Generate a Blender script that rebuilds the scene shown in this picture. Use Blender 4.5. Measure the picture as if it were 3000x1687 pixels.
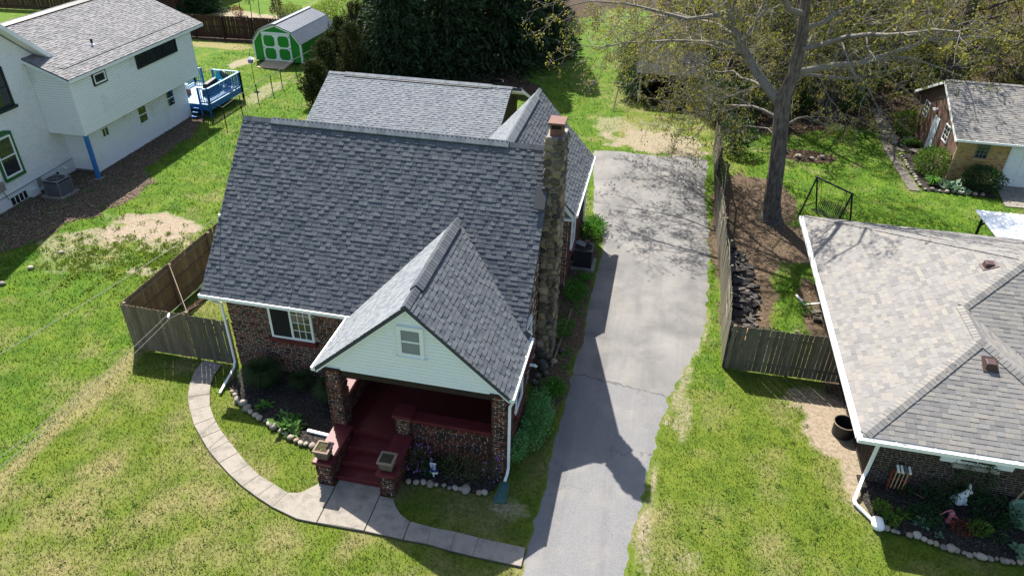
import bpy, math, random
import numpy as np
from mathutils import Vector, Matrix

random.seed(7)
rng = np.random.default_rng(7)
scene = bpy.context.scene
for ob in list(bpy.data.objects):
    bpy.data.objects.remove(ob)
COL = scene.collection

# ------------------------------------------------------------------ camera, sky, sun, exposure
CAM = Vector((0.0, 0.0, 15.7))
F_PX, PITCH, YAW, ROLL = 2100.0, 33.1, 11.5, 1.32
cam_data = bpy.data.cameras.new("camera")
cam = bpy.data.objects.new("camera", cam_data)
COL.objects.link(cam)
cam_data.sensor_width = 36.0
cam_data.lens = F_PX / 3000.0 * 36.0
cam_data.clip_end = 2000.0
_p, _y, _r = (math.radians(a) for a in (PITCH, YAW, ROLL))
_fw = Vector((-math.sin(_y) * math.cos(_p), math.cos(_y) * math.cos(_p), -math.sin(_p)))
_rt = Vector((math.cos(_y), math.sin(_y), 0.0))
_up = _rt.cross(_fw)
_rt2 = _rt * math.cos(_r) + _up * math.sin(_r)
_up2 = _up * math.cos(_r) - _rt * math.sin(_r)
cam.matrix_world = Matrix(((_rt2.x, _up2.x, -_fw.x, CAM.x), (_rt2.y, _up2.y, -_fw.y, CAM.y),
                           (_rt2.z, _up2.z, -_fw.z, CAM.z), (0, 0, 0, 1)))
scene.camera = cam

SUN_DIR = Vector((0.445, -0.67, -1.0)).normalized()
sun_el = math.asin(-SUN_DIR.z)
world = bpy.data.worlds.new("World")
scene.world = world
world.use_nodes = True
_wn = world.node_tree
_sky = _wn.nodes.new("ShaderNodeTexSky")
_sky.sky_type = 'NISHITA'
_sky.sun_disc = False
_sky.sun_elevation = sun_el
_sky.sun_rotation = math.radians(326.4)
_sky.air_density = 1.0
_sky.dust_density = 1.6
_sky.ozone_density = 0.7
_bg = _wn.nodes["Background"]
_bg.inputs[1].default_value = 0.10
_wn.links.new(_sky.outputs[0], _bg.inputs[0])
sun_data = bpy.data.lights.new("sun", 'SUN')
sun_data.energy = 5.0
sun_data.angle = math.radians(0.5)
sun_data.color = (1.0, 0.95, 0.87)
sun = bpy.data.objects.new("sun", sun_data)
COL.objects.link(sun)
sun.rotation_euler = SUN_DIR.to_track_quat('-Z', 'Y').to_euler()
sun.location = (-30, 45, 60)
vs = scene.view_settings
vs.view_transform = 'Standard'
vs.look = 'None'
vs.exposure = 1.25
vs.gamma = 1.0
vs.use_curve_mapping = False

# ------------------------------------------------------------------ helpers
ORG = {}

def link(o, parent=None):
    COL.objects.link(o)
    if parent is not None:
        o.parent = parent
    return o

def tag(o, label=None, cat=None, group=None, kind=None):
    if label: o["label"] = label
    if cat: o["category"] = cat
    if group: o["group"] = group
    if kind: o["kind"] = kind
    return o

def thing(name, loc, label, cat, group=None, rz=0.0):
    o = bpy.data.objects.new(name, None)
    o.empty_display_size = 0.2
    o.location = loc
    o.rotation_euler = (0, 0, rz)
    link(o)
    ORG[o.name] = Vector(loc)
    return tag(o, label, cat, group)

def org(o):
    return ORG.get(o.name, Vector((0, 0, 0))) if o is not None else Vector((0, 0, 0))

def copy_tree(o, loc=None, rz=None, scale=None, parent=None):
    c = o.copy()
    COL.objects.link(c)
    c.parent = parent
    for ch in o.children:
        copy_tree(ch, parent=c)
    if loc is not None:
        c.location = loc
        ORG[c.name] = Vector(loc)
    if rz is not None: c.rotation_euler = (0, 0, rz)
    if scale is not None: c.scale = scale if hasattr(scale, '__len__') else (scale,) * 3
    return c

def fast_mesh(name, V, F, mat=None, smooth=False):
    V = np.asarray(V, np.float32); F = np.asarray(F, np.int32)
    me = bpy.data.meshes.new(name)
    k = F.shape[1]
    me.vertices.add(len(V)); me.vertices.foreach_set("co", V.ravel())
    me.loops.add(F.size); me.loops.foreach_set("vertex_index", F.ravel())
    me.polygons.add(len(F))
    me.polygons.foreach_set("loop_start", np.arange(0, F.size, k, dtype=np.int32))
    me.polygons.foreach_set("loop_total", np.full(len(F), k, np.int32))
    me.polygons.foreach_set("use_smooth", np.full(len(F), bool(smooth)))
    me.update(calc_edges=True)
    if mat is not None: me.materials.append(mat)
    return me

BOXF = np.array([[0, 3, 2, 1], [4, 5, 6, 7], [0, 1, 5, 4], [1, 2, 6, 5], [2, 3, 7, 6], [3, 0, 4, 7]])

class MB:
    """collects solids in world coordinates; build() links them as one mesh object"""
    def __init__(s):
        s.v = []; s.f = []
    def add(s, verts, faces):
        n = len(s.v)
        s.v += [tuple(p) for p in verts]
        s.f += [tuple(i + n for i in f) for f in faces]
        return s
    def hexa(s, p8):
        return s.add(p8, [tuple(f) for f in BOXF])
    def box(s, x0, x1, y0, y1, z0, z1):
        return s.hexa([(x0, y0, z0), (x1, y0, z0), (x1, y1, z0), (x0, y1, z0), (x0, y0, z1), (x1, y0, z1), (x1, y1, z1), (x0, y1, z1)])
    def obox(s, c, size, M=None):
        h = [a / 2 for a in size]
        P = [Vector((sx * h[0], sy * h[1], sz * h[2])) for sz in (-1, 1) for sx, sy in ((-1, -1), (1, -1), (1, 1), (-1, 1))]
        if M is not None: P = [M @ p for p in P]
        return s.hexa([p + Vector(c) for p in P])
    def bar(s, a, b, w, h=None, up=(0, 0, 1)):
        a, b = Vector(a), Vector(b); h = h or w
        d = (b - a).normalized(); u = Vector(up)
        if abs(d.dot(u)) > .98: u = Vector((0, 1, 0))
        r = d.cross(u).normalized() * w / 2; t = r.cross(d).normalized() * h / 2
        P = []
        for q in (a, b): P += [q - r - t, q + r - t, q + r + t, q - r + t]
        return s.hexa(P)
    def prism(s, poly, z0, z1):
        n = len(poly)
        V = [(x, y, z0) for x, y in poly] + [(x, y, z1) for x, y in poly]
        F = [tuple(range(n))[::-1], tuple(range(n, 2 * n))] + [(i, (i + 1) % n, n + (i + 1) % n, n + i) for i in range(n)]
        return s.add(V, F)
    def extrude(s, pts, d):
        """polygon pts (3D) pushed along vector d"""
        n = len(pts); d = Vector(d)
        V = [Vector(p) for p in pts] + [Vector(p) + d for p in pts]
        F = [tuple(range(n))[::-1], tuple(range(n, 2 * n))] + [(i, (i + 1) % n, n + (i + 1) % n, n + i) for i in range(n)]
        return s.add(V, F)
    def tube(s, pts, rad, n=8, cap=True):
        pts = [Vector(p) for p in pts]
        if not hasattr(rad, '__len__'): rad = [rad] * len(pts)
        base = len(s.v); prev = None
        for i, p in enumerate(pts):
            d = (pts[min(i + 1, len(pts) - 1)] - pts[max(i - 1, 0)]).normalized()
            if prev is None:
                a = d.orthogonal().normalized()
            else:
                a = (prev - d * prev.dot(d)).normalized()
            prev = a; b = d.cross(a)
            for k in range(n):
                t = 2 * math.pi * k / n
                s.v.append(tuple(p + (a * math.cos(t) + b * math.sin(t)) * rad[i]))
        for i in range(len(pts) - 1):
            for k in range(n):
                q = base + i * n; k2 = (k + 1) % n
                s.f.append((q + k, q + k2, q + n + k2, q + n + k))
        if cap:
            s.f.append(tuple(base + k for k in range(n))[::-1])
            s.f.append(tuple(base + (len(pts) - 1) * n + k for k in range(n)))
        return s
    def lathe(s, c, prof, n=16, sq=None):
        c = Vector(c); base = len(s.v)
        for r, z in prof:
            for k in range(n):
                t = 2 * math.pi * k / n
                s.v.append((c.x + r * math.cos(t), c.y + r * math.sin(t), c.z + z))
        for i in range(len(prof) - 1):
            for k in range(n):
                q = base + i * n; k2 = (k + 1) % n
                s.f.append((q + k, q + k2, q + n + k2, q + n + k))
        s.f.append(tuple(base + k for k in range(n))[::-1])
        s.f.append(tuple(base + (len(prof) - 1) * n + k for k in range(n)))
        return s
    def build(s, name, mat, parent=None, smooth=False, label=None):
        o0 = org(parent)
        V = [(x - o0.x, y - o0.y, z - o0.z) for x, y, z in s.v]
        me = bpy.data.meshes.new(name)
        me.from_pydata(V, [], s.f)
        me.materials.append(mat)
        if smooth:
            me.polygons.foreach_set("use_smooth", [True] * len(me.polygons))
        o = bpy.data.objects.new(name, me)
        link(o, parent)
        ORG[o.name] = o0.copy()
        if label: o["label"] = label
        return o

def mesh_obj(name, me, parent=None, loc=None):
    o = bpy.data.objects.new(name, me)
    if loc is not None: o.location = loc
    link(o, parent)
    ORG[o.name] = org(parent) if parent is not None else Vector(loc or (0, 0, 0))
    return o

def bevel(o, w=0.01, seg=1):
    m = o.modifiers.new("edge", 'BEVEL'); m.width = w; m.segments = seg; m.limit_method = 'ANGLE'
    return o

# pieces: alike small solids (bricks, shingles ...). The nearest ones are objects of their own that share mesh data,
# the rest is one joined part.
def pieces(parent, name, rest_name, variants, items, mat, limit, extra=None):
    """variants: list of (8,3) arrays; items: list of (variant, Matrix in world coords); extra: list of (8,3) world arrays"""
    o0 = org(parent)
    meshes = [None] * len(variants)
    def dist(it):
        return (it[1].translation - CAM).length_squared
    items = sorted(items, key=dist)
    for vi, M in items[:limit]:
        if meshes[vi] is None:
            meshes[vi] = fast_mesh(name, variants[vi], BOXF, mat)
        o = bpy.data.objects.new(name, meshes[vi])
        link(o, parent)
        Ml = M.copy(); Ml.translation = M.translation - o0
        o.matrix_local = Ml
    V = []
    for vi, M in items[limit:]:
        A = np.array(M)
        V.append(variants[vi] @ A[:3, :3].T + A[:3, 3])
    for e in (extra or []):
        V.append(np.asarray(e))
    if V:
        V = np.concatenate(V).astype(np.float32) - np.array(o0, np.float32)
        n = len(V) // 8
        F = (BOXF[None] + (np.arange(n) * 8)[:, None, None]).reshape(-1, 4)
        o = mesh_obj(rest_name, fast_mesh(rest_name, V, F, mat), parent)
        o["kind"] = "stuff"

def unit8(x0, x1, y0, y1, z0, z1):
    return np.array([(x0, y0, z0), (x1, y0, z0), (x1, y1, z0), (x0, y1, z0), (x0, y0, z1), (x1, y0, z1), (x1, y1, z1), (x0, y1, z1)], float)

def shingles(parent, planes, mat, limit, expo=0.145, widths=(.13, .15, .17, .20, .23), th=(.014, .026), seed=1, rest='shingle_courses', offset=0.0):
    """planes: list of polygons (3D points, first two = eave left, eave right seen from outside below)"""
    R = random.Random(seed)
    variants = []
    for w in widths:
        for t in th:
            g = .0025
            b = unit8(-w / 2 + g, w / 2 - g, 0, expo * 1.3, -.012, 0)
            b[4:, 2] = [t, t, .003, .003]
            variants.append(b)
    nt = len(th)
    items, extra = [], []
    for poly in planes:
        O = Vector(poly[0]); U = (Vector(poly[1]) - O).normalized()
        far = max((Vector(q) for q in poly[2:]), key=lambda q: ((q - O) - U * (q - O).dot(U)).length)
        Vv = ((far - O) - U * (far - O).dot(U)).normalized()
        N = U.cross(Vv)
        if N.z < 0: N = -N
        P2 = [((Vector(q) - O).dot(U), (Vector(q) - O).dot(Vv)) for q in poly]
        vmax = max(q[1] for q in P2)
        def span(v):
            v = min(max(v, 1e-4), vmax - 1e-4); us = []
            for (u0, v0), (u1, v1) in zip(P2, P2[1:] + P2[:1]):
                if (v0 - v) * (v1 - v) <= 0 and abs(v1 - v0) > 1e-9:
                    us.append(u0 + (u1 - u0) * (v - v0) / (v1 - v0))
            return (min(us), max(us)) if us else (0, 0)
        B = Matrix((U, Vv, N)).transposed()
        n = int(math.ceil(vmax / expo))
        for i in range(n):
            v0 = i * expo; v1 = min(v0 + expo * 1.3, vmax)
            a0, b0 = span(v0); a1, b1 = span(v1)
            u = min(a0, a1) - R.random() * .15; end = max(b0, b1)
            k = 0
            while u < end:
                wi = R.randrange(len(widths)); w = widths[wi]
                k = 1 if (k == 0 and R.random() < .55) else (1 if R.random() < .2 else 0)
                lo, hi = u, u + w
                if lo >= max(a0, a1) and hi <= min(b0, b1) and v0 + expo * 1.3 <= vmax:
                    M = Matrix.Translation(O + U * (u + w / 2) + Vv * v0 + N * offset) @ B.to_4x4()
                    items.append((wi * nt + k, M))
                else:
                    c0, d0 = max(lo, a0), min(hi, b0); c1, d1 = max(lo, a1), min(hi, b1)
                    if d0 - c0 > .01 or d1 - c1 > .01:
                        c0 = min(c0, hi); c1 = min(c1, hi); d0 = max(d0, lo); d1 = max(d1, lo)
                        if d0 < c0: c0 = d0 = (c0 + d0) / 2
                        if d1 < c1: c1 = d1 = (c1 + d1) / 2
                        t = th[k]
                        q = lambda uu, vv, nn: tuple(O + U * uu + Vv * vv + N * (nn + offset))
                        extra.append([q(c0, v0, -.012), q(d0, v0, -.012), q(d1, v1, -.012), q(c1, v1, -.012), q(c0, v0, t), q(d0, v0, t), q(d1, v1, .003), q(c1, v1, .003)])
                u += w
    pieces(parent, 'shingle', rest, variants, items, mat, limit, extra)

def ridge_caps(parent, a, b, na, nb, mat, half=.17, step=.145, lift=.018, name='ridge_cap', vent=False):
    """bent cap pieces from a to b; na, nb: directions down the two slopes"""
    a, b = Vector(a), Vector(b); d = b - a; L = d.length; d.normalize()
    na, nb = Vector(na).normalized(), Vector(nb).normalized()
    n = max(1, int(L / step)); st = L / n
    up = Vector((0, 0, 1))
    me = None
    for i in range(n):
        if me is None:
            mb = MB()
            e0, e1 = 0, st * 1.25
            for s in (na, nb):
                P = []
                for zz in (0.0, .02):
                    P += [d * e0 + up * (lift + .012 + zz), d * e1 + up * (lift + zz), d * e1 + s * half + up * (lift + zz), d * e0 + s * half + up * (lift + .012 + zz)]
                mb.hexa(P)
            me = bpy.data.meshes.new(name); me.from_pydata([tuple(p) for p in mb.v], [], mb.f); me.materials.append(mat)
        o = bpy.data.objects.new(name, me); link(o, parent)
        o.location = a + d * (st * i) - org(parent)

def brickwork(parent, walls, mat, limit, course=.085, L=.225, gap=.024, rough=.010, seed=3, rest='brick_courses', inset=0.0):
    """walls: (origin, U, N, width, height, holes, top_fn)"""
    R = random.Random(seed)
    lens = [L - gap, L * .96 - gap, L * .5 - gap, L * .72 - gap]
    variants = []
    for l in lens:
        variants.append(unit8(-l / 2, l / 2, -.05, 0.0, -(course - gap) / 2, (course - gap) / 2))
    items, extra = [], []
    for O, U, N, W, H, holes, top in walls:
        O, U, N = Vector(O) - Vector(N).normalized() * inset, Vector(U).normalized(), Vector(N).normalized()
        B = Matrix((U, -(-N), Vector((0, 0, 1)))).transposed()
        # local y = outward
        B = Matrix((U, N, Vector((0, 0, 1)))).transposed()
        for i in range(int(H / course)):
            z = (i + .5) * course
            u = -(L / 2 if i % 2 else 0) + R.uniform(-.02, .02)
            lim = top(z) if top else (0, W)
            while u < W:
                vi = 0 if R.random() < .75 else R.choice((0, 1, 3))
                l = lens[vi] + gap
                c0, c1 = max(u, lim[0]), min(u + l, lim[1])
                uc = (c0 + c1) / 2
                if c1 - c0 > .05 and not any(h[0] < uc < h[1] and h[2] < z < h[3] for h in holes):
                    out = R.uniform(0, rough) + (rough * 1.2 if R.random() < .12 else 0)
                    M = Matrix.Translation(O + U * uc + N * out + Vector((0, 0, z + R.uniform(-.004, .004)))) @ B.to_4x4()
                    M = M @ Matrix.Rotation(R.uniform(-.03, .03) * rough / .012, 4, 'Y') @ Matrix.Rotation(R.uniform(-.05, .05) * rough / .012, 4, 'Z')
                    if c1 - c0 > l - .02:
                        items.append((vi, M))
                    elif c1 - c0 < .14:
                        items.append((2, M))
                    else:
                        items.append((3, M))
                u += l
    pieces(parent, 'brick', rest, variants, items, mat, limit, extra)

# ------------------------------------------------------------------ materials
def _nt(name):
    m = bpy.data.materials.new(name); m.use_nodes = True
    nt = m.node_tree
    return m, nt, nt.nodes["Principled BSDF"]

def _math(nt, op, a, b=None):
    n = nt.nodes.new("ShaderNodeMath"); n.operation = op
    for i, x in enumerate((a, b)):
        if x is None: continue
        if isinstance(x, (int, float)): n.inputs[i].default_value = x
        else: nt.links.new(x, n.inputs[i])
    return n.outputs[0]

def _noise(nt, pos, scale, detail=4, rough=.6, dist=0, vec_scale=None):
    n = nt.nodes.new("ShaderNodeTexNoise")
    n.inputs["Scale"].default_value = scale; n.inputs["Detail"].default_value = detail
    n.inputs["Roughness"].default_value = rough; n.inputs["Distortion"].default_value = dist
    if vec_scale:
        mp = nt.nodes.new("ShaderNodeMapping"); mp.inputs["Scale"].default_value = vec_scale
        nt.links.new(pos, mp.inputs[0]); pos = mp.outputs[0]
    nt.links.new(pos, n.inputs["Vector"])
    return n.outputs["Fac"]

def _ramp(nt, fac, stops, const=False):
    n = nt.nodes.new("ShaderNodeValToRGB")
    cr = n.color_ramp
    if const: cr.interpolation = 'CONSTANT'
    while len(cr.elements) < len(stops): cr.elements.new(0.5)
    for e, (p, c) in zip(cr.elements, stops):
        e.position = p; e.color = (*c, 1) if len(c) == 3 else c
    nt.links.new(fac, n.inputs[0])
    return n.outputs[0]

def _mix(nt, fac, a, b, mode='MIX'):
    n = nt.nodes.new("ShaderNodeMix"); n.data_type = 'RGBA'; n.blend_type = mode; n.clamp_factor = True
    for sock, x in ((n.inputs["Factor"], fac), (n.inputs["A"], a), (n.inputs["B"], b)):
        pass
    def put(sock, x):
        if isinstance(x, (int, float)): sock.default_value = x
        elif isinstance(x, tuple): sock.default_value = (*x, 1) if len(x) == 3 else x
        else: nt.links.new(x, sock)
    put(n.inputs[0], fac); put(n.inputs[6], a); put(n.inputs[7], b)
    return n.outputs[2]

def _pos(nt):
    return nt.nodes.new("ShaderNodeNewGeometry").outputs["Position"]

def _rand(nt):
    g = nt.nodes.new("ShaderNodeNewGeometry").outputs["Random Per Island"]
    o = nt.nodes.new("ShaderNodeObjectInfo").outputs["Random"]
    return _math(nt, 'FRACT', _math(nt, 'ADD', g, o))

def _bump(nt, bsdf, h, strength, dist=.01):
    b = nt.nodes.new("ShaderNodeBump"); b.inputs["Strength"].default_value = strength; b.inputs["Distance"].default_value = dist
    nt.links.new(h, b.inputs["Height"]); nt.links.new(b.outputs[0], bsdf.inputs["Normal"])

def material(name, cols, rough=.85, rnd=False, nscale=3., fine=(60, .25), bump=(60, .3, .01), stain=None, metal=0., spec=.35, vec=None, val=0., trans=0.):
    """cols: ramp colours, driven by a per-piece random (rnd) or by noise. stain=(colour, scale, lo, hi)"""
    m, nt, b = _nt(name)
    pos = _pos(nt)
    if len(cols) == 1: col = None; src = cols[0]
    else:
        st = [(i / (len(cols) - 1) if not rnd else .08 + .84 * i / (len(cols) - 1), c) for i, c in enumerate(cols)]
        if not rnd:
            st = [(.3 + .4 * p, c) for p, c in st]
        fac = _rand(nt) if rnd else _noise(nt, pos, nscale, 5, .6, 0, vec)
        src = _ramp(nt, fac, st)
    if fine:
        f = _noise(nt, pos, fine[0], 3, .65, 0, vec)
        k = nt.nodes.new("ShaderNodeMapRange"); k.inputs[1].default_value = .25; k.inputs[2].default_value = .75
        k.inputs[3].default_value = 1 - fine[1]; k.inputs[4].default_value = 1 + fine[1]
        nt.links.new(f, k.inputs[0])
        cb = nt.nodes.new("ShaderNodeCombineColor")
        for i in range(3): nt.links.new(k.outputs[0], cb.inputs[i])
        src = _mix(nt, 1.0, src, cb.outputs[0], 'MULTIPLY')
    if stain:
        sc, s, lo, hi = stain
        f = _noise(nt, pos, s, 5, .65, .3)
        k = nt.nodes.new("ShaderNodeMapRange"); k.inputs[1].default_value = lo; k.inputs[2].default_value = hi
        nt.links.new(f, k.inputs[0])
        src = _mix(nt, k.outputs[0], src, sc)
    if isinstance(src, tuple): b.inputs["Base Color"].default_value = (*src, 1)
    else: nt.links.new(src, b.inputs["Base Color"])
    b.inputs["Roughness"].default_value = rough
    b.inputs["Metallic"].default_value = metal
    b.inputs["Specular IOR Level"].default_value = spec
    if bump:
        _bump(nt, b, _noise(nt, pos, bump[0], 4, .6, 0, vec), bump[1], bump[2])
    if trans:
        # thin leaves let some light through
        t = nt.nodes.new("ShaderNodeBsdfTranslucent"); mx = nt.nodes.new("ShaderNodeMixShader")
        if isinstance(src, tuple): t.inputs[0].default_value = (*src, 1)
        else: nt.links.new(src, t.inputs[0])
        mx.inputs[0].default_value = trans
        nt.links.new(b.outputs[0], mx.inputs[1]); nt.links.new(t.outputs[0], mx.inputs[2])
        nt.links.new(mx.outputs[0], nt.nodes["Material Output"].inputs[0])
    return m

m_mortar = material('mortar', [(.54, .45, .345), (.42, .345, .26)], rough=.95, nscale=4, fine=(50, .3))
m_brick = material('old red brick', [(.028, .015, .014), (.056, .021, .016), (.095, .029, .019), (.13, .039, .023), (.072, .025, .018), (.04, .021, .019)], rnd=True, fine=(35, .35), bump=(45, .5, .012), rough=.9)
m_redpaint = material('red porch paint', [(.088, .012, .014), (.115, .016, .018)], rough=.5, nscale=2.5, fine=(25, .2), bump=(40, .12, .005), stain=((.16, .07, .06), 5, .62, .8))
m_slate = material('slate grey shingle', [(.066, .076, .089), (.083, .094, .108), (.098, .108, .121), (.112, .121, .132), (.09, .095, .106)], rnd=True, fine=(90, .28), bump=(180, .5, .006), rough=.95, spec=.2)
m_slate_base = material('roof felt', [(.06, .063, .07)], rough=.95, fine=(60, .2), bump=None)
m_slate_lt = material('pale and sunlit grey shingle', [(.14, .155, .172), (.163, .178, .195), (.182, .197, .212), (.20, .213, .225)], rnd=True, fine=(90, .25), bump=(180, .5, .006), rough=.95, spec=.2)
m_greyshing = material('warm grey shingle', [(.145, .143, .147), (.175, .172, .173), (.20, .196, .197), (.225, .22, .22)], rnd=True, fine=(80, .25), bump=(150, .5, .006), rough=.95, spec=.2)
m_tanshing = material('tan and grey shingle', [(.152, .148, .145), (.182, .175, .167), (.212, .199, .18), (.20, .195, .19), (.164, .158, .153), (.23, .213, .188), (.187, .18, .171)], rnd=True, fine=(80, .22), bump=(150, .5, .006), rough=.95, spec=.2)
m_white = material('white paint', [(.74, .77, .75), (.80, .82, .80)], rough=.55, nscale=1.5, fine=(14, .05), bump=None, stain=((.52, .54, .50), 3, .66, .9))
m_gutter = material('white gutter', [(.80, .81, .80)], rough=.35, fine=(9, .06), bump=None, stain=((.45, .43, .40), 6, .66, .85))
m_siding = material('pale mint siding', [(.75, .795, .79), (.79, .83, .82)], rough=.6, nscale=1.2, fine=(18, .04), bump=(120, .05, .004))
m_wsiding = material('white vinyl siding', [(.76, .77, .75), (.81, .82, .80)], rough=.55, nscale=.8, fine=(20, .05), bump=None, stain=((.38, .41, .29), .55, .58, .85))
m_wbrick = material('whitewashed brick', [(.70, .72, .70), (.78, .79, .77), (.74, .75, .74)], rnd=True, rough=.75, fine=(30, .1), bump=(50, .3, .01), stain=((.45, .46, .45), 2.2, .66, .9))
m_wmortar = material('painted mortar', [(.60, .62, .61)], rough=.8, fine=(30, .1), bump=None)
m_stone = material('field stone', [(.08, .062, .046), (.25, .195, .13), (.03, .027, .026), (.32, .26, .185), (.15, .115, .08), (.045, .04, .037), (.27, .19, .105), (.11, .095, .08)], rnd=True, rough=.9, fine=(22, .45), bump=(30, .6, .02))
m_stmortar = material('stone mortar', [(.26, .22, .165), (.17, .145, .105)], rough=.95, nscale=6, fine=(40, .35), bump=(35, .8, .03))
m_clay = material('clay tile', [(.13, .064, .05), (.17, .088, .066)], rough=.8, nscale=6, fine=(30, .2), stain=((.12, .08, .07), 7, .6, .8))
m_dark = material('dark interior', [(.012, .012, .013)], rough=.9, fine=None, bump=None)
m_flueshade = material('flue shade', [(.02, .017, .015)], rough=.95, fine=None, bump=None)
m_fence = material('weathered fence board', [(.135, .102, .064), (.17, .132, .086), (.205, .165, .112), (.15, .118, .08)], rnd=True, rough=.92, fine=(26, .35), bump=(40, .5, .01), vec=(1, 1, .12), stain=((.075, .09, .055), 2.2, .55, .8))
m_fence_r = material('grey fence board', [(.10, .088, .062), (.13, .116, .083), (.16, .143, .104), (.115, .102, .072)], rnd=True, rough=.92, fine=(26, .35), bump=(40, .5, .01), vec=(1, 1, .12), stain=((.06, .085, .045), 1.8, .52, .78))
m_fence_dk = material('dark brown picket', [(.05, .02, .013), (.068, .027, .017), (.038, .016, .011)], rnd=True, rough=.85, fine=(20, .3), bump=None)
m_concrete = material('old concrete', [(.20, .178, .148), (.25, .225, .19), (.17, .152, .128)], nscale=2.2, rough=.92, fine=(55, .25), bump=(70, .4, .008), stain=((.12, .108, .09), 1.9, .52, .75))
m_black = material('black metal', [(.014, .014, .015)], rough=.45, fine=None, bump=None)
m_blue = material('blue paint', [(.02, .13, .36), (.03, .17, .42)], rough=.6, nscale=2, fine=(25, .15), bump=None)
m_deckfloor = material('pale blue deck board', [(.24, .36, .47), (.29, .41, .51), (.21, .33, .44)], rnd=True, rough=.7, fine=(20, .12), bump=None)
m_green = material('green shed panel', [(.006, .21, .016), (.009, .25, .02)], rough=.6, nscale=2, fine=(12, .08), bump=None)
m_metalroof = material('charcoal metal roof', [(.20, .215, .235), (.24, .255, .27)], rough=.32, nscale=2, fine=(8, .06), bump=None, metal=.35, spec=.5)
m_ply = material('tan plywood ramp', [(.38, .28, .17), (.44, .33, .21)], rough=.85, fine=(25, .2), bump=None, vec=(1, .15, 1))
m_brownsid = material('brown siding', [(.125, .072, .054), (.16, .095, .072)], rough=.8, nscale=1.5, fine=(20, .2), bump=None, vec=(1, 1, .2))
m_darkbrown = material('dark brown siding', [(.022, .013, .010), (.03, .018, .013)], rough=.8, fine=(20, .2), bump=None)
m_ybrick = material('buff brick', [(.42, .27, .10), (.50, .33, .13), (.36, .21, .085), (.55, .38, .17), (.30, .17, .07)], rnd=True, rough=.9, fine=(30, .2), bump=(50, .3, .008))
m_ymortar = material('buff mortar', [(.36, .27, .15)], rough=.95, fine=(40, .2), bump=None)
m_dbrick = material('dark brown brick', [(.018, .013, .012), (.03, .02, .016), (.045, .028, .02), (.025, .018, .016)], rnd=True, rough=.85, fine=(30, .3), bump=(50, .3, .008))
m_dmortar = material('tan joint', [(.27, .235, .19)], rough=.95, fine=(40, .2), bump=None)
m_bark = material('oak bark', [(.05, .041, .033), (.125, .104, .082), (.215, .183, .148)], nscale=11, rough=.95, fine=(30, .5), bump=(16, 1.0, .12), vec=(1, 1, .2))
m_twig = material('pale grey twig', [(.13, .115, .095), (.19, .172, .145), (.10, .088, .07)], nscale=2, rough=.9, fine=(14, .25), bump=None)
m_bark2 = material('grey brown bark', [(.05, .042, .034), (.10, .086, .07)], nscale=8, rough=.95, fine=(24, .35), bump=(16, .9, .04), vec=(1, 1, .25))
m_oakleaf = material('budding oak leaf', [(.18, .178, .026), (.25, .235, .036), (.14, .17, .028), (.32, .285, .055), (.15, .125, .022)], rnd=True, rough=.7, fine=None, bump=None, trans=.45)
m_woodleaf = material('spring wood leaf', [(.045, .07, .014), (.07, .095, .018), (.12, .12, .026), (.035, .06, .013), (.15, .125, .03)], rnd=True, rough=.7, fine=None, bump=None, trans=.3)
m_needle = material('dark needles', [(.014, .032, .012), (.022, .048, .016), (.034, .068, .02), (.05, .09, .026)], rnd=True, rough=.75, fine=None, bump=None, trans=.12)
m_yew = material('yew needles', [(.02, .034, .011), (.036, .05, .014), (.06, .072, .018), (.085, .088, .024)], rnd=True, rough=.75, fine=None, bump=None, trans=.15)
m_boxleaf = material('bright shrub leaf', [(.04, .10, .010), (.07, .15, .014), (.11, .20, .018), (.15, .23, .022)], rnd=True, rough=.65, fine=None, bump=None, trans=.3)
m_shrubdk = material('deep green leaf', [(.014, .045, .012), (.025, .07, .018), (.04, .095, .022)], rnd=True, rough=.6, fine=None, bump=None, trans=.25)
m_lime = material('lime shrub leaf', [(.16, .24, .03), (.24, .32, .05), (.33, .38, .09), (.12, .20, .02)], rnd=True, rough=.65, fine=None, bump=None, trans=.3)
m_mint = material('ground cover leaf', [(.12, .30, .085), (.17, .38, .12), (.22, .45, .16), (.09, .24, .06)], rnd=True, rough=.6, fine=None, bump=None, trans=.3)
m_weed = material('weed leaf', [(.06, .18, .018), (.09, .24, .025), (.12, .29, .035)], rnd=True, rough=.6, fine=None, bump=None, trans=.3)
m_hosta = material('hosta leaf', [(.07, .17, .03), (.11, .22, .05), (.15, .27, .07)], rnd=True, rough=.5, fine=None, bump=None, trans=.3)
m_sedum = material('grey green leaf', [(.13, .22, .13), (.18, .27, .17)], rnd=True, rough=.6, fine=None, bump=None, trans=.2)
m_tuft = material('ornamental grass blade', [(.022, .048, .012), (.032, .066, .016), (.045, .085, .02), (.06, .095, .026)], rnd=True, rough=.7, fine=None, bump=None, trans=.3)
m_azalea = material('azalea leaf', [(.07, .065, .02), (.10, .085, .03), (.05, .065, .018), (.13, .10, .045)], rnd=True, rough=.65, fine=None, bump=None, trans=.25)
m_purple = material('purple blossom', [(.28, .11, .38), (.36, .17, .46), (.44, .24, .50)], rnd=True, rough=.6, fine=None, bump=None, trans=.3)
m_redleaf = material('red shrub leaf', [(.20, .03, .015), (.28, .06, .02), (.14, .025, .015)], rnd=True, rough=.65, fine=None, bump=None, trans=.25)
m_mulch = material('dark mulch', [(.012, .010, .009), (.03, .024, .02), (.018, .015, .014)], nscale=14, rough=.95, fine=(45, .5), bump=(38, 1.0, .03))
m_chip = material('mulch chip', [(.014, .012, .011), (.03, .024, .02), (.055, .046, .04), (.10, .088, .075)], rnd=True, rough=.95, fine=None, bump=None)
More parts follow.
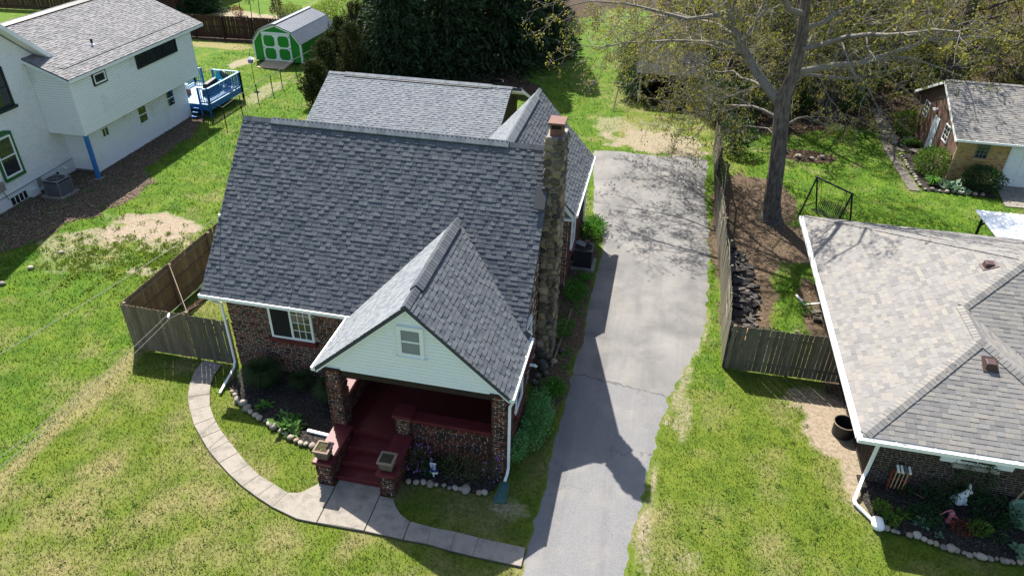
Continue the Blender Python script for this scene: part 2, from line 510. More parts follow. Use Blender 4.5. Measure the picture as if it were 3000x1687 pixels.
m_leaflit = material('fallen leaf', [(.10, .065, .035), (.17, .11, .06), (.24, .16, .09), (.075, .045, .026), (.30, .22, .14)], rnd=True, rough=.9, fine=None, bump=None)
m_woodlit = material('dark fallen leaf', [(.035, .022, .013), (.065, .042, .024), (.11, .075, .045), (.028, .018, .012), (.16, .115, .075)], rnd=True, rough=.9, fine=None, bump=None)
m_gravelchip = material('grey brown chip', [(.085, .058, .038), (.16, .115, .078), (.23, .175, .125), (.05, .034, .024), (.30, .24, .18), (.14, .085, .048)], rnd=True, rough=.9, fine=None, bump=None)
m_rivstone = material('edging stone', [(.22, .19, .15), (.32, .28, .22), (.15, .135, .115), (.38, .34, .28), (.27, .20, .135)], rnd=True, rough=.85, fine=(25, .25), bump=(30, .3, .01))
m_log = material('split firewood', [(.055, .05, .046), (.085, .075, .068), (.12, .105, .09), (.04, .036, .034)], rnd=True, rough=.92, fine=(30, .4), bump=(30, .5, .015), vec=(.3, 1, 1))
m_lognew = material('fresh split wood', [(.42, .27, .15), (.34, .20, .11)], rnd=True, rough=.9, fine=(30, .25), bump=None, vec=(.3, 1, 1))

def glass(name, tint=(.02, .025, .03), rough=.04):
    m, nt, b = _nt(name)
    b.inputs["Base Color"].default_value = (*tint, 1)
    b.inputs["Roughness"].default_value = rough
    b.inputs["Specular IOR Level"].default_value = .8
    n = _noise(nt, _pos(nt), 1.5, 2)
    _bump(nt, b, n, .05, .02)
    return m
m_glass = glass('window glass')
m_glass_g = glass('garden reflection tinted glass', (.05, .055, .035))  # olive tint paints in the reflection of the garden
# ------------------------------------------------------------------ ground
def vnoise(x, y, s, seed=0):
    x = np.asarray(x) / s; y = np.asarray(y) / s
    xi = np.floor(x).astype(np.int64); yi = np.floor(y).astype(np.int64)
    fx = x - xi; fy = y - yi; fx = fx * fx * (3 - 2 * fx); fy = fy * fy * (3 - 2 * fy)
    def h(a, b):
        v = (a * 374761393 + b * 668265263 + seed * 982451653) & 0x7fffffff
        v = ((v ^ (v >> 13)) * 1274126177) & 0x7fffffff
        return ((v ^ (v >> 16)) & 0xffff) / 65535.0
    return (h(xi, yi) * (1 - fx) + h(xi + 1, yi) * fx) * (1 - fy) + (h(xi, yi + 1) * (1 - fx) + h(xi + 1, yi + 1) * fx) * fy

def fbm(x, y, s, seed=0):
    return (vnoise(x, y, s, seed) + .5 * vnoise(x, y, s / 2, seed + 1) + .25 * vnoise(x, y, s / 4, seed + 2)) / 1.75

def sstep(a, b, v):
    t = np.clip((v - a) / (b - a), 0, 1); return t * t * (3 - 2 * t)

def ell(x, y, cx, cy, rx, ry, n=None, amp=.5):
    d = np.sqrt(((x - cx) / rx) ** 2 + ((y - cy) / ry) ** 2)
    if n is not None: d = d + (n - .5) * amp
    return 1 - sstep(.75, 1.15, d)

def masks(x, y):
    n1 = fbm(x, y, 1.6, 11); n2 = fbm(x, y, 4.0, 21); n3 = fbm(x, y, .7, 31); n4 = fbm(x, y, .9, 37)
    gx = np.interp(y, [10, 18, 21, 24, 27, 31, 36, 38.4, 38.6], [-28, -27, -26.0, -25.0, -24.6, -25.8, -26.8, -27, -60])
    lush = np.where(x < -16.75 + (n1 - .5) * .9, 1.0, 0.0)
    lush = np.maximum(lush, sstep(26, 29, y) * (x > 5.2) * 1.15)
    lush = np.maximum(lush, sstep(30, 36, y) * (x < -2.2) * .9)
    lush = np.maximum(lush, ell(x, y, 6.6, 26.5, 1.6, 3.5, n1))
    lush = np.maximum(lush, ell(x, y, 6.4, 24, 1.0, 2.0, n1))
    lush = np.maximum(lush, (x > -3) * (x < 3.5) * (y > 19) * (y < 40) * .8)
    dry = .19 + (n2 - .5) * .35 + (n4 - .5) * .7 + (n3 - .5) * .8
    dry = dry + .16 * ell(x, y, -12, 9, 6, 2.5) + .12 * ell(x, y, 2.0, 12.6, 1.6, 1.5) + .1 * ell(x, y, -9.2, 13, 1.3, .9)
    dry = np.clip(np.where(lush > 0, dry - .13 * lush, dry), 0, 1)
    dry = np.maximum(dry, .62 * ell(x, y, -16.6, 13.5, .5, 4, n1, 1.2))
    lane = -1.6 - .12 * (y - 42)
    dry = np.maximum(dry, .45 * np.exp(-((x - lane) / 1.3) ** 2) * (y > 42) * sstep(.3, .6, n1))      # worn track behind
    dry = np.maximum(dry, .7 * ell(x, y, -35, 53, 3, 1.0, n1, .9))
    bare = np.zeros_like(x)
    for cx, cy, rx, ry, a in ((-21.6, 24.4, 2.4, 1.4, 1), (-23.3, 23.4, 1.6, 1.0, .7), (-20.4, 23.3, 1.2, .8, .6), (-22.8, 21.6, 2.4, 1.5, .42), (-24.3, 22.4, 1.5, 1.2, .6), (-19.7, 21.3, .9, .5, .7),
                              (6.75, 18.0, 1.0, 1.7, 1), (5.9, 19.3, .9, .7, .75), (6.9, 16.2, .55, 1.5, .9), (2.1, 12.2, .7, .5, .45), (1.25, 12.6, .25, 2.6, .5),
                              (-.3, 40.9, 2.9, 1.9, .8), (1.6, 40.8, 1.5, 2.0, .75), (-2.2, 43.3, 1.5, 1.6, .62), (.3, 43, 1.6, 1.3, .5), (2.0, 18.9, .35, 2.2, .6),
                              (-35.5, 62.5, 4.5, 1.6, .9), (-40, 63.5, 3, 1.5, .8), (-31.2, 49.2, .8, 1.6, .8), (-26.2, 43, .8, 2.5, .6), (-2.6, 12.85, .5, .35, .6)):
        bare = np.maximum(bare, a * ell(x, y, cx, cy, rx, ry, n3 * .6 + n1 * .4, 1.7))
    ex = np.interp(y, [6, 11.46, 12.95, 14.86, 16.71, 18.45, 20.63, 22.8, 26.61], [.35, .8, .93, 1.2, 1.41, 1.66, 2.36, 2.79, 3.0])
    bare = np.maximum(bare, .75 * np.exp(-((x - ex - .06) / .12) ** 2) * (y < 24) * sstep(.3, .55, n3))
    dirt = np.zeros_like(x)
    for cx, cy, rx, ry, a in ((4.6, 31, 1.5, 6.5, 1), (4.4, 25, .9, 4.5, .8), (6.3, 30.2, 1.7, 2.0, .9), (6.95, 23.5, .5, 4.0, .8), (5.6, 34.5, 2.0, 3.0, .8), (5.3, 22.0, .9, .8, .5), (-2.4, 23, .85, 7, .8), (-2.45, 18.6, .8, 1.5, .8), (3.4, 30, .25, 10, .5)):
        dirt = np.maximum(dirt, a * ell(x, y, cx, cy, rx, ry, n1, .7))
    litter = np.zeros_like(x)
    for cx, cy, rx, ry, a in ((-15, 60, 6.5, 13, .95), (-13, 48.5, 5, 2.6, .8), (16, 62, 15, 17, 1), (6, 51, 6.5, 7.5, 1), (30, 58, 16, 19, 1), (14, 82, 18, 18, 1), (-13, 82, 9, 16, .9), (40, 80, 25, 25, 1), (15, 44.8, .9, 5, .9), (8.6, 41.2, 2.0, 1.2, .8), (-34, 54.8, 6, .9, .7), (-23.5, 52.5, 2.2, 4, .6)):
        litter = np.maximum(litter, a * ell(x, y, cx, cy, rx, ry, n2, .8))
    gravel = sstep(.25, -.25, x - gx + (n1 - .5) * 2.2) * (y < 38.5) * (y > 14)
    lush = np.where(gravel > .5, 0, lush)
    lush = lush * np.where(x < -16, .62 + .75 * sstep(.35, .65, fbm(x, y, 2.2, 61)), 1)
    return dict(lush=lush, dry=dry, bare=bare, dirt=dirt, litter=litter, gravel=gravel)

def axis(fine0, fine1, step, lo, hi):
    mid = np.arange(fine0, fine1 + 1e-6, step)
    a = [fine0]; s = step
    while a[-1] > lo: s *= 1.35; a.append(a[-1] - s)
    b = [fine1]; s = step
    while b[-1] < hi: s *= 1.35; b.append(b[-1] + s)
    return np.concatenate([np.array(a[1:][::-1]), mid, np.array(b[1:])])

gxs = axis(-42, 26, .25, -600, 600); gys = axis(6, 68, .25, -300, 900)
GX, GY = np.meshgrid(gxs, gys)
GZ = (fbm(GX, GY, 3.0, 77) - .5) * .03
inner = ((GX > -45) & (GX < 30) & (GY < 80)).astype(float)
GZ = GZ * inner - .02
nx, ny = len(gxs), len(gys)
idx = np.arange(nx * ny).reshape(ny, nx)
gF = np.stack([idx[:-1, :-1], idx[:-1, 1:], idx[1:, 1:], idx[1:, :-1]], -1).reshape(-1, 4)

def ground_material():
    m, nt, b = _nt('lawn and earth')
    pos = _pos(nt)
    def attr(n):
        a = nt.nodes.new("ShaderNodeAttribute"); a.attribute_name = n; return a.outputs["Fac"]
    nA = _noise(nt, pos, 1.3, 6, .68); nB = _noise(nt, pos, 9, 5, .7); nC = _noise(nt, pos, 45, 3, .7)
    def thr(a, lo, hi, n, amp):
        v = _math(nt, 'ADD', a, _math(nt, 'MULTIPLY', _math(nt, 'SUBTRACT', n, .5), amp))
        k = nt.nodes.new("ShaderNodeMapRange"); k.interpolation_type = 'SMOOTHSTEP'
        k.inputs[1].default_value = lo; k.inputs[2].default_value = hi
        nt.links.new(v, k.inputs[0]); return k.outputs[0]
    g1 = _ramp(nt, nA, [(.3, (.06, .102, .011)), (.5, (.095, .138, .014)), (.7, (.135, .165, .022))])
    g2 = _ramp(nt, nA, [(.3, (.032, .09, .007)), (.5, (.07, .138, .010)), (.72, (.125, .18, .015))])
    g = _mix(nt, attr('lush'), g1, g2)
    straw = _ramp(nt, nB, [(.3, (.155, .135, .055)), (.55, (.235, .20, .09)), (.75, (.31, .265, .14))])
    g = _mix(nt, thr(attr('dry'), .05, .85, nB, .6), g, straw)
    dirtc = _ramp(nt, nB, [(.3, (.06, .042, .028)), (.55, (.115, .082, .053)), (.75, (.18, .135, .09))])
    g = _mix(nt, thr(attr('dirt'), .35, .6, nB, .7), g, dirtc)
    lit = _ramp(nt, nC, [(.3, (.022, .015, .009)), (.5, (.055, .036, .021)), (.7, (.11, .075, .046))])
    g = _mix(nt, thr(attr('litter'), .3, .6, nB, .7), g, lit)
    sand = _ramp(nt, nB, [(.3, (.185, .145, .10)), (.5, (.28, .225, .165)), (.72, (.36, .30, .235))])
    g = _mix(nt, thr(attr('bare'), .2, 1.0, nB, 1.1), g, sand)
    grav = _ramp(nt, nC, [(.3, (.045, .032, .022)), (.5, (.115, .084, .058)), (.7, (.20, .155, .112))])
    g = _mix(nt, thr(attr('gravel'), .35, .6, nB, .6), g, grav)
    k = nt.nodes.new("ShaderNodeMapRange"); k.inputs[1].default_value = .25; k.inputs[2].default_value = .75; k.inputs[3].default_value = .62; k.inputs[4].default_value = 1.35
    nt.links.new(nC, k.inputs[0])
    cb = nt.nodes.new("ShaderNodeCombineColor")
    for i in range(3): nt.links.new(k.outputs[0], cb.inputs[i])
    g = _mix(nt, 1.0, g, cb.outputs[0], 'MULTIPLY')
    nt.links.new(g, b.inputs["Base Color"])
    b.inputs["Roughness"].default_value = .95; b.inputs["Specular IOR Level"].default_value = .15
    _bump(nt, b, nC, .8, .04)
    return m

me = fast_mesh('ground', np.stack([GX.ravel(), GY.ravel(), GZ.ravel()], 1), gF, ground_material(), smooth=True)
for k, v in masks(GX.ravel(), GY.ravel()).items():
    a = me.attributes.new(k, 'FLOAT', 'POINT'); a.data.foreach_set('value', v.astype(np.float32))
tag(mesh_obj('ground', me), kind='structure')

# driveway ------------------------------------------------------------
DL = [(-1.82, 6.0), (-1.82, 10.86), (-1.88, 11.92), (-1.81, 13.56), (-1.78, 15.78), (-1.75, 18.03), (-1.73, 20.22), (-1.77, 23.31), (-1.79, 25.41), (-1.7, 27.12), (-1.8, 28.55), (-2.53, 31.2), (-3.1, 35.37), (-3.35, 38.8)]
DR = [(.35, 6.0), (0.8, 11.46), (0.93, 12.95), (1.2, 14.86), (1.41, 16.71), (1.66, 18.45), (2.36, 20.63), (2.79, 22.8), (3.0, 26.61), (3.09, 31.36), (3.12, 39.1)]
def dense(L, n):
    y = np.linspace(L[0][1], L[-1][1], n); return y, np.interp(y, [p[1] for p in L], [p[0] for p in L])
yl, xl = dense(DL, 300); yr, xr = dense(DR, 300)
xl = xl + (fbm(yl * 3, yl * 0, .9, 5) - .5) * .16; xr = xr + (fbm(yr * 3, yr * 0 + 9, .9, 6) - .5) * .30
T = np.linspace(0, 1, 9)
V = np.stack([np.stack([xl + (xr - xl) * t, yl + (yr - yl) * t, np.full_like(yl, .018)], 1) for t in T], 1)
V[:, 0, 2] = -.03; V[:, -1, 2] = -.03
V[:, 1:-1, 2] += .006
V[-1, :, 1] += (fbm(V[-1, :, 0], V[-1, :, 0] * 0, .5, 9) - .5) * .5
ii = np.arange(300 * 9).reshape(300, 9)
dF = np.stack([ii[:-1, :-1], ii[:-1, 1:], ii[1:, 1:], ii[1:, :-1]], -1).reshape(-1, 4)

def asphalt_material():
    m, nt, b = _nt('worn asphalt')
    pos = _pos(nt)
    big = _noise(nt, pos, .55, 5, .6, .4); mid = _noise(nt, pos, 3.5, 5, .65); fin = _noise(nt, pos, 48, 4, .85)
    sx = nt.nodes.new("ShaderNodeSeparateXYZ"); nt.links.new(pos, sx.inputs[0])
    front = _ramp(nt, fin, [(.28, (.088, .088, .091)), (.5, (.158, .157, .158)), (.72, (.262, .258, .252))])
    rear = _ramp(nt, big, [(.3, (.115, .113, .111)), (.5, (.165, .16, .154)), (.7, (.21, .201, .189))])
    # seam between the two pours
    sy = _math(nt, 'ADD', sx.outputs[1], _math(nt, 'MULTIPLY', _math(nt, 'SUBTRACT', mid, .5), .5))
    k = nt.nodes.new("ShaderNodeMapRange"); k.inputs[1].default_value = 18.62; k.inputs[2].default_value = 18.7
    nt.links.new(_math(nt, 'ADD', sy, _math(nt, 'MULTIPLY', sx.outputs[0], .14)), k.inputs[0])
    c = _mix(nt, k.outputs[0], front, rear)
    kd = nt.nodes.new("ShaderNodeMapRange"); kd.inputs[1].default_value = .05; kd.inputs[2].default_value = .012; kd.inputs[4].default_value = .6
    nt.links.new(_math(nt, 'ABSOLUTE', _math(nt, 'SUBTRACT', _math(nt, 'ADD', sy, _math(nt, 'MULTIPLY', sx.outputs[0], .14)), 18.66)), kd.inputs[0])
    c = _mix(nt, kd.outputs[0], c, (.045, .044, .044))
    # tyre darkened streaks along the drive
    st = _noise(nt, pos, 1.0, 5, .6, 0, (1.6, .12, 1))
    k2 = nt.nodes.new("ShaderNodeMapRange"); k2.inputs[1].default_value = .48; k2.inputs[2].default_value = .72; k2.inputs[4].default_value = .45
    nt.links.new(st, k2.inputs[0])
    c = _mix(nt, k2.outputs[0], c, (.085, .083, .082))
    # tan dust
    k3 = nt.nodes.new("ShaderNodeMapRange"); k3.inputs[1].default_value = .5; k3.inputs[2].default_value = .75; k3.inputs[4].default_value = .5
    nt.links.new(_noise(nt, pos, .9, 6, .65, .2), k3.inputs[0])
    c = _mix(nt, k3.outputs[0], c, (.255, .235, .205))
    # hairline cracks
    vo = nt.nodes.new("ShaderNodeTexVoronoi"); vo.feature = 'DISTANCE_TO_EDGE'; vo.inputs["Scale"].default_value = .42
    wp = nt.nodes.new("ShaderNodeVectorMath"); wp.operation = 'ADD'
    nz = nt.nodes.new("ShaderNodeTexNoise"); nz.inputs["Scale"].default_value = 2.2; nz.inputs["Detail"].default_value = 5
    nt.links.new(pos, nz.inputs["Vector"]); nt.links.new(pos, wp.inputs[0]); nt.links.new(nz.outputs["Color"], wp.inputs[1])
    nt.links.new(wp.outputs[0], vo.inputs["Vector"])
    k4 = nt.nodes.new("ShaderNodeMapRange"); k4.inputs[1].default_value = .003; k4.inputs[2].default_value = .009; k4.inputs[3].default_value = .5; k4.inputs[4].default_value = 0
    nt.links.new(vo.outputs["Distance"], k4.inputs[0])
    gate = nt.nodes.new("ShaderNodeMapRange"); gate.inputs[1].default_value = .54; gate.inputs[2].default_value = .66
    nt.links.new(_noise(nt, pos, .5, 2), gate.inputs[0])
    c = _mix(nt, _math(nt, 'MULTIPLY', k4.outputs[0], gate.outputs[0]), c, (.03, .03, .03))
    k5 = nt.nodes.new("ShaderNodeMapRange"); k5.inputs[1].default_value = .25; k5.inputs[2].default_value = .75; k5.inputs[3].default_value = .8; k5.inputs[4].default_value = 1.2
    nt.links.new(fin, k5.inputs[0])
    cb = nt.nodes.new("ShaderNodeCombineColor")
    for i in range(3): nt.links.new(k5.outputs[0], cb.inputs[i])
    c = _mix(nt, 1.0, c, cb.outputs[0], 'MULTIPLY')
    nt.links.new(c, b.inputs["Base Color"])
    b.inputs["Roughness"].default_value = .9; b.inputs["Specular IOR Level"].default_value = .25
    _bump(nt, b, fin, .5, .012)
    return m
drive = tag(mesh_obj('driveway', fast_mesh('driveway', V.reshape(-1, 3), dF, asphalt_material(), True)), kind='structure')
DRIVE_POLY = list(zip(xl, yl)) + list(zip(xr, yr))[::-1]

# concrete walk: every slab its own piece ------------------------------------------------
WO = [(-14.09, 16.6), (-14.06, 16.03), (-13.84, 15.4), (-13.53, 14.79), (-13.09, 14.24), (-12.62, 13.72), (-12.1, 13.28), (-11.56, 12.84), (-11.04, 12.5), (-10.49, 12.16), (-9.94, 11.87), (-9.39, 11.63), (-8.79, 11.4)]
WI = [(-13.36, 16.55), (-13.32, 16.03), (-13.18, 15.56), (-12.92, 15.09), (-12.62, 14.6), (-12.2, 14.15), (-11.72, 13.72), (-11.21, 13.35), (-10.72, 13.0), (-10.2, 12.64), (-9.69, 12.35), (-9.13, 12.15), (-8.62, 11.95)]
WLO = [(-5.0, 11.21), (-4.36, 11.22), (-3.73, 11.16), (-3.13, 11.13), (-1.86, 11.11)]
WHI = [(-5.02, 11.8), (-4.42, 11.75), (-3.73, 11.75), (-3.11, 11.71), (-1.86, 11.68)]
walk = bpy.data.objects.new('walkway', None); link(walk); walk.location = (-8, 12, 0); ORG[walk.name] = Vector((-8, 12, 0)); tag(walk, kind='structure')
slabs = [[WO[i], WO[i + 1], WI[i + 1], WI[i]] for i in range(len(WO) - 1)]
slabs += [[(-8.79, 11.4), (-7.98, 11.19), (-7.42, 11.19), (-7.45, 12.45), (-7.92, 12.46), (-8.29, 12.03), (-8.62, 11.95)],
          [(-7.40, 11.19), (-6.66, 11.23), (-6.1, 11.23), (-6.13, 12.72), (-7.43, 12.72)],
          [(-6.08, 11.23), (-5.02, 11.21), (-5.03, 11.8), (-5.35, 11.97), (-5.57, 12.19), (-5.72, 12.42), (-6.11, 12.42)]]
slabs += [[WLO[i], WLO[i + 1], WHI[i + 1], WHI[i]] for i in range(4)]
for s in slabs:
    c = np.mean(s, 0); P = [tuple(c + (np.array(p) - c) * (1 - .005 / max(.2, np.linalg.norm(np.array(p) - c)))) for p in s]
    if sum(P[i][0] * P[(i + 1) % len(P)][1] - P[(i + 1) % len(P)][0] * P[i][1] for i in range(len(P))) < 0: P = P[::-1]
    bevel(MB().prism(P, -.05, .046 + random.uniform(-.004, .006)).build('slab', m_concrete, walk), .008)
mb = MB(); mb.prism([WO[0]] + WO[1:] + WI[::-1], -.05, .037); mb.prism(slabs[12], -.05, .036); mb.prism([slabs[13][0], slabs[13][2], slabs[13][3], slabs[13][4]], -.05, .0365); mb.prism(slabs[14], -.05, .036); mb.prism(WLO + WHI[::-1], -.05, .037)
mb.build('joint_bed', material('dirty joint', [(.11, .095, .075)], fine=(40, .3)), walk)
WALK_POLY = [WO + WI[::-1]] + slabs[12:]

# beds ----------------------------------------------------------------
ROCK1 = [(-12.28, 15.33), (-12.1, 15.21), (-11.9, 15.02), (-11.65, 14.92), (-11.39, 14.73), (-11.22, 14.61), (-10.99, 14.51), (-10.81, 14.43), (-10.56, 14.36), (-10.39, 14.29), (-10.18, 14.19), (-9.9, 14.08), (-9.71, 14.0), (-9.49, 13.88), (-9.28, 13.81), (-9.1, 13.74), (-8.94, 13.74), (-8.72, 13.71)]
ROCK2 = [(-5.51, 13.06), (-5.29, 13.09), (-5.09, 13.14), (-4.88, 13.11), (-4.71, 13.14), (-4.49, 13.16), (-4.32, 13.11), (-4.15, 13.14), (-3.99, 13.15), (-3.85, 13.15), (-3.47, 13.13), (-3.33, 13.18)]
ROCK3 = [(7.43, 14.44), (7.59, 14.39), (7.69, 14.37), (7.98, 14.34), (8.16, 14.38), (8.32, 14.3), (8.46, 14.23), (8.6, 14.21), (8.76, 14.13), (8.93, 14.14), (9.07, 14.11), (9.24, 14.08), (9.34, 14.02), (9.5, 14.09), (9.63, 14.03), (9.74, 14.05), (9.85, 14.04), (10.01, 14.07), (10.14, 14.04), (10.24, 14.05), (10.37, 14.06), (10.56, 14.09), (10.75, 14.12), (10.93, 14.1)]
BED1 = ROCK1 + [(-8.1, 13.75), (-8.1, 16.7), (-12.6, 16.7), (-12.6, 15.6)]
BED2 = [(-5.66, 13.1)] + ROCK2 + [(-3.1, 13.4), (-3.0, 14.0), (-5.66, 14.0)]
BED3 = [(7.0, 15.4), (7.2, 14.55)] + ROCK3 + [(12.5, 14.3), (12.5, 16.3), (7.0, 16.3)]
def pip(x, y, poly):
    poly = np.asarray(poly); n = len(poly); r = np.zeros(len(x), bool)
    for i in range(n):
        x0, y0 = poly[i]; x1, y1 = poly[(i + 1) % n]
        c = ((y0 > y) != (y1 > y)) & (x < (x1 - x0) * (y - y0) / (y1 - y0 + 1e-12) + x0); r ^= c
    return r
def bed(name, poly, z=.04):
    tag(MB().prism(poly, -.05, z).build(name, m_mulch), kind='structure')
bed('flower_bed', BED1); bed('flower_bed', BED2, .042); bed('flower_bed', BED3)

def scatter_flakes(name, pts, size, mat, z=.03, tilt=.5):
    n = len(pts)
    a = rng.uniform(0, 2 * np.pi, n); s = size * rng.uniform(.5, 1.4, n)
    ux = np.stack([np.cos(a), np.sin(a), rng.uniform(-tilt, tilt, n)], 1); uy = np.stack([-np.sin(a), np.cos(a), rng.uniform(-tilt, tilt, n)], 1)
    asp = rng.uniform(.3, .8, n)
    c = np.stack([pts[:, 0], pts[:, 1], z + rng.uniform(0, size * .5, n)], 1)
    V = np.stack([c - ux * s[:, None] / 2, c - uy * (s * asp)[:, None] / 2, c + ux * s[:, None] / 2, c + uy * (s * asp)[:, None] / 2], 1).reshape(-1, 3)
    return tag(mesh_obj(name, fast_mesh(name, V, np.arange(4 * n).reshape(-1, 4), mat)), kind='stuff')
def rand_in(x0, x1, y0, y1, n):
    return np.stack([rng.uniform(x0, x1, n), rng.uniform(y0, y1, n)], 1)
P = np.concatenate([rand_in(-12.7, -8.1, 13.6, 16.6, 9000), rand_in(-5.7, -3, 13, 14, 2500), rand_in(7, 12.4, 14, 16.2, 14000)])
P = P[pip(P[:, 0], P[:, 1], BED1) | pip(P[:, 0], P[:, 1], BED2) | pip(P[:, 0], P[:, 1], BED3)]
tag(scatter_flakes('mulch_chips', P, .05, m_chip, .042), 'dark wood mulch chips covering the flower beds', 'mulch')
P = rand_in(-30, -23.6, 18, 38.5, 70000); mk = masks(P[:, 0], P[:, 1])
P = P[(mk['gravel'] > rng.uniform(.2, 1, len(P))) & (P[:, 0] > -29.3)]
tag(scatter_flakes('gravel', P, .075, m_gravelchip, .0), 'brown chips and dead leaves strewn along the white house', 'gravel')
P = np.concatenate([rand_in(-22, -7, 45, 72, 16000), rand_in(3.6, 32, 38, 74, 40000)]); mk = masks(P[:, 0], P[:, 1])
P = P[mk['litter'] + mk['dirt'] > rng.uniform(.3, 1, len(P))]
tag(scatter_flakes('leaf_litter', P, .17, m_woodlit, .0), 'brown fallen leaves on the woodland floor', 'leaf litter')

P = np.concatenate([rand_in(-3, -1.8, 17.5, 29, 2500), rand_in(3.5, 7, 21, 36, 3500)]); mk = masks(P[:, 0], P[:, 1])
P = P[mk['dirt'] > rng.uniform(.3, 1, len(P))]
tag(scatter_flakes('leaf_litter', P, .065, m_leaflit, .0), 'scattered dead leaves on the bare earth along the house and fence', 'leaf litter')

# lawn blades ----------------------------------------------------------
def lawn():
    N = 1100000
    x = rng.uniform(-34, 19, N); y = rng.uniform(7.5, 58, N)
    d2 = x * x + y * y + 240
    keep = rng.uniform(0, 1, N) < np.minimum(1, (420 / d2) ** 1.15)
    # inside the picture only
    v = np.stack([x, y, np.full(N, -15.7)], 1); rt = np.array(_rt2); up = np.array(_up2); fw = np.array(_fw)
    zc = v @ fw; px = F_PX * (v @ rt) / zc; py = F_PX * (v @ up) / zc
    keep &= (abs(px) < 1700) & (abs(py) < 1000)
    x, y = x[keep], y[keep]
    bad = pip(x, y, DRIVE_POLY)
    for w in WALK_POLY: bad |= pip(x, y, w)
    for w in (BED1, BED2, BED3): bad |= pip(x, y, w)
    for x0, x1, y0, y1 in ((-12.8, -2.9, 16.6, 29.5), (-8.1, -2.85, 13.9, 17), (-17.4, -7, 31, 39), (7.1, 20, 16, 27), (-45, -29.2, 18, 29.3), (-45, -27.8, 29, 38), (-30.4, -26.4, 49.6, 55.6), (15.5, 30, 39.4, 47.3), (-8, -5.6, 12.4, 14)):
        bad |= (x > x0) & (x < x1) & (y > y0) & (y < y1)
    x, y = x[~bad], y[~bad]
    mk = masks(x, y); n = len(x)
    sparse = np.maximum.reduce([mk['bare'], mk['dirt'], mk['litter'] * 1.1, mk['gravel'] * 1.15])
    k = rng.uniform(0, 1, n) > sstep(.15, .8, sparse + (fbm(x, y, .4, 71) - .5) * .8)
    x, y = x[k], y[k]; mk = {a: b[k] for a, b in mk.items()}; n = len(x)
    dist = np.sqrt(x * x + y * y + 246); s = dist / 19.0
    tuft = fbm(x, y, .45, 41); pn = fbm(x, y, .9, 51)
    h = (.02 + .035 * tuft + .02 * mk['lush']) * (.7 + .6 * rng.uniform(0, 1, n)) * (.75 + .25 * s)
    w = .0115 * (.55 + .45 * s) * rng.uniform(.7, 1.3, n)
    a = rng.uniform(0, 2 * np.pi, n); lean = rng.uniform(.6, 1.7, n) * h; b = rng.uniform(0, 2 * np.pi, n)
    bx, by = np.cos(a) * w, np.sin(a) * w
    V = np.empty((n, 3, 3), np.float32)
    V[:, 0] = np.stack([x - bx, y - by, np.full(n, -.015)], 1); V[:, 1] = np.stack([x + bx, y + by, np.full(n, -.015)], 1)
    V[:, 2] = np.stack([x + np.cos(b) * lean, y + np.sin(b) * lean, h], 1)
    r = rng.uniform(0, 1, n)[:, None]
    lush = mk['lush'][:, None]
    ca = np.array([.07, .118, .012]) * (1 - pn[:, None]) * 1.25 + np.array([.14, .18, .02]) * pn[:, None]
    cb = np.array([.038, .10, .008]) * (1 - pn[:, None]) * 1.2 + np.array([.13, .19, .014]) * pn[:, None]
    dk = sstep(.5, .68, fbm(x, y, 1.1, 91))[:, None]; cb = cb * (1 - .34 * dk)
    c = ca * (1 - lush) + cb * lush
    dryp = np.clip(mk['dry'] * 1.35 - .16 + (pn - .5) * .3 + (tuft - .5) * .35, .03, .9)
    isdry = (rng.uniform(0, 1, n) < dryp)[:, None]
    c = np.where(isdry, np.array([.27, .235, .11]) * (.75 + .5 * r), c * (.8 + .4 * r))
    me = fast_mesh('grass', V.reshape(-1, 3), np.arange(3 * n).reshape(-1, 3))
    at = me.color_attributes.new('blade', 'FLOAT_COLOR', 'POINT')
    at.data.foreach_set('color', np.repeat(np.concatenate([c, np.ones((n, 1))], 1), 3, 0).astype(np.float32).ravel())
    m, nt, bs = _nt('grass blade')
    an = nt.nodes.new("ShaderNodeAttribute"); an.attribute_name = 'blade'
    nt.links.new(an.outputs["Color"], bs.inputs["Base Color"]); bs.inputs["Roughness"].default_value = .8; bs.inputs["Specular IOR Level"].default_value = .2
    t = nt.nodes.new("ShaderNodeBsdfTranslucent"); nt.links.new(an.outputs["Color"], t.inputs[0])
    mx = nt.nodes.new("ShaderNodeMixShader"); mx.inputs[0].default_value = .5
    nt.links.new(bs.outputs[0], mx.inputs[1]); nt.links.new(t.outputs[0], mx.inputs[2]); nt.links.new(mx.outputs[0], nt.nodes["Material Output"].inputs[0])
    me.materials.append(m)
    tag(mesh_obj('grass', me), 'patchy green and straw coloured lawn grass', 'grass', kind='stuff')
lawn()
# ------------------------------------------------------------------ shared building parts
def siding(parent, O, U, N, z0, z1, pitch, mat, span, name='siding_board', lip=.014):
    """lapped boards; span(z) -> (u0, u1)"""
    O, U, N = Vector(O), Vector(U).normalized(), Vector(N).normalized()
    z = z0
    while z < z1 - .01:
        t = min(z + pitch - .014, z1)  # open joint where the dark backing draws a shadow line
        a0, b0 = span(z); a1, b1 = span(t)
        if b0 - a0 > .03:
            if b1 < a1: a1 = b1 = (a1 + b1) / 2
            q = lambda u, zz, n: tuple(O + U * u + N * n + Vector((0, 0, zz)))
            P = [q(a0, z, lip), q(b0, z, lip), q(b0, z, -.02), q(a0, z, -.02), q(a1, t, .004), q(b1, t, .004), q(b1, t, -.02), q(a1, t, -.02)]
            MB().hexa(P).build(name, mat, parent)
        z = t + .014

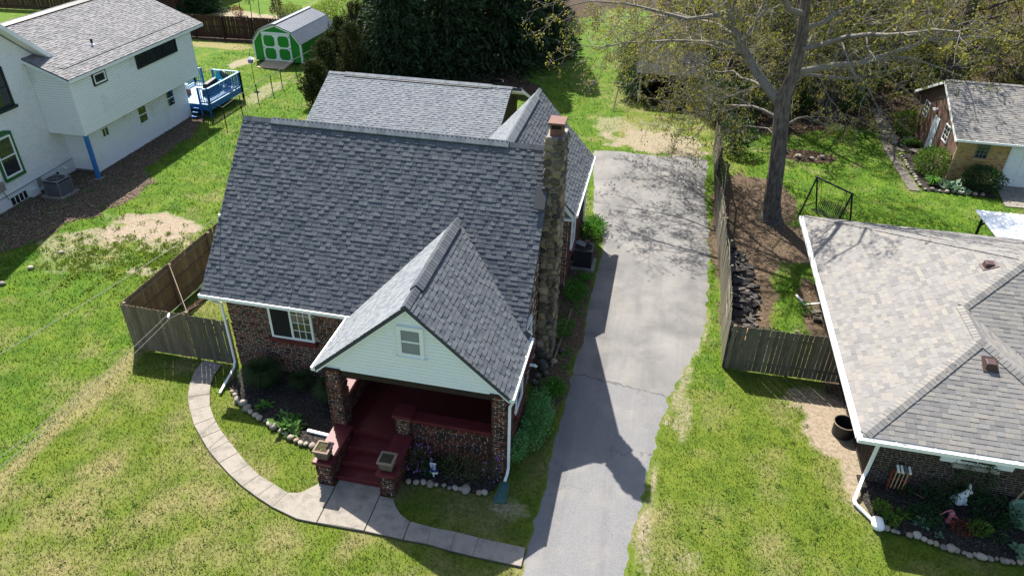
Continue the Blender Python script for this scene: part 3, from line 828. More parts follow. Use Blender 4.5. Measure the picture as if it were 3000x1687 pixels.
def gutter(parent, a, b, out, mat=None, w=.12, h=.11):
    a, b, out = Vector(a), Vector(b), Vector(out).normalized()
    up = Vector((0, 0, 1)); mb = MB()
    def strip(o0, o1, z0, z1):
        P = []
        for zz in (z0, z1):
            P += [a + out * o0 + up * zz, b + out * o0 + up * zz, b + out * o1 + up * zz, a + out * o1 + up * zz]
        mb.hexa(P)
    strip(0, .012, -h, 0); strip(.012, w, -h, -h + .012); strip(w - .012, w + .012, -h + .002, .004); strip(w - .03, w - .012, -.012, .002)
    for p in (a, b):
        d = (b - a).normalized() * .006
        P = []
        for zz in (-h, 0):
            P += [p - d + up * zz, p + d + up * zz, p + d + out * (w - .013) + up * zz, p - d + out * (w - .013) + up * zz]
        mb.hexa(P)
    g = mb.build('gutter', mat or m_gutter, parent)
    L = (b - a).length; n = int(L / .9)
    for i in range(1, n):
        p = a + (b - a) * (i / n); d = (b - a).normalized() * .02
        P = []
        for zz in (-.006, .009):
            P += [p - d + out * .01 + up * zz, p + d + out * .01 + up * zz, p + d + out * (w + .01) + up * zz, p - d + out * (w + .01) + up * zz]
        MB().hexa(P).build('gutter_strap', mat or m_gutter, g)
    return g

def downspout(parent, pts, w=.075, h=.06, mat=None):
    mb = MB()
    for p, q in zip(pts, pts[1:]):
        p, q = Vector(p), Vector(q); d = (q - p).normalized() * .025
        mb.bar(p - d, q + d, w, h)
    return bevel(mb.build('downspout', mat or m_gutter, parent), .008)

def roof_slab(parent, name, poly, th, mat):
    """thin solid under the shingles: polygon dropped vertically"""
    return MB().extrude([tuple(Vector(p) - Vector((0, 0, .014 + th))) for p in poly], (0, 0, th)).build(name, mat, parent)

def fascia(parent, a, b, h=.16, t=.03, out=(0, 0, 0), mat=None, drop=.02, name='fascia'):
    a, b, out = Vector(a), Vector(b), Vector(out)
    P = []
    for zz in (-h - drop, -drop):
        z = Vector((0, 0, zz)); P += [a + z, b + z, b + z + out * t, a + z + out * t]
    return MB().hexa(P).build(name, mat or m_white, parent)

def window(parent, O, U, N, w, h, fw=.07, mfr=None, mgl=None, nx=1, ny=2, mull=.03, sill=None, name='window', depth=.05, bar=.03, slide=False):
    """framed window on a wall plane: O = lower left corner, proud by depth"""
    O, U, N = Vector(O), Vector(U).normalized(), Vector(N).normalized(); Z = Vector((0, 0, 1))
    mfr = mfr or m_white; mgl = mgl or m_glass
    def slab(u0, u1, z0, z1, n0, n1):
        q = lambda u, z, n: tuple(O + U * u + Z * z + N * n)
        return MB().hexa([q(u0, z0, n0), q(u1, z0, n0), q(u1, z0, n1), q(u0, z0, n1), q(u0, z1, n0), q(u1, z1, n0), q(u1, z1, n1), q(u0, z1, n1)])
    fr = MB()
    for a in ((0, w, 0, fw), (0, w, h - fw, h), (0, fw, fw, h - fw), (w - fw, w, fw, h - fw)):
        m = slab(*a, -.02, depth); fr.add(m.v, m.f)
    root = fr.build(name, mfr, parent)
    slab(fw, w - fw, fw, h - fw, -.015, depth * .35).build('pane', mgl, root)
    for i in range(1, nx):
        u = fw + (w - 2 * fw) * i / nx; slab(u - mull / 2, u + mull / 2, fw, h - fw, depth * .3, depth * .8).build('mullion', mfr, root)
    for j in range(1, ny):
        z = fw + (h - 2 * fw) * j / ny; slab(fw, w - fw, z - bar / 2, z + bar / 2, depth * .3, depth * .7).build('glazing_bar', mfr, root)
    if sill:
        slab(-.08, w + .08, -.13, -.003, -.02, depth + .07).build('sill', sill, root)
    return root

# ------------------------------------------------------------------ the brick bungalow
H = thing('brick_house', (-8, 20, 0), 'dark red brick bungalow with slate grey gabled roof, white porch gable and stone chimney', 'house')
wall = MB().extrude([(-12.73, 16.7, 0), (-12.73, 24.3, 0), (-12.73, 24.3, 3.3), (-12.73, 20.5, 7.15), (-12.73, 16.7, 3.3)], (9.65, 0, 0)).build('wall', m_mortar, H)
EV, RV, RY, RZ = 16.35, 3.08, 20.5, 7.36       # front eave y, eave z, ridge y, ridge z
fslope = (RZ - RV) / (RY - EV)
# porch structure
porch = MB().box(-8.0, -2.97, 14.12, 16.66, 0, .76).box(-7.48, -6.15, 13.98, 14.118, 0, .7605).build('porch_floor', m_redpaint, H)
for i in range(3):
    st = MB().box(-7.5, -6.12, 12.69 + .40 * i, 13.98, 0 if i == 0 else .19 * i + .002, .19 * (i + 1)).build('step', m_redpaint, H)
    bevel(st, .012, 2)
def pillar(name, x0, x1, y0, y1, z1, cap=None, limit=40):
    p = MB().box(x0 + .03, x1 - .03, y0 + .03, y1 - .03, 0, z1).build(name, m_mortar, H)
    w, d = x1 - x0, y1 - y0
    brickwork(p, [((x0, y0 + .02, 0), (1, 0, 0), (0, -1, 0), w, z1, [], None), ((x1 - .02, y0, 0), (0, 1, 0), (1, 0, 0), d, z1, [], None), ((x0 + .02, y1, 0), (0, -1, 0), (-1, 0, 0), d, z1, [], None)], m_brick, limit, seed=hash(name + str(x0)) % 999)
    if cap:
        c = bevel(MB().box(x0 - .05, x1 + .05, y0 - .05, y1 + .05, z1 + .002, z1 + cap).build('cap', m_redpaint, p), .012, 2)
    return p
pillar('pillar', -8.10, -7.64, 13.95, 14.40, 2.92, None, 34)
pillar('pillar', -3.34, -2.88, 13.95, 14.40, 2.92, None, 34)
for x0 in (-8.13, -3.37):
    MB().box(x0, x0 + .52, 13.92, 14.43, 2.925, 3.0).build('capital', m_brick, H)
pillar('step_pier', -7.96, -7.50, 12.47, 13.94, .80, .10, 28)
pillar('step_pier', -6.12, -5.68, 12.47, 13.94, .80, .10, 28)
pillar('porch_post', -6.16, -5.70, 13.97, 14.40, 1.52, .12, 16)
hw = MB().box(-5.68, -3.36, 14.06, 14.28, 0, 1.42).build('porch_wall', m_mortar, H)
brickwork(hw, [((-5.70, 14.04, 0), (1, 0, 0), (0, -1, 0), 2.36, 1.42, [], None), ((-3.4, 14.30, .76), (-1, 0, 0), (0, 1, 0), 2.25, .66, [], None)], m_brick, 70, seed=61)
bevel(MB().box(-5.71, -3.35, 13.97, 14.36, 1.425, 1.54).build('coping', m_redpaint, hw), .012, 2)
x0, x1 = -8.05, -7.82
sw = MB().box(x0, x1, 14.42, 16.68, 0, 1.42).build('porch_side_wall', m_mortar, H)
brickwork(sw, [((x0 - .012, 16.66, 0), (0, -1, 0), (-1, 0, 0), 2.2, 1.42, [], None), ((x1 + .012, 14.44, 0), (0, 1, 0), (1, 0, 0), 2.2, 1.42, [], None)], m_brick, 12, seed=70)
bevel(MB().box(x0 - .08, x1 + .08, 14.41, 16.64, 1.425, 1.54).build('coping', m_redpaint, sw), .012, 2)
x0, x1 = -3.12, -2.905
sw = MB().box(x0, x1, 14.42, 16.68, 0, 2.92).build('porch_side_wall', m_mortar, H)
brickwork(sw, [((x1 + .012, 14.44, 0), (0, 1, 0), (1, 0, 0), 2.25, 2.92, [(.6, 1.6, 1.3, 2.5)], None)], m_brick, 20, seed=71)
window(sw, (x1 + .005, 15.05, 1.35), (0, 1, 0), (1, 0, 0), .95, 1.15, depth=.05, sill=m_redpaint)
# house bricks: front left of porch, front inside porch, right side
def right_top(z):
    y0 = 0 if z < 3.25 else (z - 3.25) * .985; y1 = 7.6 if z < 3.25 else 7.6 - (z - 3.25) * .985
    return (y0, y1)
fw_hole = (1.48, 2.98, 1.45, 2.92)
brickwork(wall, [((-12.75, 16.67, 0), (1, 0, 0), (0, -1, 0), 4.7, 3.15, [fw_hole], None),
                 ((-8.05, 16.67, .76), (1, 0, 0), (0, -1, 0), 5.0, 2.3, [], None),
                 ((-3.06, 16.7, 0), (0, 1, 0), (1, 0, 0), 7.6, 7.0, [(.55, 1.25, 1.25, 2.75), (4.6, 5.5, 1.2, 2.6), (2.75, 3.75, 0, 8)], right_top),
                 ((-12.75, 24.3, 0), (0, -1, 0), (-1, 0, 0), 7.6, 7.0, [], right_top)], m_brick, 90, seed=33, inset=.022)
# front sliding window
fwin = window(wall, (-11.26, 16.66, 1.55), (1, 0, 0), (0, -1, 0), 1.48, 1.36, fw=.075, nx=2, ny=1, mull=.07, sill=m_redpaint, depth=.07)
mbx = MB().box(-11.185, -10.56, 16.598, 16.632, 1.625, 2.835).build('screen', m_dark, fwin)
for i in (1, 2):
    x = -10.49 + .64 * i / 3; MB().box(x - .011, x + .011, 16.615, 16.628, 1.62, 2.84).build('glazing_bar', m_white, fwin)
for j in (1, 2, 3):
    z = 1.62 + 1.22 * j / 4; MB().box(-10.49, -9.85, 16.617, 16.626, z - .011, z + .011).build('glazing_bar', m_white, fwin)
MB().box(-10.49, -9.86, 16.629, 16.64, 1.625, 2.835).build('pane', m_glass_g, fwin)
for y0 in (17.25, 21.3):
    window(wall, (-3.07, y0, 1.35), (0, 1, 0), (1, 0, 0), .85, 1.45, sill=m_redpaint, depth=.06)
# porch door and back wall trim, seen in the shade of the porch
dr = MB().box(-6.6, -5.6, 16.6, 16.655, .76, 2.85).build('front_door', m_white, wall)
MB().box(-6.48, -5.72, 16.585, 16.6, .85, 2.72).build('door_panel', m_redpaint, dr)
window(wall, (-4.9, 16.66, 1.5), (1, 0, 0), (0, -1, 0), 1.2, 1.2, nx=2, depth=.04)
MB().box(-8.1, -2.9, 14.02, 16.66, 2.93, 2.99).build('porch_ceiling', m_darkbrown, H)  # dark colour chosen to deepen the shade in the porch
MB().box(-7.63, -3.35, 14.02, 14.34, 2.72, 2.928).build('porch_beam', m_darkbrown, H)

# --- roofs
PX, PZ, PE0, PE1, PEZ, PF, PB = -5.53, 5.52, -8.30, -2.80, 3.05, 13.84, 18.75
xl_, xr_ = -13.32, -2.93
roof = MB()
under = .05
roof.extrude([(xl_, EV, RV - .03), (xl_, RY, RZ - .03), (xl_, RY, RZ - .17), (xl_, EV, RV - .17)], (xr_ - xl_, 0, 0))
roof.extrude([(xl_, 24.65, RV - .03), (xl_, RY, RZ - .031), (xl_, RY, RZ - .171), (xl_, 24.65, RV - .17)], (xr_ - xl_, 0, 0))
roof = roof.build('roof', m_slate_base, H)
shingles(roof, [[(xl_, EV - .03, RV - .03), (xr_, EV - .03, RV - .03), (xr_, RY, RZ), (xl_, RY, RZ)]], m_slate, 130, seed=5)
shingles(roof, [[(xr_, 24.68, RV - .03), (xl_, 24.68, RV - .03), (xl_, RY, RZ), (xr_, RY, RZ)]], m_slate, 0, seed=6, rest='rear_shingle_courses')
ridge_caps(roof, (xl_, RY, RZ - .005), (-12.35, RY, RZ - .005), (0, -1, -fslope), (0, 1, -fslope), m_slate)
ridge_caps(roof, (-4.35, RY, RZ - .005), (xr_ - .15, RY, RZ - .005), (0, -1, -fslope), (0, 1, -fslope), m_slate)
ridge_caps(roof, (-12.3, RY, RZ + .035), (-4.4, RY, RZ + .035), (0, -1, -fslope), (0, 1, -fslope), m_slate_lt, half=.21)
vt = MB()
for s in (-1, 1):
    vt.hexa([(-12.3, RY + s * .02, RZ - .0), (-4.4, RY + s * .02, RZ - .0), (-4.4, RY + s * .145, RZ - .145 * fslope + .0), (-12.3, RY + s * .145, RZ - .145 * fslope + .0),
             (-12.3, RY + s * .02, RZ + .06), (-4.4, RY + s * .02, RZ + .06), (-4.4, RY + s * .145, RZ - .145 * fslope + .065), (-12.3, RY + s * .145, RZ - .145 * fslope + .065)])
vt.build('ridge_vent', m_black, roof)
# white rake boards left and right, eave fascia
for x in (xl_ + .005, xr_ - .03):
    fascia(H, (x, EV, RV - .05), (x, RY, RZ - .05), .15, .025, (1, 0, 0), name='rake_board')
    fascia(H, (x, RY, RZ - .05), (x, 24.65, RV - .05), .15, .025, (1, 0, 0), name='rake_board')
fascia(H, (-13.3, EV + .04, RV - .03), (-8.3, EV + .04, RV - .03), .16, .03, (0, 1, 0))
MB().box(-13.28, -8.2, EV + .07, 16.64, 2.88, 2.91).build('soffit', m_white, H)
fascia(H, (-3.7, EV + .04, RV - .03), (-2.95, EV + .04, RV - .03), .16, .03, (0, 1, 0))
gutter(H, (-13.36, EV + .03, RV - .03), (-8.24, EV + .03, RV - .03), (0, -1, 0))
MB().box(-13.31, -12.9, 16.45, 16.62, 2.8, 2.95).build('eave_return', m_white, H)
downspout(H, [(-12.95, 16.26, 2.96), (-12.93, 16.3, 2.86), (-12.84, 16.56, 2.62), (-12.84, 16.56, .28), (-12.78, 16.35, .14), (-12.62, 15.2, .07)])
# porch gable roof
proof = MB()
ps = (PZ - PEZ) / (PX - PE0)
proof.extrude([(PE0, PF, PEZ - .03), (PX, PF, PZ - .03), (PX, PF, PZ - .15), (PE0, PF, PEZ - .15)], (0, 2.9, 0))
proof.extrude([(PE1, PF, PEZ - .03), (PX, PF, PZ - .031), (PX, PF, PZ - .151), (PE1, PF, PEZ - .15)], (0, 2.9, 0))
proof = proof.build('porch_roof', m_slate_base, H)
shingles(proof, [[(PE1 + .03, PF - .02, PEZ - .03), (PE1 + .03, 16.35, PEZ - .03), (PX, PB, PZ), (PX, PF - .02, PZ)]], m_slate, 100, seed=8)
shingles(proof, [[(PE0 - .03, 16.4, PEZ - .03), (PE0 - .03, PF - .02, PEZ - .03), (PX, PF - .02, PZ), (PX, PB, PZ)]], m_slate_lt, 60, seed=9, rest='left_shingle_courses', th=(.007, .013))  # sunlight on the left slope is put into paler shingles
ridge_caps(proof, (PX, PF - .02, PZ), (PX, 14.75, PZ), (-1, 0, -ps), (1, 0, -ps), m_slate)
ridge_caps(proof, (PX, 14.72, PZ + .04), (PX, 18.35, PZ + .04), (-1, 0, -ps), (1, 0, -ps), m_slate, half=.24)
ridge_caps(proof, (PX, 18.35, PZ), (PX, PB - .05, PZ), (-1, 0, -ps), (1, 0, -ps), m_slate)
vt = MB()
for s in (-1, 1):
    vt.hexa([(PX + s * .02, 14.73, PZ), (PX + s * .17, 14.73, PZ - .17 * ps + .01), (PX + s * .17, 18.35, PZ - .17 * ps + .01), (PX + s * .02, 18.35, PZ),
             (PX + s * .02, 14.73, PZ + .06), (PX + s * .17, 14.73, PZ - .17 * ps + .07), (PX + s * .17, 18.35, PZ - .17 * ps + .07), (PX + s * .02, 18.35, PZ + .06)])
vt.build('ridge_vent', m_black, proof)
# lower right apron between porch roof and house wall
MB().hexa([(-3.9, 16.2, 3.9), (-2.86, 16.2, 3.0), (-2.86, 16.69, 3.0), (-3.9, 16.69, 3.9), (-3.9, 16.2, 3.98), (-2.86, 16.2, 3.06), (-2.86, 16.69, 3.1), (-3.9, 16.69, 4.02)]).build('flashing', m_slate_base, proof)
# gable front
gab = MB().extrude([(-8.14, 13.995, 2.96), (-2.93, 13.995, 2.96), (PX, 13.995, 5.34)], (0, .08, 0)).build('gable', material('joint shadow sheathing', [(.22, .24, .23)], fine=None, bump=None), H)  # backing kept dark so the board gaps read as shadow
gs = lambda z: (0 + max(0, z - 3.0) / ((5.40 - 3.0)) * 2.62, 5.22 - max(0, z - 3.0) / (5.40 - 3.0) * 2.60)
siding(gab, (-8.14, 13.985, 0), (1, 0, 0), (0, -1, 0), 2.96, 5.35, .112, m_siding, gs)
fascia(gab, (PE0 + .02, PF + .015, PEZ - .03), (PX, PF + .015, PZ - .03), .15, .03, (0, 1, 0), m_siding, name='rake_board')
fascia(gab, (PE1 - .02, PF + .015, PEZ - .03), (PX, PF + .015, PZ - .03), .15, .03, (0, 1, 0), m_siding, name='rake_board')
for a, b in (((PE0 + .04, PEZ - .16), (PX, PZ - .165)), ((PE1 - .04, PEZ - .16), (PX, PZ - .166))):
    MB().extrude([(a[0], PF + .05, a[1]), (b[0], PF + .05, b[1]), (b[0], PF + .05, b[1] - .02), (a[0], PF + .05, a[1] - .02)], (0, .1, 0)).build('rake_soffit', m_siding, gab)
gw = window(gab, (-5.84, 13.955, 3.86), (1, 0, 0), (0, -1, 0), .72, .96, fw=.11, ny=2, bar=.05, depth=.05, mgl=material('blind backing', [(.10, .105, .095)], rough=.4, fine=None, bump=None))
for half in (0, 1):
    bl = MB(); z0 = 3.99 + half * .375
    for k in range(11):
        z = z0 + k * .031; bl.hexa([(-5.72, 13.925, z), (-5.24, 13.925, z), (-5.24, 13.935, z + .018), (-5.72, 13.935, z + .018), (-5.72, 13.924, z + .004), (-5.24, 13.924, z + .004), (-5.24, 13.934, z + .022), (-5.72, 13.934, z + .022)])
    bl.build('blind', material('blind slat', [(.27, .285, .25)], rough=.6, fine=None, bump=None), gw)
MB().box(-5.9, -5.06, 13.87, 13.97, 3.82, 3.858).build('sill', m_white, gw)
for x, o in ((PE0 + .01, -1), (PE1 - .01, 1)):
    gutter(H, (x, PF + .0, PEZ - .03), (x, 16.6 if o > 0 else 16.33, PEZ - .03), (o, 0, 0))
downspout(H, [(-2.72, 13.9, 2.95), (-2.74, 13.93, 2.84), (-2.83, 13.98, 2.6), (-2.83, 13.98, .3), (-2.84, 13.85, .16), (-2.86, 13.68, .1)])
downspout(H, [(-2.86, 17.2, 2.7), (-2.9, 16.85, 3.05), (-2.83, 16.5, 3.0)], .06, .05)
# rear wing
WX, WZ, WE, WEZ, WF, WB = -5.02, 6.25, -2.53, 3.52, 23.7, 29.5
ws = (WZ - WEZ) / (WE - WX)
wl = WX - (WE - WX)
wing = MB().extrude([(wl + .25, 23.95, 0), (WE - .22, 23.95, 0), (WE - .22, 23.95, WEZ - .1), (WX, 23.95, WZ - .25), (wl + .25, 23.95, WEZ - .1)], (0, 5.35, 0)).build('rear_wing', m_mortar, H)
brickwork(wing, [((WE - .212, 23.96, 0), (0, 1, 0), (1, 0, 0), 5.4, 3.3, [(1.0, 2.0, 1.2, 2.6)], None), ((-3.1, 23.942, 0), (1, 0, 0), (0, -1, 0), .35, 3.3, [], None)], m_brick, 0, seed=44)
window(wing, (WE - .21, 24.9, 1.3), (0, 1, 0), (1, 0, 0), 1.0, 1.3, sill=m_redpaint, depth=.06)
wroof = MB()
wroof.extrude([(WE, 21.3, WEZ - .03), (WX, 21.3, WZ - .03), (WX, 21.3, WZ - .15), (WE, 21.3, WEZ - .15)], (0, .01, 0))
wroof = MB().extrude([(WE, WF, WEZ - .03), (WX, WF, WZ - .03), (WX, WF, WZ - .15), (WE, WF, WEZ - .15)], (0, WB - WF, 0)).extrude([(wl, WF, WEZ - .03), (WX, WF, WZ - .031), (WX, WF, WZ - .151), (wl, WF, WEZ - .15)], (0, WB - WF, 0)).build('wing_roof', m_slate_base, H)
rb = lambda z: RY + (RZ - z) / ((RZ - RV) / (24.65 - RY))
shingles(wroof, [[(WE + .03, WF, WEZ - .03), (WE + .03, WB, WEZ - .03), (WX, WB, WZ), (WX, rb(WZ) - .1, WZ), ((WE + WX) / 2, WF, (WEZ + WZ) / 2)]], m_slate, 30, seed=12)
shingles(wroof, [[(wl, WB, WEZ - .03), (wl, rb(WEZ), WEZ - .03), (WX, rb(WZ) - .1, WZ), (WX, WB, WZ)]], m_slate_lt, 20, seed=13, rest='left_shingle_courses', th=(.007, .013))  # paler than the right slope, sunlight painted into the shingle colour
ridge_caps(wroof, (WX, rb(WZ) - .15, WZ), (WX, 22.4, WZ), (-1, 0, -ws), (1, 0, -ws), m_slate_lt)
ridge_caps(wroof, (WX, rb(WZ) - .1, WZ + .04), (WX, 28.6, WZ + .04), (-1, 0, -ws), (1, 0, -ws), m_slate_lt, half=.26)
ridge_caps(wroof, (WX, 28.6, WZ), (WX, WB, WZ), (-1, 0, -ws), (1, 0, -ws), m_slate_lt)
gutter(wroof, (WE, WF + .02, WEZ - .03), (WE, WB - .02, WEZ - .03), (1, 0, 0))
fascia(wroof, (WE - .02, WF - .02, WEZ - .03), (-3.4, WF - .02, WEZ + .95 - .03), .2, .03, (0, 1, 0), name='rake_board')
MB().box(-3.1, WE, WF, WF + .25, WEZ - .3, WEZ - .2).build('eave_return', m_white, wroof)
downspout(H, [(WE + .03, 29.2, 3.3), (WE - .15, 29.2, 3.0), (WE - .15, 29.2, .2)])

# stone chimney
def blob(seed, n=2):
    """rounded irregular stone within a unit box"""
    import bmesh
    bm = bmesh.new(); bmesh.ops.create_icosphere(bm, subdivisions=n, radius=.5)
    R = random.Random(seed); f = [Vector((R.uniform(-1, 1), R.uniform(-1, 1), R.uniform(-1, 1))).normalized() for _ in range(5)]
    for v in bm.verts:
        c = v.co.copy(); m = max(abs(c.x), abs(c.y), abs(c.z)) / .5
        c = c * (.62 + .38 / max(m, .01) * .9)
        for q in f:
            e = c.dot(q)
            if e > .40: c -= q * (e - .40) * .8
        v.co = c
    me = bpy.data.meshes.new('stone'); bm.to_mesh(me); bm.free(); me.materials.append(m_stone)
    me.polygons.foreach_set("use_smooth", [True] * len(me.polygons))
    return me
stone_meshes = [blob(i, 2) for i in range(9)]
CX0, CX1, CY0, CY1, CZ = -3.07, -2.53, 19.45, 20.4, 8.0
chim = MB().box(CX0 + .03, CX1 - .03, CY0 + .03, CY1 - .03, 0, CZ).build('chimney', m_stmortar, H)
R = random.Random(5)
def stone_face(O, U, N, W, Hh, zs=0):
    O, U, N = Vector(O), Vector(U), Vector(N); z = zs
    while z < Hh - .05:
        h = R.uniform(.17, .31); u = R.uniform(-.08, .0)
        while u < W - .06:
            w = R.uniform(.18, .40)
            w = min(w, W - u + .04)
            o = bpy.data.objects.new('stone', R.choice(stone_meshes)); link(o, chim)
            hh = h * R.uniform(.85, 1.15)
            B = Matrix((U, N, Vector((0, 0, 1)))).transposed().to_4x4()
            o.matrix_local = Matrix.Translation(O + U * (u + w / 2) + N * R.uniform(-.03, -.012) + Vector((0, 0, z + h / 2 + R.uniform(-.035, .035))) - org(chim)) @ B @ Matrix.Rotation(R.uniform(-.35, .35), 4, 'Y') @ Matrix.Diagonal((w * .98, .12 + R.uniform(0, .05), hh * .98, 1))
            u += w
        z += h
stone_face((CX0, CY0, 0), (1, 0, 0), (0, -1, 0), CX1 - CX0, CZ)
stone_face((CX1, CY0, 0), (0, 1, 0), (1, 0, 0), CY1 - CY0, CZ)
stone_face((CX0, CY1, 6.6), (0, -1, 0), (-1, 0, 0), CY1 - CY0, CZ - 6.6)
crown = MB().box(CX0 + .0, CX1 - .0, CY0 + .0, CY1 - .0, CZ - .02, CZ + .05).build('crown', m_concrete, chim); bevel(crown, .03, 2)
MB().box(-2.98, -2.62, 19.65, 20.15, CZ + .04, CZ + .26).build('flue', m_clay, chim)
MB().box(-2.97, -2.63, 19.68, 20.12, CZ + .26, CZ + .40).build('flue_opening', m_flueshade, chim)  # solid dark block stands in for the shade inside the flue
for sx in (-2.99, -2.66):
    for sy in (19.64, 20.1):
        MB().box(sx, sx + .05, sy, sy + .06, CZ + .26, CZ + .40).build('flue_support', m_clay, chim)
bevel(MB().box(-3.05, -2.55, 19.56, 20.24, CZ + .40, CZ + .47).build('flue_cap', m_clay, chim), .02, 2)
# metal shed flashing on roof beside the stack
MB().hexa([(-3.28, 19.0, 5.95), (-2.94, 19.0, 5.95), (-2.94, 19.5, 6.45), (-3.28, 19.5, 6.45), (-3.28, 19.0, 5.99), (-2.94, 19.0, 5.99), (-2.94, 19.5, 6.50), (-3.28, 19.5, 6.50)]).build('flashing', m_slate_base, chim)
MB().tube([(-3.1, 18.35, .55), (-2.9, 18.35, .55), (-2.84, 18.35, .5)], .05, 10).build('vent_pipe', m_gutter, wall)
# ------------------------------------------------------------------ rear garage
G = thing('rear_garage', (-12, 35, 0), 'low grey shingled garage with dark brown walls behind the brick bungalow', 'garage')
gx0, gx1, gy, gz, ge0, ge1, gez = -17.2, -7.35, 35.0, 4.42, 31.5, 38.5, 2.8
MB().extrude([(gx0 + .4, ge0 + .4, 0), (gx0 + .4, ge1 - .4, 0), (gx0 + .4, ge1 - .4, gez), (gx0 + .4, gy, gz - .2), (gx0 + .4, ge0 + .4, gez)], (gx1 - gx0 - .75, 0, 0)).build('wall', m_darkbrown, G)
gsl = (gz - gez) / (gy - ge0)
gr = MB().extrude([(gx0, ge0, gez - .03), (gx0, gy, gz - .03), (gx0, gy, gz - .15), (gx0, ge0, gez - .15)], (gx1 - gx0, 0, 0)).extrude([(gx0, ge1, gez - .03), (gx0, gy, gz - .031), (gx0, gy, gz - .151), (gx0, ge1, gez - .15)], (gx1 - gx0 + .5, 0, 0)).build('roof', m_slate_base, G)
shingles(gr, [[(gx0, ge0 - .03, gez - .03), (gx1, ge0 - .03, gez - .03), (gx1, gy, gz), (gx0, gy, gz)]], m_slate_lt, 290, seed=15, expo=.14)
shingles(gr, [[(gx1 + .5, ge1, gez - .03), (gx0, ge1, gez - .03), (gx0, gy, gz), (gx1 + .5, gy, gz)]], m_slate_lt, 0, seed=16, rest='rear_shingle_courses')
ridge_caps(gr, (gx0, gy, gz), (-16.3, gy, gz), (0, -1, -gsl), (0, 1, -gsl), m_slate_lt)
ridge_caps(gr, (-16.3, gy, gz + .035), (-8.4, gy, gz + .035), (0, -1, -gsl), (0, 1, -gsl), m_slate_lt, half=.22)
ridge_caps(gr, (-8.4, gy, gz), (gx1, gy, gz), (0, -1, -gsl), (0, 1, -gsl), m_slate_lt)
MB().hexa([(-16.3, gy - .24, gz - .1), (-8.4, gy - .24, gz - .1), (-8.4, gy, gz - .01), (-16.3, gy, gz - .01), (-16.3, gy - .24, gz - .055), (-8.4, gy - .24, gz - .055), (-8.4, gy, gz + .05), (-16.3, gy, gz + .05)]).build('ridge_vent', m_black, gr)
MB().hexa([(gx1 - .2, gy + .02, gz - .22), (gx1 + .5, gy + .02, gz - .22), (gx1 + .5, gy + .9, gz - .62), (gx1 - .2, gy + .9, gz - .62), (gx1 - .2, gy + .02, gz - .16), (gx1 + .5, gy + .02, gz - .16), (gx1 + .5, gy + .9, gz - .56), (gx1 - .2, gy + .9, gz - .56)]).build('gable_soffit', m_white, G)
fascia(G, (gx1 + .5, gy, gz - .03), (gx1 + .5, ge1, gez - .03), .16, .03, (1, 0, 0), name='rake_board')
fascia(G, (gx0 - .03, ge0, gez - .03), (gx0 - .03, gy, gz - .03), .14, .03, (1, 0, 0), name='rake_board')
gd = MB().box(gx1 - .34, gx1 - .30, 32.2, 33.9, 0, 2.25).build('garage_door', m_white, G)
for k in range(4): MB().box(gx1 - .30, gx1 - .29, 32.25, 33.85, .06 + k * .55, .06 + k * .55 + .5).build('door_panel', m_white, gd)
MB().lathe((gx1 - .3, 33.9, 2.9), [(.03, -.1), (.06, -.05), (.06, .05), (.03, .1)], 10).build('wall_lamp', m_gutter, G)

# ------------------------------------------------------------------ fences
def picket_mesh(w, h, t, mat, dog=.03):
    pts = [(-w / 2, 0), (w / 2, 0), (w / 2, h - dog), (w / 2 - dog, h), (-w / 2 + dog, h), (-w / 2, h - dog)]
    mb = MB().extrude([(x, -t / 2, z) for x, z in pts], (0, t, 0))
    me = bpy.data.meshes.new('picket'); me.from_pydata([tuple(p) for p in mb.v], [], mb.f); me.materials.append(mat); return me
def picket_run(parent, a, b, w, meshes, R, lean=None, gap=.006, z0=.02, name='picket'):
    a, b = Vector(a), Vector(b); L = (b - a).length; d = (b - a).normalized(); n = int(L / (w + gap)); st = L / n
    ang = math.atan2(d.y, d.x)
    for i in range(n):
        p = a + d * (st * (i + .5))
        o = bpy.data.objects.new(name, R.choice(meshes)); link(o, parent)
        ll = lean(p) if lean else 0
        M = Matrix.Translation(p - org(parent) + Vector((0, 0, z0 + R.uniform(-.015, .01)))) @ Matrix.Rotation(ang, 4, 'Z') @ Matrix.Rotation(ll + R.uniform(-.008, .008), 4, 'X') @ Matrix.Rotation(R.uniform(-.006, .006), 4, 'Y')
        o.matrix_local = M
R = random.Random(21)
pm = [picket_mesh(.14 + e, 1.83, .018, m_fence) for e in (0, -.004, .004)]
LF = thing('wooden_fence', (-16.8, 16.7, 0), 'weathered board fence with a gate joining the left side of the brick bungalow', 'fence')
picket_run(LF, (-16.82, 16.68, 0), (-14.42, 16.68, 0), .14, pm, R)
picket_run(LF, (-16.86, 16.72, 0), (-16.86, 31.0, 0), .14, pm, R)
for z in (.35, 1.0, 1.6):
    bevel(MB().box(-16.845, -16.80, 16.74, 31, z, z + .09).build('rail', m_fence, LF), .005)
    MB().box(-16.8, -14.45, 16.70, 16.74, z, z + .09).build('rail', m_fence, LF)
for y in (16.80, 19.35, 21.85, 24.3, 26.75, 29.2):
    bevel(MB().box(-16.80, -16.70, y - .05, y + .05, 0, 1.86).build('post', m_fence, LF), .006)
bevel(MB().box(-14.42, -14.32, 16.70, 16.80, 0, 1.9).build('post', m_fence, LF), .006)
bevel(MB().box(-12.98, -12.90, 16.70, 16.80, 0, 1.85).build('post', m_fence, LF), .006)
bevel(MB().box(-14.43, -14.39, 16.635, 16.665, .03, 1.84).build('trim_strip', m_fence, LF), .004)
gt = MB().bar((-14.35, 16.74, .35), (-13.0, 16.74, 1.55), .03, .09).box(-14.38, -12.99, 16.70, 16.73, .3, .4).box(-14.38, -12.99, 16.70, 16.731, 1.5, 1.6).build('gate', m_fence, LF)
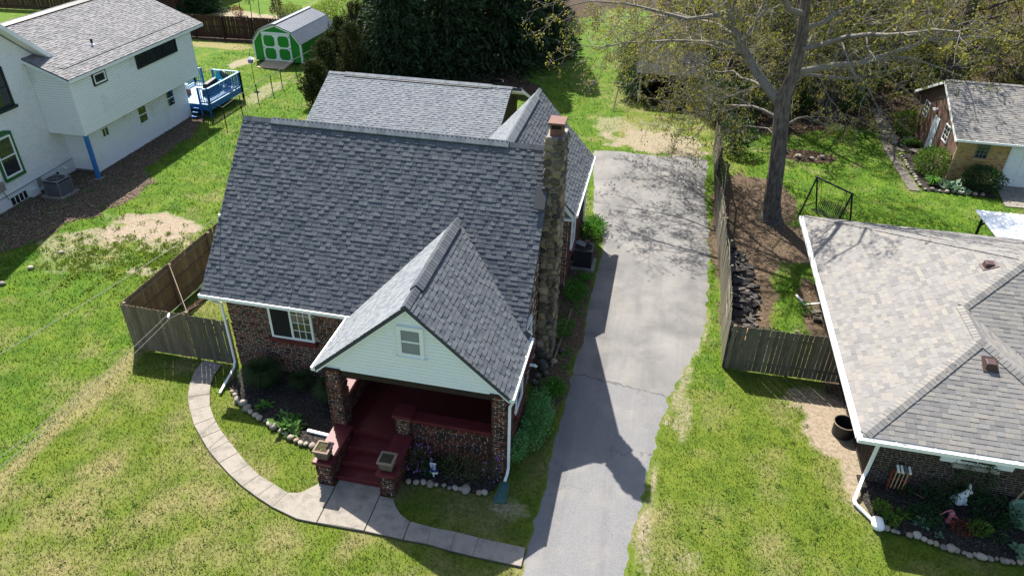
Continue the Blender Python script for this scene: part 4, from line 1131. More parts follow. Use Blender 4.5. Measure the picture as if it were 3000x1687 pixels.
pmg = [picket_mesh(.14 + e, 1.80, .018, material('dark gate board', [(.085, .075, .055), (.12, .105, .078), (.10, .09, .066)], rnd=True, rough=.92, fine=(26, .35), bump=None, vec=(1, 1, .12))) for e in (0, .004)]
picket_run(gt, (-14.38, 16.68, 0), (-12.96, 16.68, 0), .14, pmg, R, gap=.012)
tag(MB().bar((-16.72, 19.3, 1.82), (-14.36, 16.76, 1.90), .022, .03).build('brace_pole', m_fence), 'thin wooden brace pole spanning the corner of the left fence', 'pole')
tag(MB().bar((-16.55, 17.3, .06), (-15.9, 21.9, .06), .12, .05).build('plank', m_lognew), 'long pale plank lying along the inside of the left fence', 'plank')
RF = thing('wooden_fence', (3.4, 20.4, 0), 'grey board fence between the driveway and the neighbouring yard with the oak', 'fence')
pr = [picket_mesh(.14 + e, 1.80, .018, m_fence_r, .035) for e in (0, -.005, .005)]
lean_r = lambda p: -.17 * math.exp(-((p.y - 33.8) / 1.6) ** 2) + .03 * math.sin(p.y * .9)
fx = lambda y: 3.36 + .05 * math.sin(y * .55)
ys = [20.45 + i * 1.984 for i in range(11)]
for y0, y1 in zip(ys, ys[1:]):
    picket_run(RF, (fx(y0), y0, 0), (fx(y1), y1, 0), .14, pr, R, lean_r)
    for z in (.35, 1.0, 1.55):
        q = lambda y: (fx(y) + .04 + z * math.sin(-lean_r(Vector((0, y, 0)))), y, z)
        MB().bar(q(y0), q(y1), .04, .09).build('rail', m_fence_r, RF)
    bevel(MB().bar((fx(y0) + .11, y0 + .06, 0), (fx(y0) + .11 - 1.8 * math.sin(lean_r(Vector((0, y0, 0)))), y0 + .06, 1.78), .09).build('post', m_fence_r, RF), .006)
picket_run(RF, (3.38, 20.43, 0), (7.32, 20.5, 0), .145, pr, R, gap=.004)
for z in (.35, 1.45): MB().box(3.4, 7.3, 20.47, 20.51, z, z + .09).build('rail', m_fence_r, RF)
for x in (5.35, 7.25): MB().box(x, x + .09, 20.512, 20.6, 0, 1.86).build('post', m_fence_r, RF)
BF = thing('picket_fence', (-40, 54.6, 0), 'dark brown pointed picket fence behind the green shed and white house', 'fence')
pb = [picket_mesh(.095, 1.80, .02, m_fence_dk, .04)]
picket_run(BF, (-43.5, 54.5, 0), (-28.6, 55.6, 0), .095, pb, R, gap=.009)
for z in (.3, .95, 1.5): MB().bar((-43.5, 54.46, z), (-28.6, 55.56, z), .04, .09).build('rail', m_fence_dk, BF)
for k in range(7):
    t = k / 6; MB().box(-43.5 + 14.9 * t - .06, -43.5 + 14.9 * t + .06, 54.34 + 1.1 * t, 54.44 + 1.1 * t, 0, 1.78).build('post', m_fence_dk, BF)
BF2 = thing('picket_fence', (-58, 56, 0), 'dark brown picket fence beyond the far side of the white house roof', 'fence')
picket_run(BF2, (-66, 58.5, 0), (-44.0, 60.5, 0), .12, [picket_mesh(.12, 1.9, .02, m_fence_dk, .03)], R, gap=.02)
for z in (.3, 1.5): MB().bar((-66, 58.46, z), (-44, 60.46, z), .04, .09).build('rail', m_fence_dk, BF2)
MF = thing('metal_fence', (-25.4, 42, 0), 'thin black metal post and rail fence beside the blue deck', 'fence')
mp = [(-25.13, 36.72), (-25.33, 38.92), (-25.45, 41.16), (-25.45, 43.06), (-25.5, 44.49), (-25.7, 47.05), (-25.65, 49.6), (-25.5, 52.9)]
for x, y in mp: MB().tube([(x, y, 0), (x, y, 1.22)], .03, 8).build('post', m_black, MF)
for z in (1.2, .08):
    for (x0, y0), (x1, y1) in zip(mp, mp[1:]): MB().tube([(x0, y0, z), (x1, y1, z)], .018 if z > 1 else .01, 6).build('rail', m_black, MF)
MB().tube([(-27.35, 37.75, 1.2), (-25.13, 36.72, 1.2)], .02, 6).build('rail', m_black, MF)
MB().tube([(-27.3, 37.72, .12), (-25.13, 36.72, .1)], .015, 6).build('rail', m_black, MF)
for k in range(1, 8):
    t = k / 8; MB().tube([(-27.35 + 2.2 * t, 37.75 - 1.03 * t, .1), (-27.35 + 2.2 * t, 37.75 - 1.03 * t, 1.2)], .008, 5).build('bar', m_black, MF)

# ------------------------------------------------------------------ tan roofed house on the right
RH = thing('neighbour_house', (11, 20, 0), 'low dark brick house with a tan and grey hipped roof beside the driveway lawn', 'house')
rw = MB().prism([(7.17, 16.12), (11.7, 16.12), (11.7, 17.7), (20, 17.7), (20, 26.8), (7.17, 26.8)], 0, 2.62).build('wall', m_dmortar, RH)
brickwork(rw, [((7.15, 16.1, 0), (1, 0, 0), (0, -1, 0), 4.5, 2.45, [(1.95, 3.05, 1.45, 2.6)], None), ((7.15, 26.8, 0), (0, -1, 0), (-1, 0, 0), 10.7, 2.5, [(3.0, 4.0, 1.3, 2.4)], None)], m_dbrick, 290, course=.078, L=.212, gap=.019, rough=.003, seed=51, inset=.012)
E0, FY, BY, EZ = 6.25, 15.05, 27.7, 2.6
A1, A2, PK = (9.4, 17.95, 4.11), (9.4, 19.6, 4.11), (11.3, 21.2, 5.02)
pl = {'left': [(E0, BY, EZ), (E0, FY, EZ), A1, A2, PK], 'front': [(E0, FY, EZ), (12.55, FY, EZ), A1], 'wingr': [(12.55, FY, EZ), (12.55, 16.95, EZ), A2, A1],
      'main': [(12.55, 16.95, EZ), (20.4, 16.95, EZ), (20.4, 21.2, 5.02), PK, A2], 'rear': [(20.4, BY, EZ), (E0, BY, EZ), PK, (20.4, 21.2, 5.02)]}
rr = MB()
for k, p in pl.items(): rr.extrude([tuple(Vector(q) - Vector((0, 0, .06))) for q in p], (0, 0, .045))
rr = rr.build('roof', m_slate_base, RH)
shingles(rr, [pl['left'], pl['front'], pl['wingr'], pl['main'], pl['rear']], m_tanshing, 295, seed=17, expo=.14, widths=(.15, .19, .23, .28, .34), th=(.010, .016))
def plane_n(q):
    n = (Vector(q[1]) - Vector(q[0])).cross(Vector(q[2]) - Vector(q[0])).normalized(); return n if n.z > 0 else -n
def hip(a, b, p, q, half=.17):
    d = (Vector(b) - Vector(a)).normalized(); s = []
    for k, other in ((p, q), (q, p)):
        v = d.cross(plane_n(pl[k])).normalized()
        if v.dot(plane_n(pl[other])) > 0: v = -v
        # the side that lies over its own plane
        mid = sum((Vector(w) for w in pl[k]), Vector()) / len(pl[k])
        if v.dot(mid - Vector(a)) < 0: v = -v
        s.append(v)
    ridge_caps(rr, a, b, s[0], s[1], m_tanshing, half=half, step=.13, lift=.012)
hip((E0 + .05, FY + .05, EZ + .02), A1, 'left', 'front'); hip((12.5, FY + .05, EZ + .02), A1, 'wingr', 'front')
hip(A1, A2, 'left', 'wingr'); hip(A2, PK, 'left', 'main'); hip((E0 + .05, BY - .05, EZ + .02), PK, 'left', 'rear', .06)
gutter(RH, (E0 - .0, FY, EZ - .02), (E0 - .0, BY, EZ - .02), (-1, 0, 0), w=.13)
gutter(RH, (E0 - .12, FY, EZ - .022), (12.65, FY, EZ - .022), (0, -1, 0), w=.13)
MB().box(E0, E0 + .02, FY, BY, EZ - .2, EZ - .06).build('fascia', m_white, RH)
MB().box(E0 + .02, 12.5, FY, FY + .02, EZ - .2, EZ - .06).build('fascia', m_white, RH)
MB().box(E0 + .03, 7.2, FY + .03, BY - .03, EZ - .16, EZ - .13).build('soffit', m_white, RH)
MB().box(7.2, 12.5, FY + .03, 16.1, EZ - .161, EZ - .131).build('soffit', m_white, RH)
downspout(RH, [(7.28, FY - .07, 2.5), (7.26, FY + .05, 2.4), (7.12, 16.0, 1.95), (7.10, 16.04, .45), (7.04, 15.95, .3), (6.72, 15.2, .1), (6.75, 15.1, .08), (7.1, 14.62, .07)], .09, .07)
downspout(RH, [(6.2, 24.9, 2.4), (6.9, 24.9, 2.2), (7.1, 24.95, 1.9), (7.1, 24.95, .3), (6.6, 25.0, .12), (6.35, 25.7, .07)], .08, .06)
def box_vent(cx, cy, cz, slope_dir, mat, w=.30, h=.13):
    sx, sy, sz = slope_dir
    v = MB().hexa([(cx - w / 2, cy - w / 2, cz - .1), (cx + w / 2, cy - w / 2, cz - .1), (cx + w / 2, cy + w / 2, cz - .1), (cx - w / 2, cy + w / 2, cz - .1), (cx - w / 2 + .03, cy - w / 2 + .03, cz + h), (cx + w / 2 - .03, cy - w / 2 + .03, cz + h), (cx + w / 2 - .03, cy + w / 2 - .03, cz + h + .02), (cx - w / 2 + .03, cy + w / 2 - .03, cz + h + .02)]).build('roof_vent', mat, rr)
    bevel(v, .02, 2)
    f = .045; q = lambda dx, dy: (cx + dx, cy + dy, cz + .03 + sx * dx + sy * dy)
    a = w / 2 + f
    P = [q(-a, -a), q(a, -a), q(a, a), q(-a, a)]
    MB().hexa(P + [(x, y, z + .012) for x, y, z in P]).build('vent_flange', mat, v)
m_ventbrown = material('brown vent metal', [(.055, .032, .029), (.075, .043, .038)], rough=.5, fine=None, bump=None)
box_vent(10.45, 21.35, 4.61, (.48, 0, 0), m_ventbrown)
box_vent(9.53, 17.3, 3.77, (0, .52, 0), m_ventbrown)
box_vent(12.15, 22.6, 4.50, (0, -.372, 0), m_black, .2, .1)
w_ = window(rw, (9.17, 16.08, 1.33), (1, 0, 0), (0, -1, 0), 1.0, 1.0, nx=2, ny=1, depth=.05, sill=material('stone sill', [(.33, .32, .28)], fine=(30, .2)))
for x in (8.76, 10.19):
    sh = MB().box(x, x + .39, 16.04, 16.09, 1.30, 2.4).build('shutter', m_siding, rw)
    for k in range(7): MB().box(x + .05, x + .34, 16.028, 16.04, 1.38 + k * .135, 1.38 + k * .135 + .09).build('louvre', m_siding, sh)
sl = MB().lathe((7.75, 15.5, 2.28), [(.05, .16), (.05, .06), (.09, .02), (.11, -.12), (.08, -.13)], 12).build('soffit_light', m_white, RH)

# ------------------------------------------------------------------ white house on the left
WH = thing('white_house', (-27.25, 28.35, 0), 'white two storey house with jutting upper floor, blue corner post and grey roof', 'house', rz=math.radians(1.9))
o_ = Vector((-27.25, 28.35, 0))
def W(x, y, z): return (o_.x + x, o_.y + y, z)
def wbox(x0, x1, y0, y1, z0, z1): return MB().box(o_.x + x0, o_.x + x1, o_.y + y0, o_.y + y1, z0, z1)
m_jointshadow = material('joint shadow backing', [(.2, .21, .2)], fine=None, bump=None)  # dark tone imitates the shadow between the siding boards
up_ = wbox(-9, -.01, 0, 10.35, 2.36, 5.2).build('upper_floor', m_jointshadow, WH)
siding(up_, W(.004, 0, 0), (0, 1, 0), (1, 0, 0), 2.36, 5.12, .125, m_wsiding, lambda z: (.07, 10.3))
uft = lambda z: (7.02, 8.95 if z < 5.0 else 8.95 - (z - 5.0) / .4)
siding(up_, W(-9, -.004, 0), (1, 0, 0), (0, -1, 0), 2.36, 5.6, .125, m_wsiding, uft)
MB().extrude([W(-8.8, .01, 5.19), W(-.01, .01, 5.19), W(-4.4, .01, 6.8)], (0, 10.3, 0)).build('gable', m_wsiding, up_)
wbox(-.09, .03, -.03, .09, 2.34, 5.15).build('corner_board', m_white, up_)
lo_ = wbox(-9, -.61, .85, 9.55, 0, 2.36).build('lower_floor', m_jointshadow, WH)
wbox(-.62, -.585, .86, 9.54, 0, .115).build('base_board', m_white, lo_)
siding(lo_, W(-.596, .85, 0), (0, 1, 0), (1, 0, 0), .12, 2.36, .125, m_wsiding, lambda z: (0, 8.7))
siding(lo_, W(-9, .846, 0), (1, 0, 0), (0, -1, 0), .12, 2.36, .125, m_wsiding, lambda z: (7.0, 8.4))
wbox(-.615, -.56, .83, .9, 0, 2.355).build('corner_board', m_white, lo_)
pst = wbox(-.17, .0, .0, .17, .08, 2.355).build('corner_post', m_blue, WH, label='blue painted timber post under the jutting floor'); bevel(pst, .01)
wbox(-.26, .1, -.1, .26, -.02, .08).build('post_footing', m_concrete, WH)
wrz, wrx = 6.95, -4.4
wr = MB().extrude([W(.12, -.15, 5.13), W(wrx, -.15, wrz - .03), W(wrx, -.15, wrz - .15), W(.12, -.15, 5.0)], (0, 11.7, 0)).extrude([W(2 * wrx - .12, -.15, 5.13), W(wrx, -.15, wrz - .031), W(wrx, -.15, wrz - .151), W(2 * wrx - .12, -.15, 5.0)], (0, 11.7, 0)).build('roof', m_slate_base, WH)
shingles(wr, [[W(.15, -.15, 5.13), W(.15, 11.55, 5.13), W(wrx, 11.55, wrz), W(wrx, -.15, wrz)]], m_greyshing, 290, seed=19, expo=.14, widths=(.14, .18, .22, .28))
ridge_caps(wr, W(wrx, -.15, wrz), W(wrx, 11.5, wrz), (1, 0, -.4), (-1, 0, -.4), m_greyshing)
MB().hexa([W(wrx + .1, .2, wrz - .02), W(wrx + .32, .2, wrz - .11), W(wrx + .32, 11, wrz - .11), W(wrx + .1, 11, wrz - .02), W(wrx + .1, .2, wrz + .03), W(wrx + .32, .2, wrz - .06), W(wrx + .32, 11, wrz - .06), W(wrx + .1, 11, wrz + .03)]).build('ridge_vent', m_black, wr)
fascia(wr, W(.13, -.15, 5.12), W(.13, 11.55, 5.12), .14, .03, (1, 0, 0))
fascia(wr, W(.1, -.17, 5.1), W(wrx, -.17, wrz - .04), .14, .02, (0, 1, 0), name='rake_board')
fascia(wr, W(.1, 11.56, 5.1), W(wrx, 11.56, wrz - .04), .14, .02, (0, 1, 0), name='rake_board')
c_ = MB()
for a, b in ((W(-.52, .55, 5.42), W(-.52, 10.9, 5.42)), (W(-.52, .55, 5.42), W(-.72, .45, 5.5))): c_.bar(a, b, .025, .035)
c_.build('heat_cable', m_black, wr)
vp = MB().tube([W(-1.28, 3.75, 5.6), W(-1.28, 3.75, 6.0)], .06, 10).build('vent_stack', m_black, wr)
MB().lathe(W(-1.28, 3.75, 5.68), [(.16, -.05), (.14, .02), (.065, .1)], 12).build('stack_flashing', m_gutter, vp)
# windows of the white house
window(up_, W(.02, 1.5, 4.32), (0, 1, 0), (1, 0, 0), 1.0, .64, fw=.09, mfr=m_black, ny=1, depth=.05)
q = window(up_, W(.024, 1.58, 4.4), (0, 1, 0), (1, 0, 0), .84, .48, fw=.06, ny=1, depth=.06)
window(up_, W(.02, 4.95, 4.2), (0, 1, 0), (1, 0, 0), 3.72, .84, fw=.09, mfr=m_black, nx=3, ny=1, mull=.08, depth=.06)
window(lo_, W(-.572, 1.72, 1.52), (0, 1, 0), (1, 0, 0), .55, .5, fw=.05, nx=2, ny=1, depth=.04)
window(lo_, W(-.572, 4.75, 1.15), (0, 1, 0), (1, 0, 0), .78, .95, fw=.06, ny=2, bar=.05, depth=.04)
window(lo_, W(-.572, 7.45, 1.2), (0, 1, 0), (1, 0, 0), .78, .97, fw=.06, ny=2, bar=.05, depth=.04)
wbox(-.59, -.55, 1.25, 1.38, .7, .86).build('outlet_box', m_white, lo_)
# whitewashed brick block
bb = MB().extrude([W(-12, -12.6, 0), W(-12, 1.2, 0), W(-12, 1.2, 5.5), W(-12, -5.7, 11.3), W(-12, -12.6, 5.5)], (10, 0, 0)).build('brick_block', m_wmortar, WH)
brickwork(bb, [(W(-1.985, -11, 0), (0, 1, 0), (1, 0, 0), 12.2, 8.1, [(7.65, 8.75, 1.3, 3.2), (8.55, 9.55, 4.2, 6.0), (9.7, 10.7, .05, .42), (7.4, 8.5, .05, .42)], lambda z: (0, 12.2) if z < 5.4 else (0, 12.2 - (z - 5.4) * 1.19))], m_wbrick, 280, course=.082, L=.22, gap=.010, rough=.004, seed=53, inset=.008)
wbox(-2.0, -1.955, -12, .84, 0, .66).build('foundation', m_wmortar, bb)
gwn = window(bb, W(-1.97, -3.32, 1.32), (0, 1, 0), (1, 0, 0), 1.02, 1.82, fw=.08, ny=2, bar=.06, depth=.05, mfr=m_white, sill=material('green sill paint', [(.02, .12, .03)], rough=.6, fine=(20, .15)))
m_gtrim = bpy.data.materials['green sill paint']
for a in ((-3.42, -3.32, 1.3, 3.2), (-2.30, -2.2, 1.3, 3.2)): wbox(-1.98, -1.9, a[0], a[1], a[2], a[3]).build('casing', m_gtrim, gwn)
arc = [(-3.42, 3.2), (-2.2, 3.2), (-2.2, 3.27), (-2.5, 3.38), (-2.81, 3.42), (-3.12, 3.38), (-3.42, 3.27)]
MB().extrude([W(-1.98, y, z) for y, z in arc], (.09, 0, 0)).build('arched_head', m_gtrim, gwn)
dwn = window(bb, W(-1.97, -2.42, 4.25), (0, 1, 0), (1, 0, 0), 1.0, 1.75, fw=.09, ny=2, bar=.06, depth=.05, mfr=material('dark green trim', [(.012, .022, .024)], rough=.5, fine=None, bump=None), sill=bpy.data.materials['dark green trim'])
for y0 in (-1.27, -3.5):
    bw = wbox(-1.975, -1.945, y0, y0 + .95, .06, .42).build('basement_window', m_dark, bb)
    for k in range(3): wbox(-1.944, -1.92, y0 + .2 + .25 * k, y0 + .23 + .25 * k, .06, .42).build('bar', m_white, bw)
MB().tube([W(-1.97, .05, .5), W(-1.8, .05, .5), W(-1.76, .05, .42)], .04, 8).build('vent_pipe', m_gutter, bb)
MB().tube([W(-1.93, .8, .68), W(-1.93, -3, .62), W(-1.93, -8, .58)], .012, 6).build('cable', m_black, bb)
mt = wbox(-1.98, -1.8, -4.0, -3.65, .95, 1.35).build('meter_box', m_concrete, bb)
MB().tube([W(-1.88, -3.8, .95), W(-1.85, -3.7, .5), W(-1.8, -3.2, .1)], .015, 6).build('cable', m_black, mt)
wbox(-1.98, -1.86, -1.75, -1.55, .25, .62).build('junction_box', m_concrete, bb)
wbox(-2.0, -1.75, -2.45, -1.95, 0, .34).build('well_kerb', m_wmortar, bb)
# gable roof of the block above
br = MB().extrude([W(-12, 1.5, 5.42), W(-1.5, 1.5, 5.42), W(-1.5, -5.7, 11.5), W(-12, -5.7, 11.5)], (0, 0, .12)).extrude([W(-12, -12.9, 5.42), W(-1.5, -12.9, 5.42), W(-1.5, -5.7, 11.499), W(-12, -5.7, 11.499)], (0, 0, .12)).build('block_roof', m_slate_base, bb)
fascia(br, W(-1.5, 1.52, 5.54), W(-1.5, -5.7, 11.62), .24, .04, (1, 0, 0), drop=-.01, name='rake_board')
MB().extrude([W(-2.0, 1.4, 5.36), W(-1.51, 1.4, 5.36), W(-1.51, -5.6, 11.35), W(-2.0, -5.6, 11.35)], (0, 0, .03)).build('rake_soffit', m_white, br)
wbox(-2.05, -1.51, .9, 1.45, 5.2, 5.4).build('eave_return', m_white, br)

# ------------------------------------------------------------------ deck
DK = thing('deck', (-28.5, 40, 0), 'small raised deck with bright blue railings behind the white house', 'deck')
dx0, dx1, dy0, dy1, dz = -30.3, -26.85, 37.95, 41.75, .78
for k in range(24):
    x = dx0 + (dx1 - dx0) * k / 24; MB().box(x + .004, x + (dx1 - dx0) / 24 - .004, dy0, dy1, dz - .03, dz).build('deck_board', m_deckfloor, DK)
MB().box(dx0 + .02, dx1 - .02, dy0 + .03, dy1 - .03, .40, dz - .035).build('joist_frame', m_blue, DK)
def rail(a, b, gate=False):
    a, b = Vector(a), Vector(b); L = (b - a).length; n = int(L / .13)
    t = MB().bar(a + Vector((0, 0, dz + .95)), b + Vector((0, 0, dz + .95)), .14, .04).build('top_rail', m_deckfloor, DK)
    MB().bar(a + Vector((0, 0, dz + .1)), b + Vector((0, 0, dz + .1)), .04, .08).build('bottom_rail', m_blue, DK)
    for k in range(1, n):
        p = a + (b - a) * (k / n); MB().box(p.x - .018, p.x + .018, p.y - .018, p.y + .018, dz + .06, dz + .93).build('baluster', m_blue, DK)
    for p in (a, b): MB().box(p.x - .05, p.x + .05, p.y - .05, p.y + .05, 0, dz + .99).build('post', m_blue, DK)
rail((dx1, dy0 + .05, 0), (dx1, dy1, 0)); rail((dx1, dy0 + .02, 0), (-27.45, dy0 + .02, 0)); rail((dx1, dy1, 0), (-28.8, dy1, 0)); rail((-30.2, dy1, 0), (-29.6, dy1, 0)); rail((-30.2, 39.9, 0), (-30.2, dy1, 0))
for k in range(3): MB().box(-27.85, -27.5, dy0 - .2 * (k + 1), dy0 - .2 * k - .003, dz - .2 * (k + 1) - .05, dz - .2 * (k + 1)).build('stair_tread', m_blue, DK)
g = thing('covered_grill', (-27.9, 39.9, dz), 'long grill under a black cover on the blue deck', 'grill')
bevel(MB().hexa([(-28.2, 39.3, dz), (-27.6, 39.3, dz), (-27.6, 40.7, dz), (-28.2, 40.7, dz), (-28.05, 39.45, dz + .75), (-27.75, 39.45, dz + .75), (-27.75, 40.55, dz + .85), (-28.05, 40.55, dz + .85)]).build('cover', m_black, g), .05, 2)
ch = thing('deck_chair', (-28.1, 41.2, dz), 'bright turquoise slatted garden chair on the deck', 'chair')
m_turq = material('turquoise plastic', [(.02, .36, .50)], rough=.4, fine=None, bump=None)
for k in range(5): MB().hexa([(-28.4 + k * .11, 41.35, dz + .35), (-28.31 + k * .11, 41.35, dz + .35), (-28.31 + k * .11, 41.38, dz + .35), (-28.4 + k * .11, 41.38, dz + .35), (-28.42 + k * .12, 41.6, dz + .95), (-28.31 + k * .12, 41.6, dz + .95), (-28.31 + k * .12, 41.63, dz + .95), (-28.42 + k * .12, 41.63, dz + .95)]).build('back_slat', m_turq, ch)
for k in range(4): MB().box(-28.42, -27.82, 40.9 + k * .12, 41.0 + k * .12, dz + .34, dz + .37).build('seat_slat', m_turq, ch)
for x in (-28.46, -27.84):
    MB().box(x, x + .1, 40.85, 41.45, dz + .55, dz + .58).build('arm', m_turq, ch)
    for y in (40.87, 41.38): MB().box(x + .02, x + .07, y, y + .05, dz, dz + .55).build('leg', m_turq, ch)
tr = thing('round_table', (-27.5, 41.3, dz), 'dark round table tipped up on the deck beside the turquoise chair', 'table')
MB().tube([(-27.62, 41.25, dz + .6), (-27.58, 41.32, dz + .62)], .55, 20).build('top', m_black, tr)
MB().tube([(-27.6, 41.3, dz), (-27.6, 41.3, dz + .6)], .03, 6).build('leg', m_black, tr)
bk = thing('white_bucket', (-29.2, 39.3, dz), 'white bucket on a red stand on the deck', 'bucket')
MB().lathe((-29.2, 39.3, dz + .35), [(.13, 0), (.17, .34), (.15, .34), (.12, .03)], 14).build('pail', m_gutter, bk)
MB().box(-29.38, -29.02, 39.12, 39.48, dz, dz + .345).build('stand', m_clay, bk)

# ------------------------------------------------------------------ green shed
SH = thing('garden_shed', (-28.4, 50, 0), 'bright green barn shed with white trim and grey gambrel metal roof', 'shed')
sx0, sx1, sy0, sy1 = -30.35, -26.5, 49.75, 55.6
cxs = (sx0 + sx1) / 2
prof = [(sx0, .12), (sx1, .12), (sx1, 1.52), (sx1 - .62, 2.32), (cxs, 2.78), (sx0 + .62, 2.32), (sx0, 1.52)]
MB().extrude([(x, sy0, z) for x, z in prof], (0, sy1 - sy0, 0)).build('wall', m_green, SH)
for (a, b) in ((prof[2], prof[3]), (prof[3], prof[4]), (prof[4], prof[5]), (prof[5], prof[6])):
    A, B = Vector((a[0], 0, a[1])), Vector((b[0], 0, b[1])); d = (B - A).normalized(); nrm = Vector((d.z, 0, -d.x)); nrm = nrm if nrm.z > 0 else -nrm
    A2_, B2_ = A - d * .05, B + d * .02
    P = []
    for k in (.02, .05):
        P += [A2_ + nrm * k + Vector((0, sy0 - .14, 0)), B2_ + nrm * k + Vector((0, sy0 - .14, 0)), B2_ + nrm * k + Vector((0, sy1 + .12, 0)), A2_ + nrm * k + Vector((0, sy1 + .12, 0))]
    rp = MB().hexa(P).build('roof_panel', m_metalroof, SH)
    n = 24
    for k in range(n + 1):
        y = sy0 - .1 + (sy1 - sy0 + .18) * k / n
        P = []
        for q in (.0501, .075): P += [A2_ + nrm * q + Vector((0, y - .02, 0)), B2_ + nrm * q + Vector((0, y - .02, 0)), B2_ + nrm * q + Vector((0, y + .02, 0)), A2_ + nrm * q + Vector((0, y + .02, 0))]
        MB().hexa(P).build('rib', m_metalroof, rp)
    # gable trim
    P = []
    for yy in (sy0 - .035, sy0 - .003):
        P += [A - nrm * .13 + Vector((0, yy, 0)), B - nrm * .13 + Vector((0, yy, 0)), B - nrm * .002 + Vector((0, yy, 0)), A - nrm * .002 + Vector((0, yy, 0))]
    MB().hexa(P).build('trim', m_white, SH)
MB().box(cxs - .14, cxs + .14, sy0 - .13, sy1 + .1, 2.83, 2.87).build('ridge_cap', m_metalroof, SH)
for x in (sx0 - .01, sx1 - .1): MB().box(x, x + .11, sy0 - .04, sy0 - .002, .12, 1.5).build('trim', m_white, SH)
MB().box(sx1 + .002, sx1 + .03, sy0 - .03, sy0 + .09, .12, 1.5).build('trim', m_white, SH)
MB().box(sx1 + .002, sx1 + .03, sy1 - .09, sy1 + .02, .12, 1.5).build('trim', m_white, SH)
MB().box(sx0 + .78, sx1 - .78, sy0 - .06, sy0 - .003, 2.12, 2.24).build('trim', m_white, SH)
for s in (0, 1):
    x0 = cxs - 1.14 if s == 0 else cxs + .005; x1 = x0 + 1.135
    dr = MB().box(x0, x1, sy0 - .05, sy0 - .004, .16, 2.10).build('door', m_white, SH)
    for z0, z1 in ((.27, 1.08), (1.2, 2.0)):
        a, b = x0 + .13, x1 - .13; k = .16
        MB().extrude([(x, sy0 - .058, z) for x, z in ((a + k, z0), (b - k, z0), (b, z0 + k), (b, z1 - k), (b - k, z1), (a + k, z1), (a, z1 - k), (a, z0 + k))], (0, .006, 0)).build('panel', m_green, dr)
    for z in (.3, 1.1, 1.95):
        xx = x0 + .0 if s == 0 else x1 - .16; MB().box(xx, xx + .16, sy0 - .066, sy0 - .052, z, z + .04).build('hinge', m_black, dr)
MB().hexa([(-29.5, sy0 - 1.5, 0), (-27.3, sy0 - 1.5, 0), (-27.3, sy0 - .05, .0), (-29.5, sy0 - .05, .0), (-29.5, sy0 - 1.5, .03), (-27.3, sy0 - 1.5, .03), (-27.3, sy0 - .05, .17), (-29.5, sy0 - .05, .17)]).build('ramp', m_ply, SH)

# ------------------------------------------------------------------ brown garage on the right
RG = thing('side_garage', (18, 43, 0), 'garage with brown gable wall, buff brick front and white door beyond the right lawn', 'garage')
k0, k1, q0, q1, qm = 15.5, 28.0, 39.5, 47.3, 43.4
rgw = MB().extrude([(k0, q0, 0), (k0, q1, 0), (k0, q1, 2.45), (k0, qm, 4.1), (k0, q0, 2.45)], (k1 - k0, 0, 0)).build('wall', m_ymortar, RG)
bp = lambda y: 2.45 + (4.1 - 2.45) * (1 - abs(y - qm) / (qm - q0))
for i in range(26):
    y0 = q0 + (q1 - q0) * i / 26; y1 = q0 + (q1 - q0) * (i + 1) / 26 - .008
    pp = [(k0 - .002, y0, .1), (k0 - .002, y1, .1), (k0 - .002, y1, bp(y1))]
    if y0 < qm < y1: pp.append((k0 - .002, qm, bp(qm)))
    pp.append((k0 - .002, y0, bp(y0)))
    MB().extrude(pp, (-.025, 0, 0)).build('siding_board', m_brownsid, rgw)
brickwork(rgw, [((k0, q0 - .015, 0), (1, 0, 0), (0, -1, 0), 7, 2.45, [(.92, 1.5, 1.4, 2.3), (2.5, 5.1, 0, 2.2)], None)], m_ybrick, 200, course=.075, L=.21, gap=.008, rough=.003, seed=55)
MB().box(k0 - .035, k0 + .05, q0 - .04, q0 + .02, 0, 2.42).build('corner_board', material('buff corner', [(.50, .36, .2)], fine=None, bump=None), rgw)
rs = (4.2 - 2.42) / (qm - q0 + .3)
rgr = MB().extrude([(k0 - .3, q0 - .3, 2.40), (k0 - .3, qm, 4.2), (k0 - .3, qm, 4.08), (k0 - .3, q0 - .3, 2.28)], (13, 0, 0)).extrude([(k0 - .3, q1 + .3, 2.40), (k0 - .3, qm, 4.199), (k0 - .3, qm, 4.079), (k0 - .3, q1 + .3, 2.28)], (13, 0, 0)).build('roof', m_slate_base, RG)
shingles(rgr, [[(k0 - .3, q0 - .33, 2.41), (k0 + 12.7, q0 - .33, 2.41), (k0 + 12.7, qm, 4.215), (k0 - .3, qm, 4.215)]], m_tanshing, 150, seed=22, expo=.15, widths=(.2, .26, .32))
ridge_caps(rgr, (k0 - .3, qm, 4.22), (k0 + 12, qm, 4.22), (0, -1, -rs), (0, 1, -rs), m_tanshing, step=.2)
for s, y in ((-1, q0 - .3), (1, q1 + .3)): fascia(rgr, (k0 - .32, y, 2.40), (k0 - .32, qm, 4.2), .16, .03, (1, 0, 0), m_white, name='rake_board')
gutter(RG, (k0 - .3, q0 - .3, 2.41), (k0 + 12, q0 - .3, 2.41), (0, -1, 0))
window(rgw, (16.42, q0 - .015, 1.4), (1, 0, 0), (0, -1, 0), .6, .88, fw=.03, nx=3, ny=4, mull=.02, bar=.02, mfr=material('grey window frame', [(.20, .21, .2)], fine=None, bump=None), depth=.035, sill=m_ybrick)
dd = MB().box(18.0, 20.6, q0 - .04, q0 - .017, .04, 2.15).build('garage_door', m_white, rgw)
for k in range(4):
    for j in range(4): bevel(MB().box(18.06 + j * .64, 18.06 + j * .64 + .58, q0 - .06, q0 - .04, .09 + k * .51, .09 + k * .51 + .45).build('door_panel', m_white, dd), .015)
window(rgw, (k0 - .03, 45.95, 1.5), (0, -1, 0), (-1, 0, 0), .85, .85, fw=.06, nx=2, ny=3, depth=.04)
